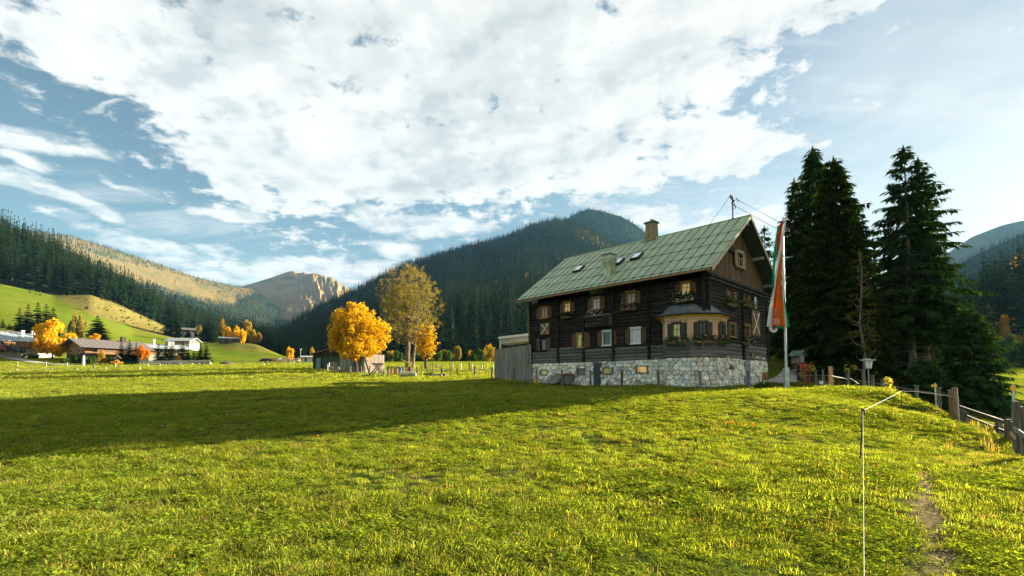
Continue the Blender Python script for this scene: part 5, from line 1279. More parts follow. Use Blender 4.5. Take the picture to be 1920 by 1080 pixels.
big_spruce(1606, 52, 372, 5.0, 4, 'lower spruce at the right side of the left group', levels=54, per=9, sprays=36)
big_spruce(1714, 46, 278, 5.9, 5, 'large open spruce standing alone at the right with sky showing through', levels=58, per=7, sprays=38, gap=.2, k=.74, base=.2)
big_spruce(1742, 47.5, 300, 5.6, 7, 'second trunk and crown tight behind the large open spruce at the right', levels=50, per=7, sprays=36, gap=.28, k=.74, base=.26)
big_spruce(1824, 41, 580, 4.4, 8, 'low wide dark spruce at the right end of the trees, branches to the ground', levels=40, per=14, sprays=44, base=.0, shape=.55, base_z=-4.2, k=.72)
big_spruce(1685, 50, 560, 4.6, 10, 'low dark spruce filling the gap under the two tall tree groups', levels=30, per=11, sprays=28, base=.0, shape=.55)
big_spruce(1770, 52, 600, 4.8, 12, 'short bushy spruce at the foot of the large open spruce', levels=22, per=12, sprays=38, base=.0, shape=.5, base_z=-2.6)
big_spruce(1520, 56, 520, 5.0, 14, 'dark spruce behind the shrine hut, filling the shade of the left group', levels=34, per=11, sprays=26, base=.0, shape=.5)
big_spruce(1440, 58, 425, 4.0, 16, 'spruce showing behind the right slope of the farmhouse roof', levels=44, per=7, sprays=22, gap=.25)
big_spruce(1735, 41, 676, 3.4, 18, 'lowest bushy young spruce in front of the two pale trunks', levels=16, per=13, sprays=40, base=.0, shape=.5, base_z=-2.4)
# slim larch with a bare lower trunk
b = G(1622, 41); o = empty('larch_tree', b, 0, 'slim yellowing larch with pale bare trunk between the tall spruces', 'tree')
h = P(1625, 470, 41).z - b.z
V, Fq = spruce_arrays(h, 2.0, 26, 6, 33, sprays=9, base=.3, gap=.3, shape=.5, droop=.1); link('crown', np_mesh('crown', V, Fq, leaf_mat('larch_foliage', (.09, .09, .02), (.14, .12, .03), .4, .1, .5)), o)
tb = trunk_mb(h, .14, 7, .012, 3); g = random.Random(3)
for i in range(40): z = h * (.15 + .8 * i / 40); a = g.random() * 6.28; r = g.uniform(.6, 2.2) * (1.1 - z / h); tb.tube([(0, 0, z), (r * .6 * math.cos(a), r * .6 * math.sin(a), z + .3 * r), (r * math.cos(a), r * math.sin(a), z + .8 * r)], [.05, .025, .008], 3, cap=False)
tb.obj('trunk', M_BARKL, o)

def leafy(name, b, h, rad, seed, lab, mtl, n, size, nt=420, clear=.2, bark=M_BARK, cat='tree', egg=.12, r_tip=.014, skin=.5, lf=1., leaf_bias=None):
    o = empty(name, b, 0, lab, cat); T = ellipsoid_points(nt, h * .97, rad * .94, clear, seed, egg, skin); mb, N = grow_tree(T, h * clear * 1.05, r_tip, seed)
    mb.obj('trunk', bark, o); g = np.random.default_rng(seed); c = T[g.random(nt) < lf] if leaf_bias is None else T[g.random(nt) < leaf_bias(T)]
    V, Fq = leaf_cloud([(x, y, z, rad * g.uniform(.07, .155)) for x, y, z in c], n, size, seed, .6); link('crown', np_mesh('crown', V, Fq, mtl), o); return o
gb = G(686, 73); gh = P(686, 566, 73).z - gb.z
leafy('golden_maple', gb + Vector((-1.5, 0, 0)), gh, 4.6, 51, 'large golden orange maple beside the plank screen and playground', M_GOLDM, 25000, .115, nt=620, clear=.19, egg=.16, skin=.38)
gb = G(798, 90); gh = P(798, 600, 90).z - gb.z
leafy('yellow_maple', gb, gh, 2.5, 52, 'small half bare maple with yellow lower leaves right of the tall bare tree', M_GOLDM, 3600, .115, nt=700, clear=.22, egg=-.05, leaf_bias=lambda T: np.clip(1.15 - (T[:, 2] / 9.2) * 1.15 + .25 * (T[:, 0] > 0), .05, 1), r_tip=.016)
gb = G(764, 94); gh = P(764, 493, 94).z - gb.z; o = empty('bare_tree', gb, 0, 'tall nearly bare tree with a fine twiggy olive crown behind the playground', 'tree')
T = ellipsoid_points(2600, gh, 6.3, .22, 77, .10, .55); tw, N = grow_tree(T, gh * .24, .017, 77); tw.obj('trunk', mat('olive_bark', (.17, .13, .065), (.09, .07, .035), 6, .9), o)
V, Fq = leaf_cloud([(x, y, z, .42) for x, y, z in T[::2]], 24000, .08, 78, .5); link('crown', np_mesh('crown', V, Fq, M_OLIVE), o)
print('bare tree verts', len(tw.v))
gb = G(774, 93); mb = MB(); g = random.Random(5)
mb.tube([(0, 0, -.3), (.3, 0, 3), (.5, 0, 6), (.9, .2, 10), (1.2, .3, 14)], [.28, .22, .17, .11, .04], 7)
for i in range(14): z = 4 + i * .7; a = g.random() * 6.28; r = g.uniform(1, 2.4); mb.tube([(.4 + z * .05, 0, z), (.4 + z * .05 + r * .6 * math.cos(a), r * .6 * math.sin(a), z + r * .7), (.4 + z * .05 + r * math.cos(a), r * math.sin(a), z + r * 1.4)], [.06, .03, .01], 4)
o = mb.obj('pale_trunk_tree', M_BARKL, None, tuple(gb)); tag(o, 'slim pale barked bare trunk leaning beside the tall bare tree', 'tree')

# small trees of the village and hillside: shared meshes, each placed on its own ground
CR = {}
def crown_mesh(key, mtl, seed, n, size, lobes, squash=1.):
    if key in CR: return CR[key]
    g = random.Random(seed); cs = []
    for i in range(lobes):
        a = g.random() * 6.28; zf = g.uniform(-1, 1); r = .72 * math.sqrt(1 - zf * zf) * g.uniform(.5, 1.05); cs.append((r * math.cos(a), r * math.sin(a), .55 + .36 * zf, g.uniform(.18, .30)))
    V, Fq = leaf_cloud(cs, n, size, seed, .62); V[:, 2] = (V[:, 2] - .55) * .85 + .56; CR[key] = np_mesh('crown', V, Fq, mtl); return CR[key]
TRK = {}
def small_tree(kind, px, pb, pt, Y, hw, lab, group=None, name='broadleaf_tree'):
    b = P(px, pb, Y); b.z -= .2; h = P(px, pt, Y).z - b.z; r = hw * Y / F_PX; o = empty(name, b, 0, lab, 'tree', group)
    mt_ = {'gold': M_GOLD, 'aut': M_AUT, 'org': M_ORG, 'olive': M_OLIVE, 'green': M_GREENL}[kind]; v = random.randrange(3)
    me = crown_mesh((kind, v), mt_, 90 + v * 7 + len(kind), 2600 if kind in ('gold', 'org') else 1700, .055, 22); c = link('crown', me, o); c.scale = (r * 1.15, r * 1.15, h); c.rotation_euler[2] = random.random() * 6
    if 't' not in TRK: mb, _ = grow_tree(ellipsoid_points(40, .95, .28, .3, 4), .3, .004, 4, 4); TRK['t'] = mb.mesh('trunk', M_BARK)
    t_ = link('trunk', TRK['t'], o); t_.scale = (h, h, h); return o
def small_spruce(px, pb, pt, Y, hw, lab, group=None, mesh=None):
    b = P(px, pb, Y); b.z -= .3; h = P(px, pt, Y).z - b.z; r = hw * Y / F_PX; o = link('village_spruce', mesh or DENSE[random.randrange(3)], None, tuple(b), random.random() * 6.28); o.scale = (r / 2.1, r / 2.1, h / 25); return tag(o, lab, 'tree', group)
DENSE = [simple_spruce('village_spruce', 25, 4.2, 26, 12, 170 + k, M_SPRF, k=1.9, shape=.8, base=.02, droop=.4) for k in range(3)]
gr1 = 'spruces in the dark clump above the village'
for k, (px, pt, hw, lab) in enumerate(((34, 578, 11, 'leftmost spruce of the dark clump above the left chalet'), (50, 571, 12, 'second spruce from the left in the dark clump above the left chalet'), (68, 568, 13, 'tallest spruce in the middle of the dark clump'), (84, 570, 12, 'spruce on the right of the tallest one in the dark clump'), (97, 576, 12, 'rightmost spruce of the dark clump, behind the golden maple'))): small_spruce(px, 632, pt, 165, hw, lab, gr1)
small_spruce(4, 624, 598, 170, 7, 'small spruce at the very left edge above the metal roofed chalet'); small_spruce(17, 624, 606, 168, 6, 'smallest spruce left of the dark clump')
small_spruce(181, 636, 592, 150, 16, 'single broad spruce standing behind the brown roofed chalet')
small_tree('gold', 98, 672, 603, 122, 33, 'round bright golden maple between the two village chalets', name='golden_maple')
small_tree('olive', 142, 645, 588, 150, 14, 'thin pale yellowing birch left of the single broad spruce', name='birch_tree')
small_tree('gold', 178, 640, 626, 146, 9, 'low yellow bush behind the brown chalet roof', name='yellow_bush')
small_tree('aut', 189, 682, 657, 112, 9, 'small brownish orange tree in front of the brown roofed chalet', name='orange_tree')
small_tree('org', 268, 676, 649, 120, 11, 'small red orange tree in front of the pale roofed house', name='orange_tree')
small_tree('gold', 274, 680, 669, 115, 5, 'low yellow shrub below the red orange tree', name='yellow_bush'); small_tree('gold', 336, 678, 668, 116, 5, 'low yellow shrub between the young spruces by the board fence', name='yellow_bush')
small_tree('gold', 219, 683, 676, 108, 9, 'flat yellow hedge shrub beside the wayside cross roof', name='yellow_bush')
grf = 'young spruces behind the board fence in the village'
for k, (px, pt, hw) in enumerate(((226, 641, 10), (241, 637, 11), (254, 644, 8), (296, 645, 9), (310, 642, 9), (321, 640, 9), (341, 641, 12), (352, 655, 7), (363, 654, 7), (374, 645, 10), (386, 643, 10))):
    small_spruce(px, 680, pt, 118 + (k % 3), hw, ('young dark spruce right beside the brown roofed chalet', 'tallest young spruce right of the brown roofed chalet', 'small young spruce right of the tallest chalet spruce', 'left spruce of the middle trio before the pale roof', 'middle spruce of the trio before the pale roof', 'right spruce of the middle trio before the pale roof', 'broad young spruce under the barn', 'smallest spruce left in the clump at the fence end', 'little spruce in the clump at the fence end', 'tall spruce in the clump at the fence end', 'rightmost spruce at the end of the board fence')[k], grf)
for k, (px, pb, pt, Y, hw) in enumerate(((312, 636, 590, 262, 8), (320, 636, 583, 262, 8), (331, 636, 580, 262, 8), (362, 630, 592, 285, 8), (383, 642, 596, 268, 7), (391, 642, 592, 268, 7), (399, 642, 598, 268, 7), (352, 634, 618, 265, 6))):
    small_spruce(px, pb, pt, Y, hw, ('left spruce of the trio by the small hut', 'middle spruce of the trio by the small hut', 'right, tallest spruce of the trio by the small hut', 'lone spruce behind the small hut', 'left of three slim spruces above the barn', 'middle of three slim spruces above the barn', 'right of three slim spruces above the barn', 'low spruce below the small hut')[k], 'spruces around the small hut')
grg = 'autumn trees at the foot of the left forest'
for k, (kind, px, pb, pt, Y, hw, lab) in enumerate((('aut', 418, 642, 601, 250, 11, 'large olive brown tree at the forest foot'), ('gold', 427, 641, 613, 240, 7, 'leftmost golden tree above the metal roofed barn'), ('gold', 441, 641, 612, 238, 7, 'middle golden tree above the metal roofed barn'), ('gold', 454, 645, 617, 225, 7, 'brightest golden tree at the end of the metal roofed barn'),
        ('aut', 470, 645, 612, 245, 9, 'olive autumn tree right of the golden trees'), ('aut', 481, 647, 624, 240, 8, 'low olive autumn tree before the dark spruce belt'), ('gold', 543, 675, 651, 190, 8, 'small golden tree standing alone at the end of the pasture mound'), ('aut', 584, 676, 652, 200, 6, 'small brown tree left of the dark shed'),
        ('olive', 372, 628, 610, 280, 7, 'yellowish shrub right of the small hut'), ('aut', 463, 618, 600, 300, 8, 'tall olive tree in the dark spruce belt'))): small_tree(kind, px, pb, pt, Y, hw, lab, grg)
small_spruce(566, 676, 640, 205, 7, 'slim spruce beside the flood light pole'); 
random.seed(12)
for k in range(34):                            # spruce belt behind the mound
    f = k / 33; px = 468 + 96 * f + random.uniform(-4, 4); small_spruce(px, 646 + 30 * f, 606 + 42 * f ** 1.3 + random.uniform(-5, 8), 262 + random.uniform(-14, 16) - 30 * f, 8.5, 'dark spruce in the belt behind the grassy mound', 'spruce belt behind the mound')
# trees at the back edge of the meadow under the dark mountain
for k, (kind, px, pb, pt, Y, hw, lab) in enumerate((('s', 867, 679, 628, 178, 12, 'bushy spruce at the back edge of the meadow'), ('olive', 858, 679, 648, 174, 8, 'pale thin tree beside the bushy spruce'), ('s', 936, 682, 624, 165, 12, 'dark spruce beside the white porch roof'), ('aut', 917, 681, 647, 168, 13, 'brownish round tree left of the white porch roof'),
        ('green', 838, 680, 656, 185, 11, 'round green tree left of the bushy spruce'), ('green', 822, 680, 660, 186, 9, 'low green tree behind the small maple'), ('green', 887, 680, 658, 180, 9, 'low green tree right of the bushy spruce'), ('green', 900, 680, 654, 182, 9, 'taller green tree before the brownish one'), ('green', 745, 680, 658, 186, 12, 'green tree seen under the tall bare tree'), ('green', 728, 680, 662, 186, 9, 'green tree right of the golden maple'))):
    if kind == 's': small_spruce(px, pb, pt, Y, hw, lab)
    else: small_tree(kind, px, pb, pt, Y, hw, lab)
random.seed(77)
for k in range(30):
    px = 720 + k * 8.2 + random.uniform(-4, 4); Y = random.uniform(192, 206)
    if k % 3 == 0: small_spruce(px, 680, random.uniform(652, 667), Y, random.uniform(5, 8), 'small dark spruce in the hedge at the foot of the dark mountain', 'hedge trees at the foot of the dark mountain')
    else: small_tree(random.choice(('green', 'green', 'olive', 'aut')), px, 681, random.uniform(656, 671), Y, random.uniform(8, 14), 'low bushy tree in the hedge at the foot of the dark mountain', 'hedge trees at the foot of the dark mountain')
# autumn wood at the right edge
random.seed(31)
for k in range(46):
    row = k % 4; px = 1760 + (k * 41.7) % 240; Y = 158 + row * 22; pb = 692 - row * 21; ht = random.uniform(42, 66)
    kind = random.choice(('aut', 'aut', 'green', 'aut', 'gold', 'green') if row < 3 else ('aut', 'green', 'green')); small_tree(kind, px, pb, pb - ht, Y, random.uniform(15, 22), {'aut': 'olive brown autumn tree in the wood at the right edge beyond the field', 'green': 'dull green tree in the wood at the right edge beyond the field', 'gold': 'yellow tree in the wood at the right edge beyond the field'}[kind], 'trees of the autumn wood at the right edge')

# ------------------------------------------------------------------ buildings of the village
M_RGREY = mat('grey_roof_tiles', (.16, .135, .12), (.10, .085, .08), 3, .6, (1, 6, 1)); M_RBLUE = mat('blue_grey_metal_roof', (.24, .30, .31), (.17, .21, .22), 2, .4); M_RPALE = mat('pale_metal_roof', (.34, .36, .36), (.28, .29, .30), 2, .4)
M_PLAS = mat('cream_plaster', (.42, .38, .31), (.34, .30, .25), 2, .9); M_PWH = mat('white_plaster', (.48, .47, .44), (.40, .39, .36), 2, .9)
M_CWOOD = mat('chalet_wood', (.27, .14, .06), (.17, .09, .045), 3, .85, (1, 1, 5)); M_DWOOD = mat('dark_chalet_wood', (.07, .05, .035), (.04, .03, .02), 3, .9, (1, 1, 5)); M_BARN = mat('barn_boards', (.32, .21, .12), (.2, .13, .08), 3, .9, (6, 6, .6))
def chalet(name, px, py, Y, rz, L, D, hw, rp, lab, wall, upper, roofm, cat='house', over=1.1, windows=3, balcony=False, chims=(), cols=None, gable_wood=None):
    b = P(px, py, Y); o = empty(name, b, rz, lab, cat); he = hw; z_up = he * .52
    mb = MB(); mb.box((0, 0, z_up / 2 - .5), (L, D, z_up + 1)); mb.obj('wall', wall, o)
    mb = MB(); mb.box((0, 0, (z_up + he) / 2), (L + .06, D + .06, he - z_up)); rid = he + rp * (D / 2)
    n = mb.n(); x = L / 2 + .03; mb.v += [(-x, -D / 2, he), (-x, D / 2, he), (-x, 0, rid), (x, -D / 2, he), (x, D / 2, he), (x, 0, rid)]; mb.face((n, n + 2, n + 1)); mb.face((n + 3, n + 4, n + 5)); mb.obj('upper_wall', upper, o)
    for s in (-1, 1):
        mb = MB(); xx = L / 2 + over; yy = D / 2 + over; zz = he - rp * over + .25; q_ = [(-xx, s * yy, zz), (xx, s * yy, zz), (xx, 0, rid + .25), (-xx, 0, rid + .25)]
        mb.slab(q_ if s < 0 else q_[::-1], .18); rf_ = mb.obj('roof', roofm, o)
        mb = MB(); k_ = int(L / .9)
        for j in range(k_): u = -xx + 2 * xx * (j + .5) / k_; a = Vector((u, s * yy, zz + .03)); c = Vector((u, 0, rid + .28)); mb.tube([a, c], .03, 3, cap=False)
        tag(mb.obj('roof_ribs', roofm, rf_), kind='stuff')
    for j in range(windows):
        for row, z in enumerate((z_up * .52, z_up + (he - z_up) * .5)):
            u = -L / 2 + L * (j + .5) / windows; mb = MB(); mb.box((u, -D / 2 - .05, z), (1.0, .12, 1.1)); w_ = mb.obj('window', M_WHITE if wall in (M_PLAS, M_PWH) else M_CWOOD, o); mb = MB(); mb.box((u, -D / 2 - .12, z), (.8, .05, .9)); mb.obj('pane', M_GL_DK, w_)
    for e in (-1, 1):
        for j in (-1, 1):
            mb = MB(); mb.box((e * (L / 2 + .06), j * D * .22, z_up + .9), (.1, .9, 1.0)); w_ = mb.obj('window', M_WHITE, o); mb = MB(); mb.box((e * (L / 2 + .12), j * D * .22, z_up + .9), (.05, .7, .8)); mb.obj('pane', M_GL_DK, w_)
    if balcony:
        mb = MB(); mb.box((L * .05, -D / 2 - .7, z_up + .05), (L * .8, 1.3, .14)); mb.box((L * .05, -D / 2 - 1.3, z_up + .95), (L * .8, .08, .1))
        for j in range(int(L * .8 / .35)): mb.box((L * .05 - L * .4 + .35 * (j + .5), -D / 2 - 1.3, z_up + .5), (.22, .04, .82))
        mb.obj('balcony', M_CWOOD if cols is None else cols, o)
    for x, y, w_, h_ in chims: mb = MB(); mb.box((x, y, rid + h_ / 2 - .3), (w_, w_, h_ + .6)); mb.box((x, y, rid + h_ + .05), (w_ + .15, w_ + .15, .1)); mb.obj('chimney', M_PWH if roofm != M_RGREY else M_DWOOD, o)
    return o
chalet('village_chalet', 26, 664, 122, R(66), 12, 10, 3.2, .40, 'left chalet with blue grey metal roof and white chimneys at the left edge', M_PLAS, M_DWOOD, M_RBLUE, chims=((1, -1.2, .6, .8), (3, -1.2, .6, .9)), balcony=True)
chalet('village_chalet', -14, 655, 132, R(60), 10, 9, 3.2, .42, 'chalet with brown roof behind the left chalet, cut by the photo edge', M_PLAS, M_CWOOD, M_RGREY)
chalet('village_chalet', 200, 681, 126, R(62), 13, 10, 4.0, .36, 'brown roofed chalet with orange wooden balcony in the village', M_DWOOD, M_CWOOD, M_RGREY, chims=((3.2, -.5, 1., 1.2),), balcony=True, over=1.5)
chalet('village_house', 292, 678, 138, R(52), 12, 9, 3.7, .24, 'pale metal roofed house behind the young spruces', M_PLAS, M_CWOOD, M_RPALE, chims=((-1, -1.5, .5, 1.5), (3, -1.5, 1.4, 1.)))
chalet('hay_barn', 343, 652, 192, R(2), 9, 6.5, 2.5, .36, 'barn with pale roof, lit wooden gable and white base on the slope', M_PWH, M_BARN, M_RPALE, cat='barn', over=.8, windows=2)
chalet('forest_hut', 350, 628, 270, R(35), 7, 6, 2.6, .4, 'small grey roofed hut among spruces below the forest', M_PWH, M_DWOOD, M_RGREY, cat='hut', over=.8, windows=2)
chalet('field_barn', 432, 643, 236, R(32), 9.5, 5, 2.0, .25, 'long low metal roofed barn under the golden trees', M_DWOOD, M_DWOOD, M_RBLUE, cat='barn', over=.5, windows=3)
chalet('far_hut', 580, 679, 172, R(24), 5, 4, 1.6, .2, 'tiny pale hut left of the dark shed', M_PWH, M_PLAS, M_RPALE, cat='hut', over=.4, windows=2)
for k, (px, pt, Y, hw, lab) in enumerate(((140, 664, 117, 7, 'dark garden shrub at the left corner of the brown roofed chalet'), (158, 668, 118, 8, 'dark rounded shrub behind the white wayside statue'), (172, 667, 118, 8, 'dark shrub under the balcony left of the small orange tree'), (203, 668, 118, 9, 'dark shrub under the chalet balcony right of the small orange tree'), (122, 671, 115, 8, 'dark shrub by the road under the golden maple'), (60, 664, 119, 12, 'dark hedge in front of the left chalet'), (40, 660, 120, 9, 'dark hedge beside the parked cars'), (212, 672, 117, 6, 'dark shrub beside the wayside cross'))): small_tree('green', px, 684 if px > 70 else 673, pt, Y, hw, lab, 'dark garden shrubs of the village', name='garden_shrub')
# dark shed left of the golden maple
b = G(617, 84); o = empty('dark_shed', b, R(14), 'dark wooden shed with low gable roof left of the plank screen', 'shed')
mb = MB(); mb.box((0, 1.5, 1.25), (5.2, 4, 2.9)); n = mb.n(); mb.v += [(-2.6, -.52, 2.7), (2.6, -.52, 2.7), (0, -.52, 3.45)]; mb.face((n, n + 1, n + 2)); mb.obj('wall', mat('black_green_boards', (.03, .04, .03), (.018, .022, .018), 3, .9, (6, 6, .6)), o)
for s in (-1, 1): mb = MB(); q_ = [(s * 3.1, -1.1, 2.62), (s * 3.1, 3.9, 2.62), (0, 3.9, 3.62), (0, -1.1, 3.62)]; mb.slab(q_[::-1] if s < 0 else q_, .14); mb.obj('roof', M_RGREY, o)
mb = MB(); mb.box((-1.7, -.56, .95), (.75, .1, 1.9)); mb.obj('door', mat('teal_door', (.14, .24, .20), (.1, .17, .14), 3), o)
mb = MB(); mb.box((.6, -.56, 1.2), (3.2, .1, 2.0)); mb.obj('shed_gate', mat('green_boards', (.05, .075, .05), (.03, .045, .03), 3, .9, (6, 6, .6)), o)

# ------------------------------------------------------------------ plank screens
def plank_wall(name, a, b_, h0, h1, wd, mtl, lab, cat='fence', seed=1, base=None):
    o = empty(name, a, math.atan2(b_.y - a.y, b_.x - a.x), lab, cat); ln = math.hypot(b_.x - a.x, b_.y - a.y); g = random.Random(seed); x = 0; dz = b_.z - a.z
    while x < ln:
        w_ = min(wd * g.uniform(.85, 1.15), ln - x + .01); f = (x + w_ / 2) / ln; h = h0 + (h1 - h0) * f + g.uniform(-.03, .03); mb = MB(); mb.box((0, 0, h / 2 - .1), (w_ - .015, .03, h + .2)); mb.obj('plank', mtl, o, (x + w_ / 2, g.uniform(-.015, .015), dz * f)); x += w_
    for z in (.5, max(h0, h1) * .8): mb = MB(); mb.slab([(0, .03, z + .1), (0, .09, z + .1), (ln, .09, z + .1 + dz), (ln, .03, z + .1 + dz)][::-1], .1); mb.obj('rail', mtl, o)
    return o
a = G(637, 76); b_ = G(683, 73.5); b_.z = a.z; plank_wall('plank_screen', a, b_, 2.45, 2.9, .26, mat('grey_green_planks', (.22, .24, .19), (.12, .13, .10), 2.5, .9, (5, 5, .5), rand=.2), 'grey plank screen in shade left of the golden maple trunk', seed=2)  # shaded copy of the screen planks, shade put into the colour
a = G(684, 74); b_ = G(720, 77.5); b_.z = a.z; plank_wall('plank_screen', a, b_, 3.0, 3.0, .3, mat('sun_toned_planks', (.24, .18, .14), (.16, .12, .095), 2.5, .9, (5, 5, .5), rand=.12), 'pinkish sunlit plank screen right of the golden maple trunk', seed=3)  # pinkish sunlight put into the plank colour
a = G(927, 47); b_ = HO + HU * (L_ - .3) - HV * .3; b_.z = gz(b_.x, b_.y); z_ = P(927, 656, 47).z; z2 = P(993, 650, b_.y).z; plank_wall('plank_screen', a, b_, z_ - a.z, z2 - b_.z + .2, .17, M_GREYW, 'tall grey board screen joined to the left end of the farmhouse', seed=4)
# porch roof on a white post behind the board screen
a = P(936, 632, 50); c = P(995, 637, 46); o = empty('porch_roof', (a.x, a.y, gz(a.x, a.y)), 0, 'white edged flat porch roof on a white post left of the farmhouse', 'canopy'); z0 = a.z - o.location.z; v = c - a
mb = MB(); mb.slab([(-.1, -.2, z0), (v.x, v.y - .2, z0), (v.x + 1.2, v.y + 2.4, z0 + .1), (.9, 2.6, z0 + .1)], .22); mb.obj('roof', M_WHITE, o)
mb = MB(); mb.slab([(.15, 0, z0 - .225), (v.x, v.y, z0 - .225), (v.x + .5, v.y + 2.2, z0 - .2), (1.0, 2.4, z0 - .2)], .5); mb.obj('ceiling_boards', M_GREYWL, o)
mb = MB(); mb.tube([(.12, .1, 0), (.12, .1, z0 - .1)], .09, 8); mb.obj('post', M_WHITE, o)
# lean-to store at the foot of the screen
c = put(960, 710); o = empty('storage_bench', c + Vector((-.1, -.4, 0)), HA - math.pi / 2 + .5, 'low dark wooden bench under the tall grey board screen', 'bench')
mb = MB(); mb.box((0, 0, .98), (1.5, .6, .07)); mb.obj('top', M_LOG, o)
for s in (-1, 1): mb = MB(); mb.box((s * .62, 0, .47), (.08, .5, .94)); mb.obj('leg', M_LOG, o)
mb = MB(); mb.box((0, 0, .35), (1.2, .45, .05)); mb.obj('shelf', M_LOG, o)
# cellar hatch doors leaning against the stone base
def at_front(px, py, off): u, z = fac(px, py, off); p = HO + HU * u - HV * off; p.z = gz(p.x, p.y); return p
o = empty('cellar_hatch', at_front(1040, 712, .9), HA - math.pi / 2, 'weathered wooden hatch boards leaning against the left of the stone base', 'hatch')
for i, x in enumerate((-.75, -.42, -.09, .24)): mb = MB(); mb.box((x, .15, .42), (.31, 1.15, .05), tilt=Matrix.Rotation(.62, 3, 'X')); mb.obj('plank', M_GREYW, o)
for i, x in enumerate((.72, 1.02, 1.3)): mb = MB(); mb.box((x, .45, .40), (.28, .95, .05), tilt=Matrix.Rotation(.95, 3, 'X')); mb.obj('plank', M_LOGG, o)
mb = MB(); mb.box((.3, .72, .86), (1.9, .3, .09)); mb.obj('hood', M_FRAMEB, o)
o = empty('notice_panel', at_front(1132, 715, .45), HA - math.pi / 2, 'white blank notice panel leaning by the dark cellar door', 'panel'); mb = MB(); mb.box((0, 0, .26), (.42, .03, .5), tilt=Matrix.Rotation(-.5, 3, 'X')); mb.obj('sheet', M_WHITE, o); mb = MB(); mb.box((0, .06, .24), (.46, .03, .54), tilt=Matrix.Rotation(-.5, 3, 'X')); mb.obj('backing', M_GREYW, o)
o = at_front(1004, 706, .6); mb = MB(); mb.lathe([(.13, 0), (.17, .36), (.18, .36), (.14, .02)], k=10); q_ = mb.obj('yellow_bucket', mat('yellow_plastic', (.62, .42, .02), (.5, .34, .02), 3, .4), None, tuple(o)); tag(q_, 'yellow bucket by the left corner of the stone base', 'bucket')
mb = MB(); mb.lathe([(.12, 0), (.17, .22), (.18, .22)], k=10); q_ = mb.obj('flower_pot', M_WHITE, None, tuple(at_front(1012, 709, .7))); tag(q_, 'small white pot beside the yellow bucket', 'pot')
# wooden chair, lantern and shrub by the gable door
c = HO + HV * 8.2 - HU * .7; c.z = gz(c.x, c.y); o = empty('wooden_chair', c, HA + .4, 'plain brown wooden chair beside the grey side door', 'chair'); M_CH = mat('brown_varnish', (.30, .14, .05), (.2, .09, .03), 3, .6)
mb = MB(); mb.box((0, 0, .45), (.42, .42, .05)); mb.obj('seat', M_CH, o); mb = MB(); mb.box((-.2, 0, .72), (.04, .4, .5)); mb.obj('backrest', M_CH, o)
for sx_ in (-1, 1):
    for sy in (-1, 1): mb = MB(); mb.box((sx_ * .18, sy * .18, .21), (.045, .045, .44)); mb.obj('leg', M_CH, o)
p = on_plane(1410.5, 667, HO - HU * .25, HU); mb = MB(); mb.lathe([(.03, .22), (.12, .16), (.12, -.1), (.06, -.16)], k=6); q_ = mb.obj('wall_lantern', mat('brass_lantern', (.35, .25, .06), (.2, .14, .03), 5, .4, metal=.6), None, tuple(p)); tag(q_, 'small brass wall lantern above the grey side door', 'lantern')
c = put(1432, 729); V, Fq = leaf_cloud([(0, 0, .2, .3), (.3, .1, .15, .25), (-.28, 0, .14, .24)], 420, .055, 4, .5); tag(link('low_shrub', np_mesh('low_shrub', V, Fq, M_GREENL), None, tuple(c)), 'low dark green shrub on the lawn below the gable', 'shrub')
mb = MB(); mb.tube([(0, 0, 0), (-1.15, -.25, 1.5)], .02, 5); q_ = mb.obj('leaning_pole', M_GREYW, None, tuple(HO + HV * 6.6 - HU * 1.1 + Vector((0, 0, gz(*(HO + HV * 6.6 - HU * 1.1)[:2]))))); tag(q_, 'thin pole leaning on the stone gable wall', 'pole')

# ------------------------------------------------------------------ fences
M_PWHT = mat('white_post_paint', (.42, .40, .35), (.28, .27, .23), 3, .7)
M_DPOST = mat('dark_post_wood', (.13, .11, .085), (.07, .06, .045), 3, .9, (5, 5, .6), rand=.25)
M_ROPE = mat('pale_fence_tape', (.30, .28, .22), (.22, .20, .16), 6, .7)
def post(parent, b, h, wd, mtl, lean=0., cap=False, square=True):
    mb = MB(); g = random.Random(int(b.x * 91 + b.y * 7)); tl = Matrix.Rotation(g.uniform(-.04, .04) + lean, 3, 'Y') @ Matrix.Rotation(g.uniform(-.03, .03), 3, 'X')
    if square: mb.box((0, 0, h / 2 - .15), (wd, wd, h + .3), g.uniform(-.4, .4), tilt=tl, taper=.92)
    else: mb.tube([(0, 0, -.3), (lean * h, 0, h)], [wd / 2 * 1.05, wd / 2 * .92], 9)
    if cap: c = tl @ Vector((0, 0, h / 2)); mb.box((c.x, c.y, h + .01), (wd * 1.25, wd * 1.25, .04))
    o = mb.obj('post', mtl, parent); o.location = b - parent.location; return o
def fence(name, lab, posts, mtl, wd=.11, cat='fence', cap=False, mats=None):
    """posts: (px, py_top, py_base[, depth])"""
    bs = []
    for k in posts:
        Y = k[3] if len(k) > 3 else Yat(k[0], k[2]); b = G(k[0], Y); bs.append((b, max(.4, (P(k[0], k[1], Y).z - b.z))))
    o = empty(name, bs[0][0], 0, lab, cat)
    for i, (b, h) in enumerate(bs): post(o, b, h, wd, mats[i] if mats else mtl, cap=cap)
    return o, bs
def rope(parent, name, pts, r=.008, sag=.03, mtl=None):
    mb = MB(); P_ = []
    for a, b_ in zip(pts[:-1], pts[1:]):
        for q_ in range(6): t_ = q_ / 6; p = a.lerp(b_, t_); p = p + Vector((0, 0, -sag * 4 * t_ * (1 - t_) * (b_ - a).length / 4)); P_.append(p - parent.location)
    P_.append(pts[-1] - parent.location); mb.tube(P_, r, 5); return mb.obj(name, mtl or M_ROPE, parent)
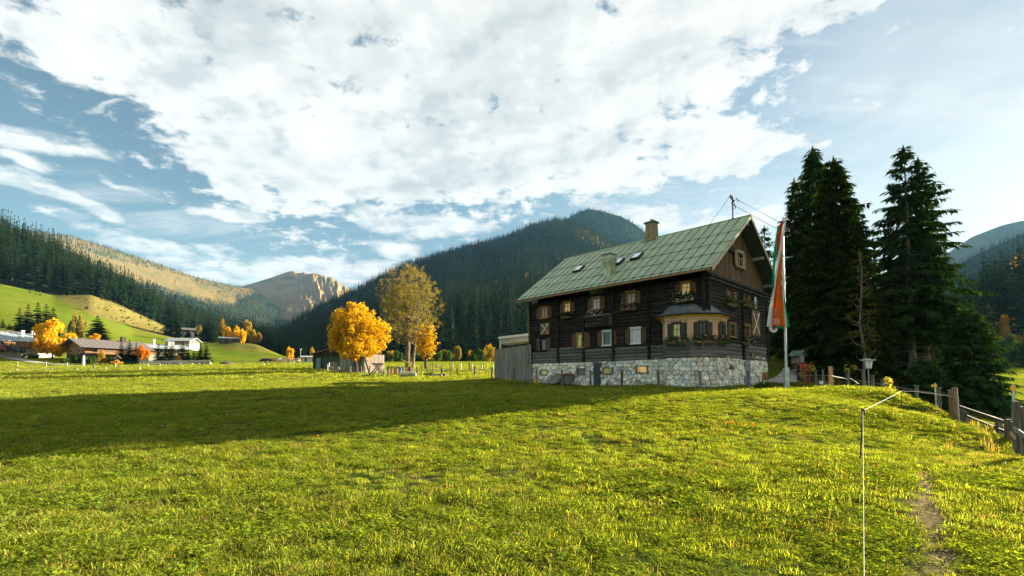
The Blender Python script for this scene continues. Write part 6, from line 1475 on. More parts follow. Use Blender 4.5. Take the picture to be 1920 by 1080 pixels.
fence('post_row', 'row of grey wooden posts on the lawn along the long front of the farmhouse', [(1404, 697, 735, 26), (1313, 697, 731, 28), (1235, 696, 729, 30), (1166, 695, 727, 33), (1107, 696, 725, 35.5), (1054, 694, 721, 38), (1006, 693, 719, 41), (963, 690, 716, 43.5), (922, 690, 714, 46)], M_GREYP, .13, cap=True)
fence('post_row', 'row of dark wooden posts beside the playground and gravel road', [(890, 691, 711, 55), (857, 690, 711, 56), (828, 690, 709, 58), (801, 689, 708, 59), (782, 688, 707, 60), (769, 689, 706, 61), (755, 689, 705, 62), (720, 691, 701, 66), (711, 690, 700, 66), (693, 686, 699, 67), (684, 687, 699, 67), (677, 687, 698, 68), (670, 687, 697, 68), (664, 687, 697, 69), (657, 687, 697, 69)], M_DPOST, .13)
bp_ = [773, 790, 806, 812, 817, 830, 844, 849, 864, 880, 885, 904, 906, 925]
fence('meadow_fence', 'far fence of pale posts at the back of the gravel road', [(x, 680 + (i * 5) % 3, 693, 84 + (i * 7) % 3) for i, x in enumerate(bp_)], M_PWHT, .16, mats=[M_PWHT if i % 3 else M_DPOST for i in range(len(bp_))])
b1, b2 = G(817, 85), G(830, 85); mb = MB(); mb.tube([b1 + Vector((0, 0, 1.1)), b2 + Vector((0, 0, .2))], .06, 6); tag(mb.obj('brace_pole', M_PWHT), 'slanting brace pole between two pale posts by the gravel road', 'pole')
ribbon('ditch_bank', resample([G(735, 88), G(800, 87), G(860, 86), G(930, 83)], 24), 1.6, mat('bare_earth', (.10, .06, .03), (.06, .035, .02), 5, .95), .05)
o, bs = fence('tape_fence', 'nearer white tape fence across the left meadow', [(-60, 695, 706, 70), (31, 693, 703, 71), (97, 690, 701, 74), (145, 690, 700, 75), (198, 688, 698, 77), (262, 687, 697, 79)], M_PWHT, .12); rope(o, 'tape', [b + Vector((0, 0, h * .8)) for b, h in bs], .02, .02)
o, bs = fence('post_row', 'far row of short posts in front of the village road', [(32, 678, 688, 93), (86, 678, 688, 94), (126, 680, 688, 95), (176, 683, 697, 80), (216, 681, 692, 90), (278, 683, 691, 95), (343, 683, 691, 96), (427, 684, 691, 98), (495, 683, 690, 100)], M_PWHT, .15, mats=[M_GREYW, M_GREYW, M_PWHT, M_DPOST, M_PWHT, M_PWHT, M_PWHT, M_PWHT, M_PWHT])
o, bs = fence('tape_fence', 'dark post and wire fence in front of the grazing cows', [(423, 676, 683, 122), (454, 676, 683, 123), (484, 677, 683, 124), (501, 676, 683, 124), (560, 677, 683, 124), (600, 677, 683, 122)], M_DPOST, .2); rope(o, 'wire', [b + Vector((0, 0, h * .8)) for b, h in bs], .04, .0)
# long low board fence with posts in front of the young spruces
a, b_ = G(262, 110), G(393, 116); o = empty('board_fence', a, 0, 'long low grey board fence with pale posts in front of the young spruces', 'fence'); v = b_ - a; n = 22
for i in range(n + 1): q_ = a + v * (i / n); q_.z = gz(q_.x, q_.y); post(o, q_, 1.15, .14, M_PWHT)
for i in range(n):
    for r_ in range(3):
        p, q_ = a + v * (i / n), a + v * ((i + .97) / n); p.z = gz(p.x, p.y); q_.z = gz(q_.x, q_.y); mb = MB(); mb.slab([p + Vector((0, -.1, .62 + r_ * .2)) - a, q_ + Vector((0, -.1, .62 + r_ * .2)) - a, q_ + Vector((0, -.1, .79 + r_ * .2)) - a, p + Vector((0, -.1, .79 + r_ * .2)) - a], .04); mb.obj('board', M_GREYWL, o)
mb = MB(); g = random.Random(9)
for i in range(70): q_ = a + v * g.random(); mb.box((q_.x - a.x, q_.y + .4 - a.y, gz(q_.x, q_.y) - a.z + g.uniform(.1, .4)), (.4, .5, .28), g.uniform(-.2, .2))
tag(mb.obj('firewood', M_GREYWL, o), kind='stuff')

# right hand fence along the crest
NEWP = [(1531, 695, 732, 28), (1545, 693, 728, 30), (1557, 688, 737, 26), (1562, 692, 727, 31), (1591, 698, 731, 28.5), (1619, 698, 729, 30), (1637, 704, 745, 24.5), (1656, 712, 747, 24.5), (1720, 724, 758, 23), (1762, 728, 771, 21.5), (1785, 733, 778, 21)]
o, bs = fence('crest_fence', 'wooden post fence with tape running down the grassy crest at the right', NEWP, M_GREYP, .12, cap=True, mats=[M_GREYP, M_GREYP, M_NEWW, M_NEWW] + [M_GREYP] * 7)
thick = G(1793, 20.6); th_ = P(1793, 727, 20.6).z - thick.z; q_ = post(o, thick, th_, .22, mat('round_brown_post', (.30, .18, .09), (.16, .10, .05), 4, .9, (4, 4, .8), bump=.5), square=False); q_['label'] = 'thick round brown corner post'
q_ = post(o, G(1799, 20.4), th_ * .82, .05, M_TIN, square=False); q_['label'] = 'thin metal rod'
RP = [P(1436, 706, 36), P(1480, 705, 30), P(1530, 703.5, 28), P(1557, 704, 26), P(1591, 711, 27.5), P(1637, 718, 24.4), P(1656, 721, 24.4), P(1720, 732, 22.9), P(1762, 738, 21.4), P(1793, 745, 20.5)]
rope(o, 'tape', RP, .013, .01); rope(o, 'tape', [P(1690, 733.5, 20), P(1720, 734, 20.2), P(1762, 739, 20.3), P(1793, 746, 20.4)], .011, .01)
rope(o, 'wire', [P(1591, 707, 28), P(1616, 724, 29.5)], .02, 0); rope(o, 'wire', [P(1656, 722, 24.6), P(1720, 745, 23.2), P(1762, 753, 21.6), P(1785, 757, 21)], .006, .02, M_WIRE)
# portable stakes in the meadow carrying the tape towards the photographer
y1 = Yat(1611, 866); sb = G(1611, y1); stp = P(1618, 770, y1 + .0); s1 = empty('tape_stake', sb, 0, 'near black plastic fence stake carrying the white tape', 'fence stake', 'portable fence stakes'); mb = MB(); v = stp - sb; mb.tube([(0, 0, -.2), v], .012, 6); mb.obj('rod', M_IRON, s1)
mb = MB(); mb.tube([v - Vector((0, 0, .08)), v + Vector((0, 0, .03))], .03, 8); mb.obj('clip', M_IRON, s1)
y2 = 18.5; sb2 = G(1691, y2); st2 = P(1690.5, 733, y2); s2 = empty('tape_stake', sb2, 0, 'thin brown fence stake standing on the crest by the crest fence', 'fence stake', 'portable fence stakes'); mb = MB(); mb.tube([(0, 0, -.1), st2 - sb2], .014, 6); mb.obj('rod', mat('rusty_rod', (.22, .10, .05), (.12, .06, .03), 6), s2)
near = P(1622, 1330, 2.35)
o = empty('fence_tape', stp, 0, 'pale twisted electric tape running from the near stake to the crest fence', 'fence tape')
rope(o, 'strand', [RP[-1], P(1720, 734.5, 19), st2, stp], .0045, .004); rope(o, 'strand', [stp, near], .0021, .002)
# rail fence going down the bank, and the fence at the right edge
def rail(parent, a, b_, w_, h, mtl): mb = MB(); d = (b_ - a).normalized(); n_ = Vector((d.y, -d.x, 0)).normalized() * w_; mb.slab([a + n_ - parent.location, b_ + n_ - parent.location, b_ + n_ + Vector((0, 0, h)) - parent.location, a + n_ + Vector((0, 0, h)) - parent.location], w_); return mb.obj('rail', mtl, parent)
o = empty('rail_fence', G(1805, 20), 0, 'dark old plank rail fence going down the bank beside the dirt path', 'fence')
for a, b_, h in ((P(1800, 764, 20), P(1905, 801, 14), .09), (P(1811, 771, 19.5), P(1870, 790, 16), .13), (P(1805, 778, 20), P(1905, 820, 14), .08)): rail(o, a, b_, .035, h, M_DWOOD)
for px, pt, pb, Y in ((1808, 762, 785, 20), (1814, 772, 790, 19.4), (1875, 783, 812, 15.8), (1893, 786, 822, 14.2)): b = G(px, Y); zt = P(px, pt, Y).z; b.z = min(b.z, P(px, pb, Y).z); post(o, b, zt - b.z, .15, M_DPOST)
o = empty('edge_fence', G(1912, 11.2), 0, 'weathered fence post and rail cut by the right edge of the photo', 'fence'); Y = 11.2
for px, pt, pb, wd, m_ in ((1911, 752, 826, .105, M_DPOST), (1904, 790, 818, .06, M_DPOST), (1921, 762, 830, .07, M_DPOST)): b = G(px, Y); b.z = P(px, pb, Y).z; post(o, b, P(px, pt, Y).z - b.z, wd, m_)
rail(o, P(1903, 808, Y - .1), P(1990, 868, 8.6), .03, .11, M_GREYW)
rail(o, P(1897, 813, 11.0), P(1905, 824, 10.8), .04, .05, M_NEWW)
# signs
M_SIGNY = mat('yellow_sign_plate', (.75, .38, .02), (.65, .32, .02), 3, .5)
o = empty('trail_sign', G(1756, 22.2), 0, 'small yellow hiking sign on a grey post behind the crest fence', 'sign', 'yellow trail signs'); b = o.location
mb = MB(); mb.tube([(0, 0, -1), (0, 0, P(1756, 718, 22.2).z - b.z)], .03, 6); mb.obj('pole', M_TIN, o); mb = MB(); z_ = P(1753, 723, 22.2).z - b.z; mb.box((-.07, -.04, z_), (.26, .02, .11)); mb.obj('plate', M_SIGNY, o)
Y = 15; b = G(1900, Y); b.z = P(1902, 792, Y).z - .3; o = empty('trail_sign', b, 0, 'yellow hiking arrow sign on a tall metal pole at the right edge', 'sign', 'yellow trail signs')
mb = MB(); mb.tube([(0, 0, -.5), (P(1900, 721, Y).x - b.x, 0, P(1900, 721, Y).z - b.z)], .035, 8); mb.obj('pole', M_TIN, o); c = P(1896, 728, Y) - b; mb = MB(); mb.box((c.x, -.05, c.z), (.15, .02, .13)); mb.poly([(c.x + .075, -.06, c.z + .065), (c.x + .075, -.06, c.z - .065), (c.x + .12, -.06, c.z)]); mb.obj('plate', M_SIGNY, o)

# ------------------------------------------------------------------ flagpole and banner
YF = 26.5; fb = G(1475, YF); o = empty('flagpole', fb, 0, 'tall grey metal flagpole in a square sleeve on the lawn right of the farmhouse', 'flagpole')
tp = P(1467, 413, YF) - fb
mb = MB(); mb.tube([(0, 0, .3), tp * .5 + Vector((.0, 0, 0)), tp * 1.0], [.075, .06, .04], 10); mb.obj('pole', M_TIN, o)
mb = MB(); zs = P(1475, 690, YF).z - fb.z; mb.box((0, 0, zs / 2 - .1), (.22, .2, zs + .2)); mb.box((0, 0, zs + .01), (.25, .23, .03)); mb.obj('sleeve', M_TIN, o)
mb = MB(); mb.tube([tp - Vector((0, 0, .05)), tp + Vector((.05, -.02, .14))], .05, 8); mb.tube([tp * .985, tp * .985 + Vector((-.35, 0, -.25))], .02, 6); mb.obj('finial', M_TIN, o)
fl = empty('banner_flag', fb + tp, 0, 'long hanging green white and red banner with small white lettering on the flagpole', 'flag')
def cloth(name, rows, mtl, dy=0., fold=.06, seed=0, nx=10):
    """rows: (py, px_left, px_right)"""
    py_, l, r = (np.array(c, float) for c in zip(*rows)); n = 34; V = []; yy = np.linspace(py_[0], py_[-1], n)
    for i, y in enumerate(yy):
        a, b_ = np.interp(y, py_, l), np.interp(y, py_, r)
        for j in range(nx + 1):
            s = j / nx; p = P(a + (b_ - a) * s, y, YF - .12 + dy); p.y += fold * math.sin(s * 6.5 + i * .12 + seed) + fold * .6 * math.sin(s * 13 + i * .2) - .03; V.append(tuple(p - fl.location))
    Fq = [(i * (nx + 1) + j, i * (nx + 1) + j + 1, (i + 1) * (nx + 1) + j + 1, (i + 1) * (nx + 1) + j) for i in range(n - 1) for j in range(nx)]
    me = bpy.data.meshes.new(name); me.from_pydata(V, [], Fq); me.materials.append(mtl); me.polygons.foreach_set('use_smooth', [True] * len(Fq)); ob = link(name, me, fl); md = ob.modifiers.new('thick', 'SOLIDIFY'); md.thickness = .006; return ob
def cloth_mat(name, c):
    return leaf_mat(name, c, tuple(k * .85 for k in c), .35, 0, .05, tc=(1.1, 1.1, 1.1))
M_FR, M_FW, M_FG = cloth_mat('red_cloth', (.62, .05, .015)), cloth_mat('white_cloth', (.74, .73, .70)), cloth_mat('green_cloth', (.01, .34, .15)); M_FO = cloth_mat('orange_red_cloth', (.66, .15, .02))
cloth('green_band', [(424, 1458, 1461), (444, 1455, 1459), (467, 1452, 1457), (489, 1450, 1456), (511, 1448, 1455), (540, 1446, 1453), (565, 1444, 1450)], M_FG, .10)
cloth('red_band_upper', [(414, 1467, 1471), (424, 1460, 1467), (444, 1457, 1465), (467, 1456, 1462), (489, 1454, 1459)], M_FR, .04)
cloth('white_band_upper', [(411, 1469, 1473), (424, 1466, 1472), (444, 1463, 1469), (467, 1460, 1466), (489, 1455, 1463), (511, 1452, 1460), (540, 1450, 1456), (560, 1447, 1453)], M_FW, -.02)
cloth('white_band', [(540, 1450, 1457), (560, 1446, 1452), (578, 1442, 1449), (600, 1438, 1449), (613, 1436.5, 1449)], M_FW, -.05, .03)
cloth('red_band', [(470, 1462, 1464), (489, 1460, 1466), (511, 1458, 1465.5), (540, 1455, 1465.5), (560, 1452, 1466), (578, 1449, 1467.5), (600, 1448, 1470), (613, 1448, 1471)], M_FO, -.04, .05)
cloth('red_fold', [(520, 1457, 1459), (560, 1451, 1455), (600, 1447.5, 1453), (613, 1447.5, 1454)], M_FR, -.11, .01)
cloth('white_edge', [(470, 1464, 1466), (511, 1466, 1467.5), (560, 1467, 1469), (600, 1471, 1473.5), (613, 1472, 1475)], M_FW, -.03, .02)
cloth('green_edge', [(560, 1469.5, 1471), (590, 1473, 1476), (613, 1475, 1480)], M_FG, .02, .02)
cloth('green_hem', [(612, 1446, 1469), (616, 1447, 1468)], M_FG, .02, .02)
def flat_text(txt, px, py, size, mtl, name, rot=0., Y=YF - .33):
    cu = bpy.data.curves.new(name, 'FONT'); cu.body = txt; cu.size = size; cu.align_x = 'CENTER'; cu.align_y = 'CENTER'; cu.extrude = .002; cu.materials.append(mtl); ob = link(name, cu, fl); ob.location = P(px, py, Y) - fl.location; ob.rotation_euler = (math.pi / 2, rot, 0)
    me = bpy.data.meshes.new_from_object(ob); o2 = link(name + '_print', me, fl, ob.location); o2.rotation_euler = ob.rotation_euler; bpy.data.objects.remove(ob); return o2
M_PRINT = cloth_mat('pink_print', (.75, .42, .34)); mb = MB(); c = P(1455.5, 602, YF - .27) - fl.location; mb.box(tuple(c), (.36, .004, .27)); mb.obj('printed_box', M_PRINT, fl)
flat_text('10', 1455.5, 602, .26, M_FR, 'box_lettering', Y=YF - .28); mb = MB(); c = P(1455.5, 608.5, YF - .27) - fl.location; mb.box(tuple(c), (.36, .004, .03)); mb.obj('printed_line', M_PRINT, fl)
for k, (px, py, h) in enumerate(((1452.8, 584, .5), (1454.5, 583, .36))):
    c = P(px, py, YF - .27) - fl.location; mb = MB()
    for j in range(6): mb.box((c.x, c.y, c.z + h * (j / 6 - .5)), (.035, .004, h / 9))
    tag(mb.obj('vertical_print', M_PRINT, fl), kind='stuff')

# ------------------------------------------------------------------ garden things on the right
b = G(1631, 31.5); top = P(1631, 673, 31.5).z - b.z; o = empty('garden_lantern', b, .3, 'white glass garden lantern with flat square cap on a thin grey post', 'lamp'); mb = MB(); mb.tube([(0, 0, -.2), (0, 0, top - .62)], .028, 8); mb.obj('post', M_TIN, o)
mb = MB(); prof = ((.17, top - .64), (.27, top - .1)); b0 = 0
for r_, z in prof:
    for k in range(6): mb.v.append((r_ * math.cos(k * 1.0472), r_ * math.sin(k * 1.0472), z))
for k in range(6): mb.face((k, (k + 1) % 6, 6 + (k + 1) % 6, 6 + k))
mb.face(range(5, -1, -1)); mb.face(range(6, 12)); mb.obj('lamp_glass', mat('milk_glass', (.80, .82, .78), (.7, .72, .7), 2, .3), o)
mb = MB()
for k in range(6): a = k * 1.0472; mb.tube([(.175 * math.cos(a), .175 * math.sin(a), top - .64), (.28 * math.cos(a), .28 * math.sin(a), top - .1)], .012, 4)
mb.lathe([(.19, top - .66), (.19, top - .63)], k=12); mb.obj('lamp_frame', M_IRON, o)
mb = MB(); mb.box((0, 0, top - .07), (.74, .74, .05), .5); mb.box((0, 0, top - .02), (.3, .3, .06), .5); mb.obj('lamp_cap', M_TIN, o)
b = G(1540, 27); h = P(1540, 714, 27).z - b.z; o = empty('garden_light', b, 0, 'small knee high garden light between the grey fence posts', 'lamp'); mb = MB(); mb.lathe([(.05, -.1), (.06, h * .6)], k=8); mb.obj('base', M_TRIM, o); mb = MB(); mb.lathe([(.09, h * .62), (.11, h * .95)], k=8); mb.obj('lamp_glass', bpy.data.materials['milk_glass'], o); mb = MB(); mb.lathe([(.13, h * .95), (.04, h * 1.03)], k=8); mb.obj('lamp_cap', M_TIN, o)
# wayside shrine hut on a stand, red bench, trellis plants
b = G(1497, 44); k_ = 44 / F_PX; top = P(1497, 657, 44).z - b.z; o = empty('shrine_hut', b, .55, 'small grey shrine hut with green gabled roof on a stand under the spruces', 'shrine'); M_GRN = mat('green_roof_felt', (.10, .18, .14), (.06, .12, .09), 4, .8)
mb = MB(); mb.box((0, 0, (top - 1.25) / 2), (.5, .4, top - 1.2)); mb.obj('stand', M_GREYW, o); mb = MB(); mb.box((0, 0, top - .8), (.9, .7, .8)); n = mb.n(); mb.v += [(-.45, -.352, top - .4), (.45, -.352, top - .4), (0, -.352, top - .1)]; mb.face((n, n + 1, n + 2)); mb.obj('box', M_GREYW, o)
for s in (-1, 1): mb = MB(); q_ = [(s * .68, -.6, top - .52), (s * .68, .5, top - .52), (0, .5, top), (0, -.6, top)]; mb.slab(q_[::-1] if s < 0 else q_, .05); mb.obj('roof', M_GRN, o)
mb = MB(); mb.box((.02, -.37, top - .8), (.42, .05, .62)); mb.obj('door', M_GREYWL, o)
b = G(1509, 42); k_ = P(1509, 683, 42).z - b.z; o = empty('red_bench', b, .1, 'bright red wooden bench below the shrine hut', 'bench'); M_REDP = mat('red_bench_paint', (.55, .06, .02), (.4, .04, .015), 3, .5)
for z in (k_ - .05, k_ - .22): mb = MB(); mb.box((0, .1, z), (1.3, .04, .12)); mb.obj('backrest_slat', M_REDP, o)
mb = MB(); mb.box((0, -.15, k_ - .45), (1.3, .4, .05)); mb.obj('seat', M_REDP, o)
for s in (-1, 1): mb = MB(); mb.box((s * .55, 0, (k_ - .05) / 2), (.06, .4, k_ - .05)); mb.obj('leg', M_IRON, o)
def trellis(px, Y, pt, lab, seed, red=True, n=90):
    b = G(px, Y); h = P(px, pt, Y).z - b.z; o = empty('trellis_plant', b, 0, lab, 'plant'); g = random.Random(seed); k = 2 if red else 1
    for i in range(k): mb = MB(); mb.box(((i - .5) * .38 * red, 0, h / 2), (.05, .05, h)); mb.obj('stake', M_REDP if red else M_GREYW, o)
    mb = MB()
    for i in range(5): mb.tube([(g.uniform(-.2, .2), 0, 0), (g.uniform(-.35, .35), g.uniform(-.1, .1), h * .6), (g.uniform(-.5, .5), 0, h * g.uniform(.8, 1.1))], .012, 4)
    mb.obj('stem', M_BARK, o); V, Fq = leaf_cloud([(g.uniform(-.4, .45), g.uniform(-.2, .2), h * g.uniform(.1, 1.05), .2) for _ in range(9)], n, .075, seed, .7); link('foliage', np_mesh('foliage', V, Fq, M_YLEAF), o)
M_YLEAF = leaf_mat('vine_leaves', (.42, .34, .05), (.22, .26, .04), .45, .1, .6, c3=(.5, .14, .02))
trellis(1514, 37, 682, 'climbing plant with yellow leaves on two red stakes near the red bench', 3); trellis(1594, 33, 690, 'bush with round yellow leaves behind the fence posts', 5, False, 70); trellis(1562, 33, 686, 'thin green sapling behind the light new posts', 6, False, 26); trellis(1668, 26, 712, 'pine like seedling with long leaves behind the crest fence', 8, False, 60)

# ------------------------------------------------------------------ playground
b = G(708, 66); o = empty('climbing_frame', b, 0, 'dark wooden climbing frame with crossed legs and a top beam beside the golden maple', 'playground frame'); k_ = 66 / F_PX; H = 24 * k_
for y in (-.6, .6):
    for s in (-1, 1): mb = MB(); mb.tube([(-s * 1.0, y, 0), (s * .55, y, H)], .085, 6); mb.obj('leg', M_DPOST, o)
    mb = MB(); mb.tube([(-.6, y, H - .15), (.65, y, H - .15)], .09, 6); mb.obj('beam', M_DPOST, o)
mb = MB(); mb.tube([(-.1, -.6, H * .68), (-.1, .6, H * .68)], .07, 6); mb.obj('crossbar', M_DPOST, o)
b = G(694, 65); mb = MB(); mb.tube([(0, 0, 0), (-.9, .3, 2.6)], .12, 7); tag(mb.obj('leaning_timber', M_DPOST, None, tuple(b)), 'dark timber leaning from the playground towards the golden maple', 'timber')
b = G(738, 65); k_ = 65 / F_PX; H = 18 * k_; o = empty('play_stall', b, .1, 'small wooden play stall with flat roof and orange board side', 'play stall')
mb = MB(); mb.box((0, 0, H), (1.75, 1.2, .1)); mb.obj('roof', M_GREYW, o)
for x in (-.75, .75):
    for y in (-.5, .5): mb = MB(); mb.box((x, y, H / 2), (.1, .1, H)); mb.obj('post', M_DPOST, o)
mb = MB(); mb.box((.3, -.45, H * .55), (.45, .05, .85)); mb.obj('orange_board', mat('orange_boards', (.55, .24, .05), (.42, .17, .04), 3), o); mb = MB(); mb.box((-.25, -.47, H * .6), (.28, .04, .7)); mb.obj('pink_cloth', mat('pink_cloth', (.62, .18, .24), (.5, .12, .18), 4), o); mb = MB(); mb.box((.1, -.1, .35), (1.3, .7, .08)); mb.obj('bench_board', M_DPOST, o)
b = G(763, 62); k_ = 62 / F_PX; H = 30 * k_; o = empty('sandbox', b, .1, 'wooden sandbox with a slanting brown roof and grey boards beside the bare tree', 'sandbox')
for x, y in ((-.5, -.5), (.75, -.5), (-.5, .7), (.75, .7)): mb = MB(); mb.box((x, y, H * .36), (.09, .09, H * .72)); mb.obj('post', M_GREYWL, o)
mb = MB(); mb.slab([(1.0, -.8, H * .72), (1.0, 1.0, H * .72), (-.65, 1.0, H + .25), (-.65, -.8, H + .25)], .1); mb.obj('roof', M_FRAMEB, o)
for z in (.1, .3, .5): mb = MB(); mb.box((.2, -.75, z), (1.9, .06, .17)); mb.obj('board', M_DPOST if z < .4 else M_GREYWL, o)
mb = MB(); mb.box((1.15, .1, .3), (.06, 1.7, .5)); mb.obj('board', M_GREYWL, o)
mb = MB(); mb.lathe([(.14, .0), (.2, .35), (.12, .6), (.05, .7)], (0, 0, 0), 8); tag(mb.obj('red_toy', M_REDP, None, tuple(b + Vector((.25, .1, .75)))), 'red plastic toy standing in the sandbox', 'toy')
mb = MB(); mb.box((0, 0, .3), (.34, .3, .6), taper=.7); tag(mb.obj('blue_toy', mat('blue_plastic', (.05, .18, .42), (.04, .12, .3), 3, .4), None, tuple(b + Vector((-.95, .1, .75)))), 'blue plastic toy left of the sandbox post', 'toy'); mb = MB(); mb.lathe([(.2, 0), (.24, .4), (.1, .5)], (0, 0, 0), 8); tag(mb.obj('white_toy', M_WHITE, None, tuple(b + Vector((-.1, .2, .72)))), 'white rounded toy in the middle of the sandbox', 'toy')
M_TEAL = mat('turquoise_plastic', (.02, .42, .33), (.02, .33, .26), 3, .4)
for px, w_, lab in ((685, .8, 'turquoise play tray in the grass left of the climbing frame'), (712, 1.1, 'turquoise play tray in the grass under the climbing frame')): b = G(px, 65); mb = MB(); mb.box((0, 0, .1), (w_, .6, .12), taper=1.1); tag(mb.obj('play_tray', M_TEAL, None, tuple(b)), lab, 'play tray')
o, bs = fence('stake_group', 'cluster of white topped stakes left of the grey plank screen', [(614, 683, 694, 76), (617, 680, 693, 77), (622, 678, 695, 75), (626, 678, 696, 74), (630, 679, 696, 74), (634, 684, 695, 74)], M_PWHT, .15)
b = G(624, 77); mb = MB(); g = random.Random(3)
for i in range(26): mb.box((g.uniform(-.9, .9), g.uniform(0, .5), g.uniform(.1, .7)), (.35, .4, .14), g.uniform(-.3, .3))
tag(mb.obj('firewood_pile', M_CWOOD, None, tuple(b)), 'small brown firewood pile among the white topped stakes', 'firewood'); bpy.data.objects['firewood_pile']['kind'] = 'stuff'
# planters by the posts
b = G(804, 57); o = empty('planter', b, 0, 'long dark planter overgrown with grass near the gravel road', 'planter', 'planters by the post row'); mb = MB(); mb.box((0, 0, .2), (.95, .5, .5)); mb.obj('trough', M_DWOOD, o); V, Fq = leaf_cloud([(x, 0, .5, .22) for x in (-.4, -.1, .2, .45)], 260, .07, 3, .3); link('foliage', np_mesh('foliage', V, Fq, M_GREENL), o)
b = G(820.5, 56.5); o = empty('planter', b, 0, 'plain grey green trough right of the overgrown planter', 'planter', 'planters by the post row'); mb = MB(); mb.box((0, 0, .22), (.98, .5, .5), taper=1.05); mb.obj('trough', mat('grey_green_plastic', (.15, .22, .20), (.1, .15, .14), 3), o)
b = G(832.5, 56); mb = MB(); mb.lathe([(.15, -.05), (.22, .42), (.24, .45), (.2, .45)], k=10); tag(mb.obj('purple_pot', mat('purple_plastic', (.28, .03, .14), (.2, .02, .1), 3, .4), None, tuple(b)), 'purple flower pot at the right end of the troughs', 'flower pot')

# ------------------------------------------------------------------ walking person with a red bag
YP = 68; b = G(890.5, YP); hh = 1.72
def skin_body(name, joints, edges, mtl, loc, rz, lab):
    me = bpy.data.meshes.new(name); me.from_pydata([j[0] for j in joints], edges, []); me.materials.append(mtl); ob = link(name, me, None, tuple(loc), rz)
    md = ob.modifiers.new('skin', 'SKIN'); sv = me.skin_vertices[0].data
    for i, j in enumerate(joints): sv[i].radius = j[1]
    sv[0].use_root = True; sd = ob.modifiers.new('sub', 'SUBSURF'); sd.levels = sd.render_levels = 1; return tag(ob, lab, 'person')
m, t, out = new_mat('walker_clothes'); bs_ = t.add('ShaderNodeBsdfPrincipled'); bs_.inputs['Roughness'].default_value = .8; tc_ = t.add('ShaderNodeTexCoord'); sp_ = t.add('ShaderNodeSeparateXYZ'); t.link(tc_.outputs['Object'], sp_.inputs[0])
c_ = t.ramp(t.math('DIVIDE', sp_.outputs[2], 1.8), [(0, (.02, .02, .02)), (.05, (.03, .035, .05)), (.47, (.015, .015, .02)), (.83, (.35, .22, .16)), (.93, (.10, .05, .03))], 'CONSTANT'); t.link(c_, bs_.inputs['Base Color']); t.link(bs_.outputs[0], out.inputs[0])
J = [((0, 0, .92), (.15, .12)), ((0, .0, 1.15), (.14, .11)), ((0, -.02, 1.38), (.17, .12)), ((0, -.03, 1.48), (.06, .06)), ((0, -.05, 1.56), (.085, .095)), ((0, -.05, 1.67), (.08, .09)),
     ((-.10, -.02, .85), (.095, .095)), ((-.10, -.20, .47), (.065, .065)), ((-.10, -.18, .08), (.045, .045)), ((-.10, -.32, .03), (.04, .03)),
     ((.10, .03, .85), (.095, .095)), ((.10, .10, .48), (.065, .065)), ((.10, .40, .16), (.045, .045)), ((.10, .32, .05), (.035, .04)),
     ((-.20, -.01, 1.38), (.07, .07)), ((-.25, .12, 1.10), (.05, .05)), ((-.24, .02, .84), (.035, .035)), ((.20, -.01, 1.38), (.07, .07)), ((.25, -.10, 1.10), (.05, .05)), ((.24, -.26, .90), (.035, .035))]
E_ = [(0, 1), (1, 2), (2, 3), (3, 4), (4, 5), (0, 6), (6, 7), (7, 8), (8, 9), (0, 10), (10, 11), (11, 12), (12, 13), (2, 14), (14, 15), (15, 16), (2, 17), (17, 18), (18, 19)]
skin_body('person', J, E_, m, b, R(-62), 'person in dark clothes walking along the gravel road, red bag in hand')
mb = MB(); mb.box((0, 0, -.18), (.12, .34, .36), taper=.8); mb.tube([(0, -.08, 0), (0, 0, .12), (0, .08, 0)], .012, 5); q_ = b + Matrix.Rotation(R(-62), 3, 'Z') @ Vector((-.25, .03, .76)); tag(mb.obj('red_bag', M_REDP, None, tuple(q_), R(-62)), 'red bag carried by the walking person', 'bag')

# ------------------------------------------------------------------ cows on the far meadow
def cow(px, py, Y, rz, mtl, lab, sc=1., lying=False):
    J = [((0, -.1, 1.0), (.30, .38)), ((0, -.75, 1.05), (.28, .34)), ((0, .55, 1.05), (.28, .36)), ((0, 1.0, 1.0), (.16, .2)), ((0, 1.30, .75), (.12, .13)), ((0, 1.55, .45), (.08, .08)),
         ((-.18, -.75, .70), (.12, .13)), ((-.18, -.85, .38), (.06, .06)), ((-.18, -.78, .02), (.05, .05)), ((.18, -.75, .70), (.12, .13)), ((.18, -.70, .38), (.06, .06)), ((.18, -.66, .02), (.05, .05)),
         ((-.17, .55, .68), (.10, .11)), ((-.17, .60, .36), (.055, .055)), ((-.17, .55, .02), (.05, .05)), ((.17, .55, .68), (.10, .11)), ((.17, .52, .36), (.055, .055)), ((.17, .50, .02), (.05, .05)), ((0, -1.08, 1.15), (.03, .03)), ((0, -1.16, .5), (.03, .03))]
    E_ = [(0, 1), (0, 2), (2, 3), (3, 4), (4, 5), (1, 6), (6, 7), (7, 8), (1, 9), (9, 10), (10, 11), (2, 12), (12, 13), (13, 14), (2, 15), (15, 16), (16, 17), (1, 18), (18, 19)]
    b = G(px, Y); ob = skin_body('cow', J, E_, mtl, b, rz, lab); ob['category'] = 'cow'; ob['group'] = 'cows grazing at the foot of the mound'; ob.scale = (sc,) * 3
M_CB = mat('brown_white_hide', (.30, .10, .04), (.75, .70, .62), 1.6, .8, lo=.48, hi=.54); M_CD = mat('dark_hide', (.05, .035, .03), (.03, .02, .02), 2, .8)
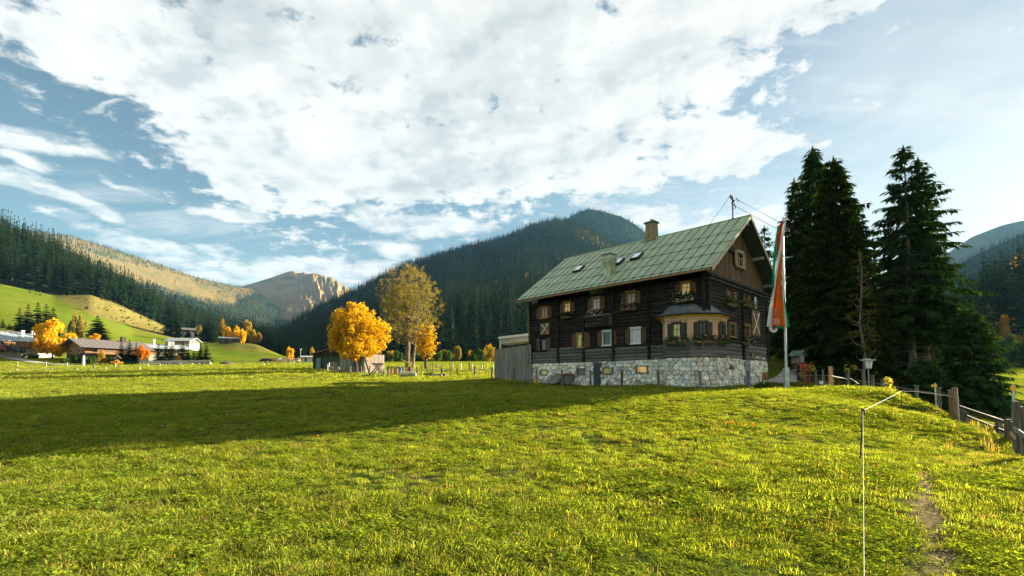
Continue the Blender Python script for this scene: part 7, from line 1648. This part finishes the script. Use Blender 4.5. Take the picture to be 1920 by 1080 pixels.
for k, (px, Y, rz, m_, lab) in enumerate(((522, 127, 1.4, M_CB, 'leftmost brown and white cow of the two grazing pairs'), (527, 129, -1.2, M_CB, 'brown and white cow just right of the leftmost cow'), (537, 127, 1.7, M_CB, 'cow with white flank left of the golden tree'), (541, 129, -1.5, M_CB, 'brown and white cow under the small golden tree'), (555, 128, 1.5, M_CB, 'rightmost pale cow near the dark shed'), (493, 126, 1.2, M_CD, 'dark cow lying left of the brown cows'), (503, 126, -1.5, M_CD, 'dark cow beside the fence post'))): cow(px, 0, Y, rz, m_, lab, 1.0)
# dark mound, flood light pole, wayside cross, parked cars
b = G(425, 112); mb = MB(); mb.lathe([(1.9, -.2), (1.4, .4), (.6, .7), (.05, .75)], k=14); tag(mb.obj('earth_mound', bpy.data.materials['bare_earth'], None, tuple(b)), 'low dark earth mound in the meadow left of the cows', 'mound')
b = G(563, 150); h = P(563, 655, 150).z - b.z; o = empty('floodlight_pole', b, 0, 'thin floodlight pole left of the dark shed', 'lamp post'); mb = MB(); mb.tube([(0, 0, -.3), (0, 0, h)], .07, 6); mb.obj('pole', M_TIN, o); mb = MB(); mb.box((0, 0, h), (.5, .3, .35)); mb.obj('lamp_head', M_TIN, o)
b = G(156, 106); h = P(156, 666, 106).z - b.z; o = empty('wayside_statue', b, 0, 'white wayside statue on a slim pedestal by the village road', 'statue'); mb = MB(); mb.box((0, 0, h * .3), (.4, .4, h * .62), taper=.8); mb.obj('pedestal', M_WHITE, o); mb = MB(); mb.lathe([(.24, h * .62), (.2, h * .78), (.24, h * .86), (.1, h * .92), (.12, h * .97), (.03, h)], k=10); mb.obj('figure', M_WHITE, o)
b = G(219, 107); h = P(219, 667, 107).z - b.z; o = empty('wayside_cross', b, .4, 'wooden wayside cross under a small pointed roof in front of the chalet', 'cross'); mb = MB(); mb.box((0, 0, h / 2), (.16, .12, h)); mb.box((0, .005, h * .62), (.8, .1, .14)); mb.obj('cross_beam', M_CWOOD, o)
for s in (-1, 1): mb = MB(); q_ = [(s * .7, -.3, h * .78), (s * .7, .3, h * .78), (0, .3, h + .1), (0, -.3, h + .1)]; mb.slab(q_[::-1] if s < 0 else q_, .06); mb.obj('roof', M_RGREY, o)
def car(px, Y, rz, mtl, lab, dz=0.):
    b = P(px, dz, Y) if dz else G(px, Y); o = empty('parked_car', b, rz, lab, 'car', 'cars parked by the left chalet')
    pr = [(-2.1, .35), (-2.1, .75), (-1.9, .92), (-1.1, 1.0), (-.55, 1.42), (1.1, 1.45), (1.75, .98), (2.1, .85), (2.1, .35)]; mb = MB(); n = len(pr)
    for y in (-.85, .85): mb.v += [(x, y * (1 if z < 1.1 else .84), z) for x, z in pr]
    mb.face(range(n)); mb.face(range(2 * n - 1, n - 1, -1)); [mb.face((j, n + j, n + (j + 1) % n, (j + 1) % n)) for j in range(n)]; mb.obj('body', mtl, o)
    mb = MB()
    for y in (-.80, .80): mb.box((.25, y, 1.2), (1.5, .06, .32), taper=.9)
    mb.box((-.83, 0, 1.2), (.08, 1.3, .3), tilt=Matrix.Rotation(.9, 3, 'Y')); mb.obj('windows', M_GL_DK, o)
    for x in (-1.3, 1.3):
        for y in (-.86, .86): mb = MB(); mb.tube([(x, y - .1, .33), (x, y + .1, .33)], .33, 14); mb.obj('wheel', M_IRON, o)
car(3, 118, .4, mat('white_car_paint', (.75, .75, .75), (.7, .7, .7), 1, .25), 'white car parked at the left edge by the chalet', 659); car(22, 117, .3, mat('dark_car_paint', (.03, .04, .06), (.025, .03, .05), 1, .25), 'dark car parked in front of the left chalet', 661); car(-12, 114, .7, mat('red_car_paint', (.25, .02, .02), (.2, .02, .02), 1, .25), 'red car half hidden behind the white car', 659)
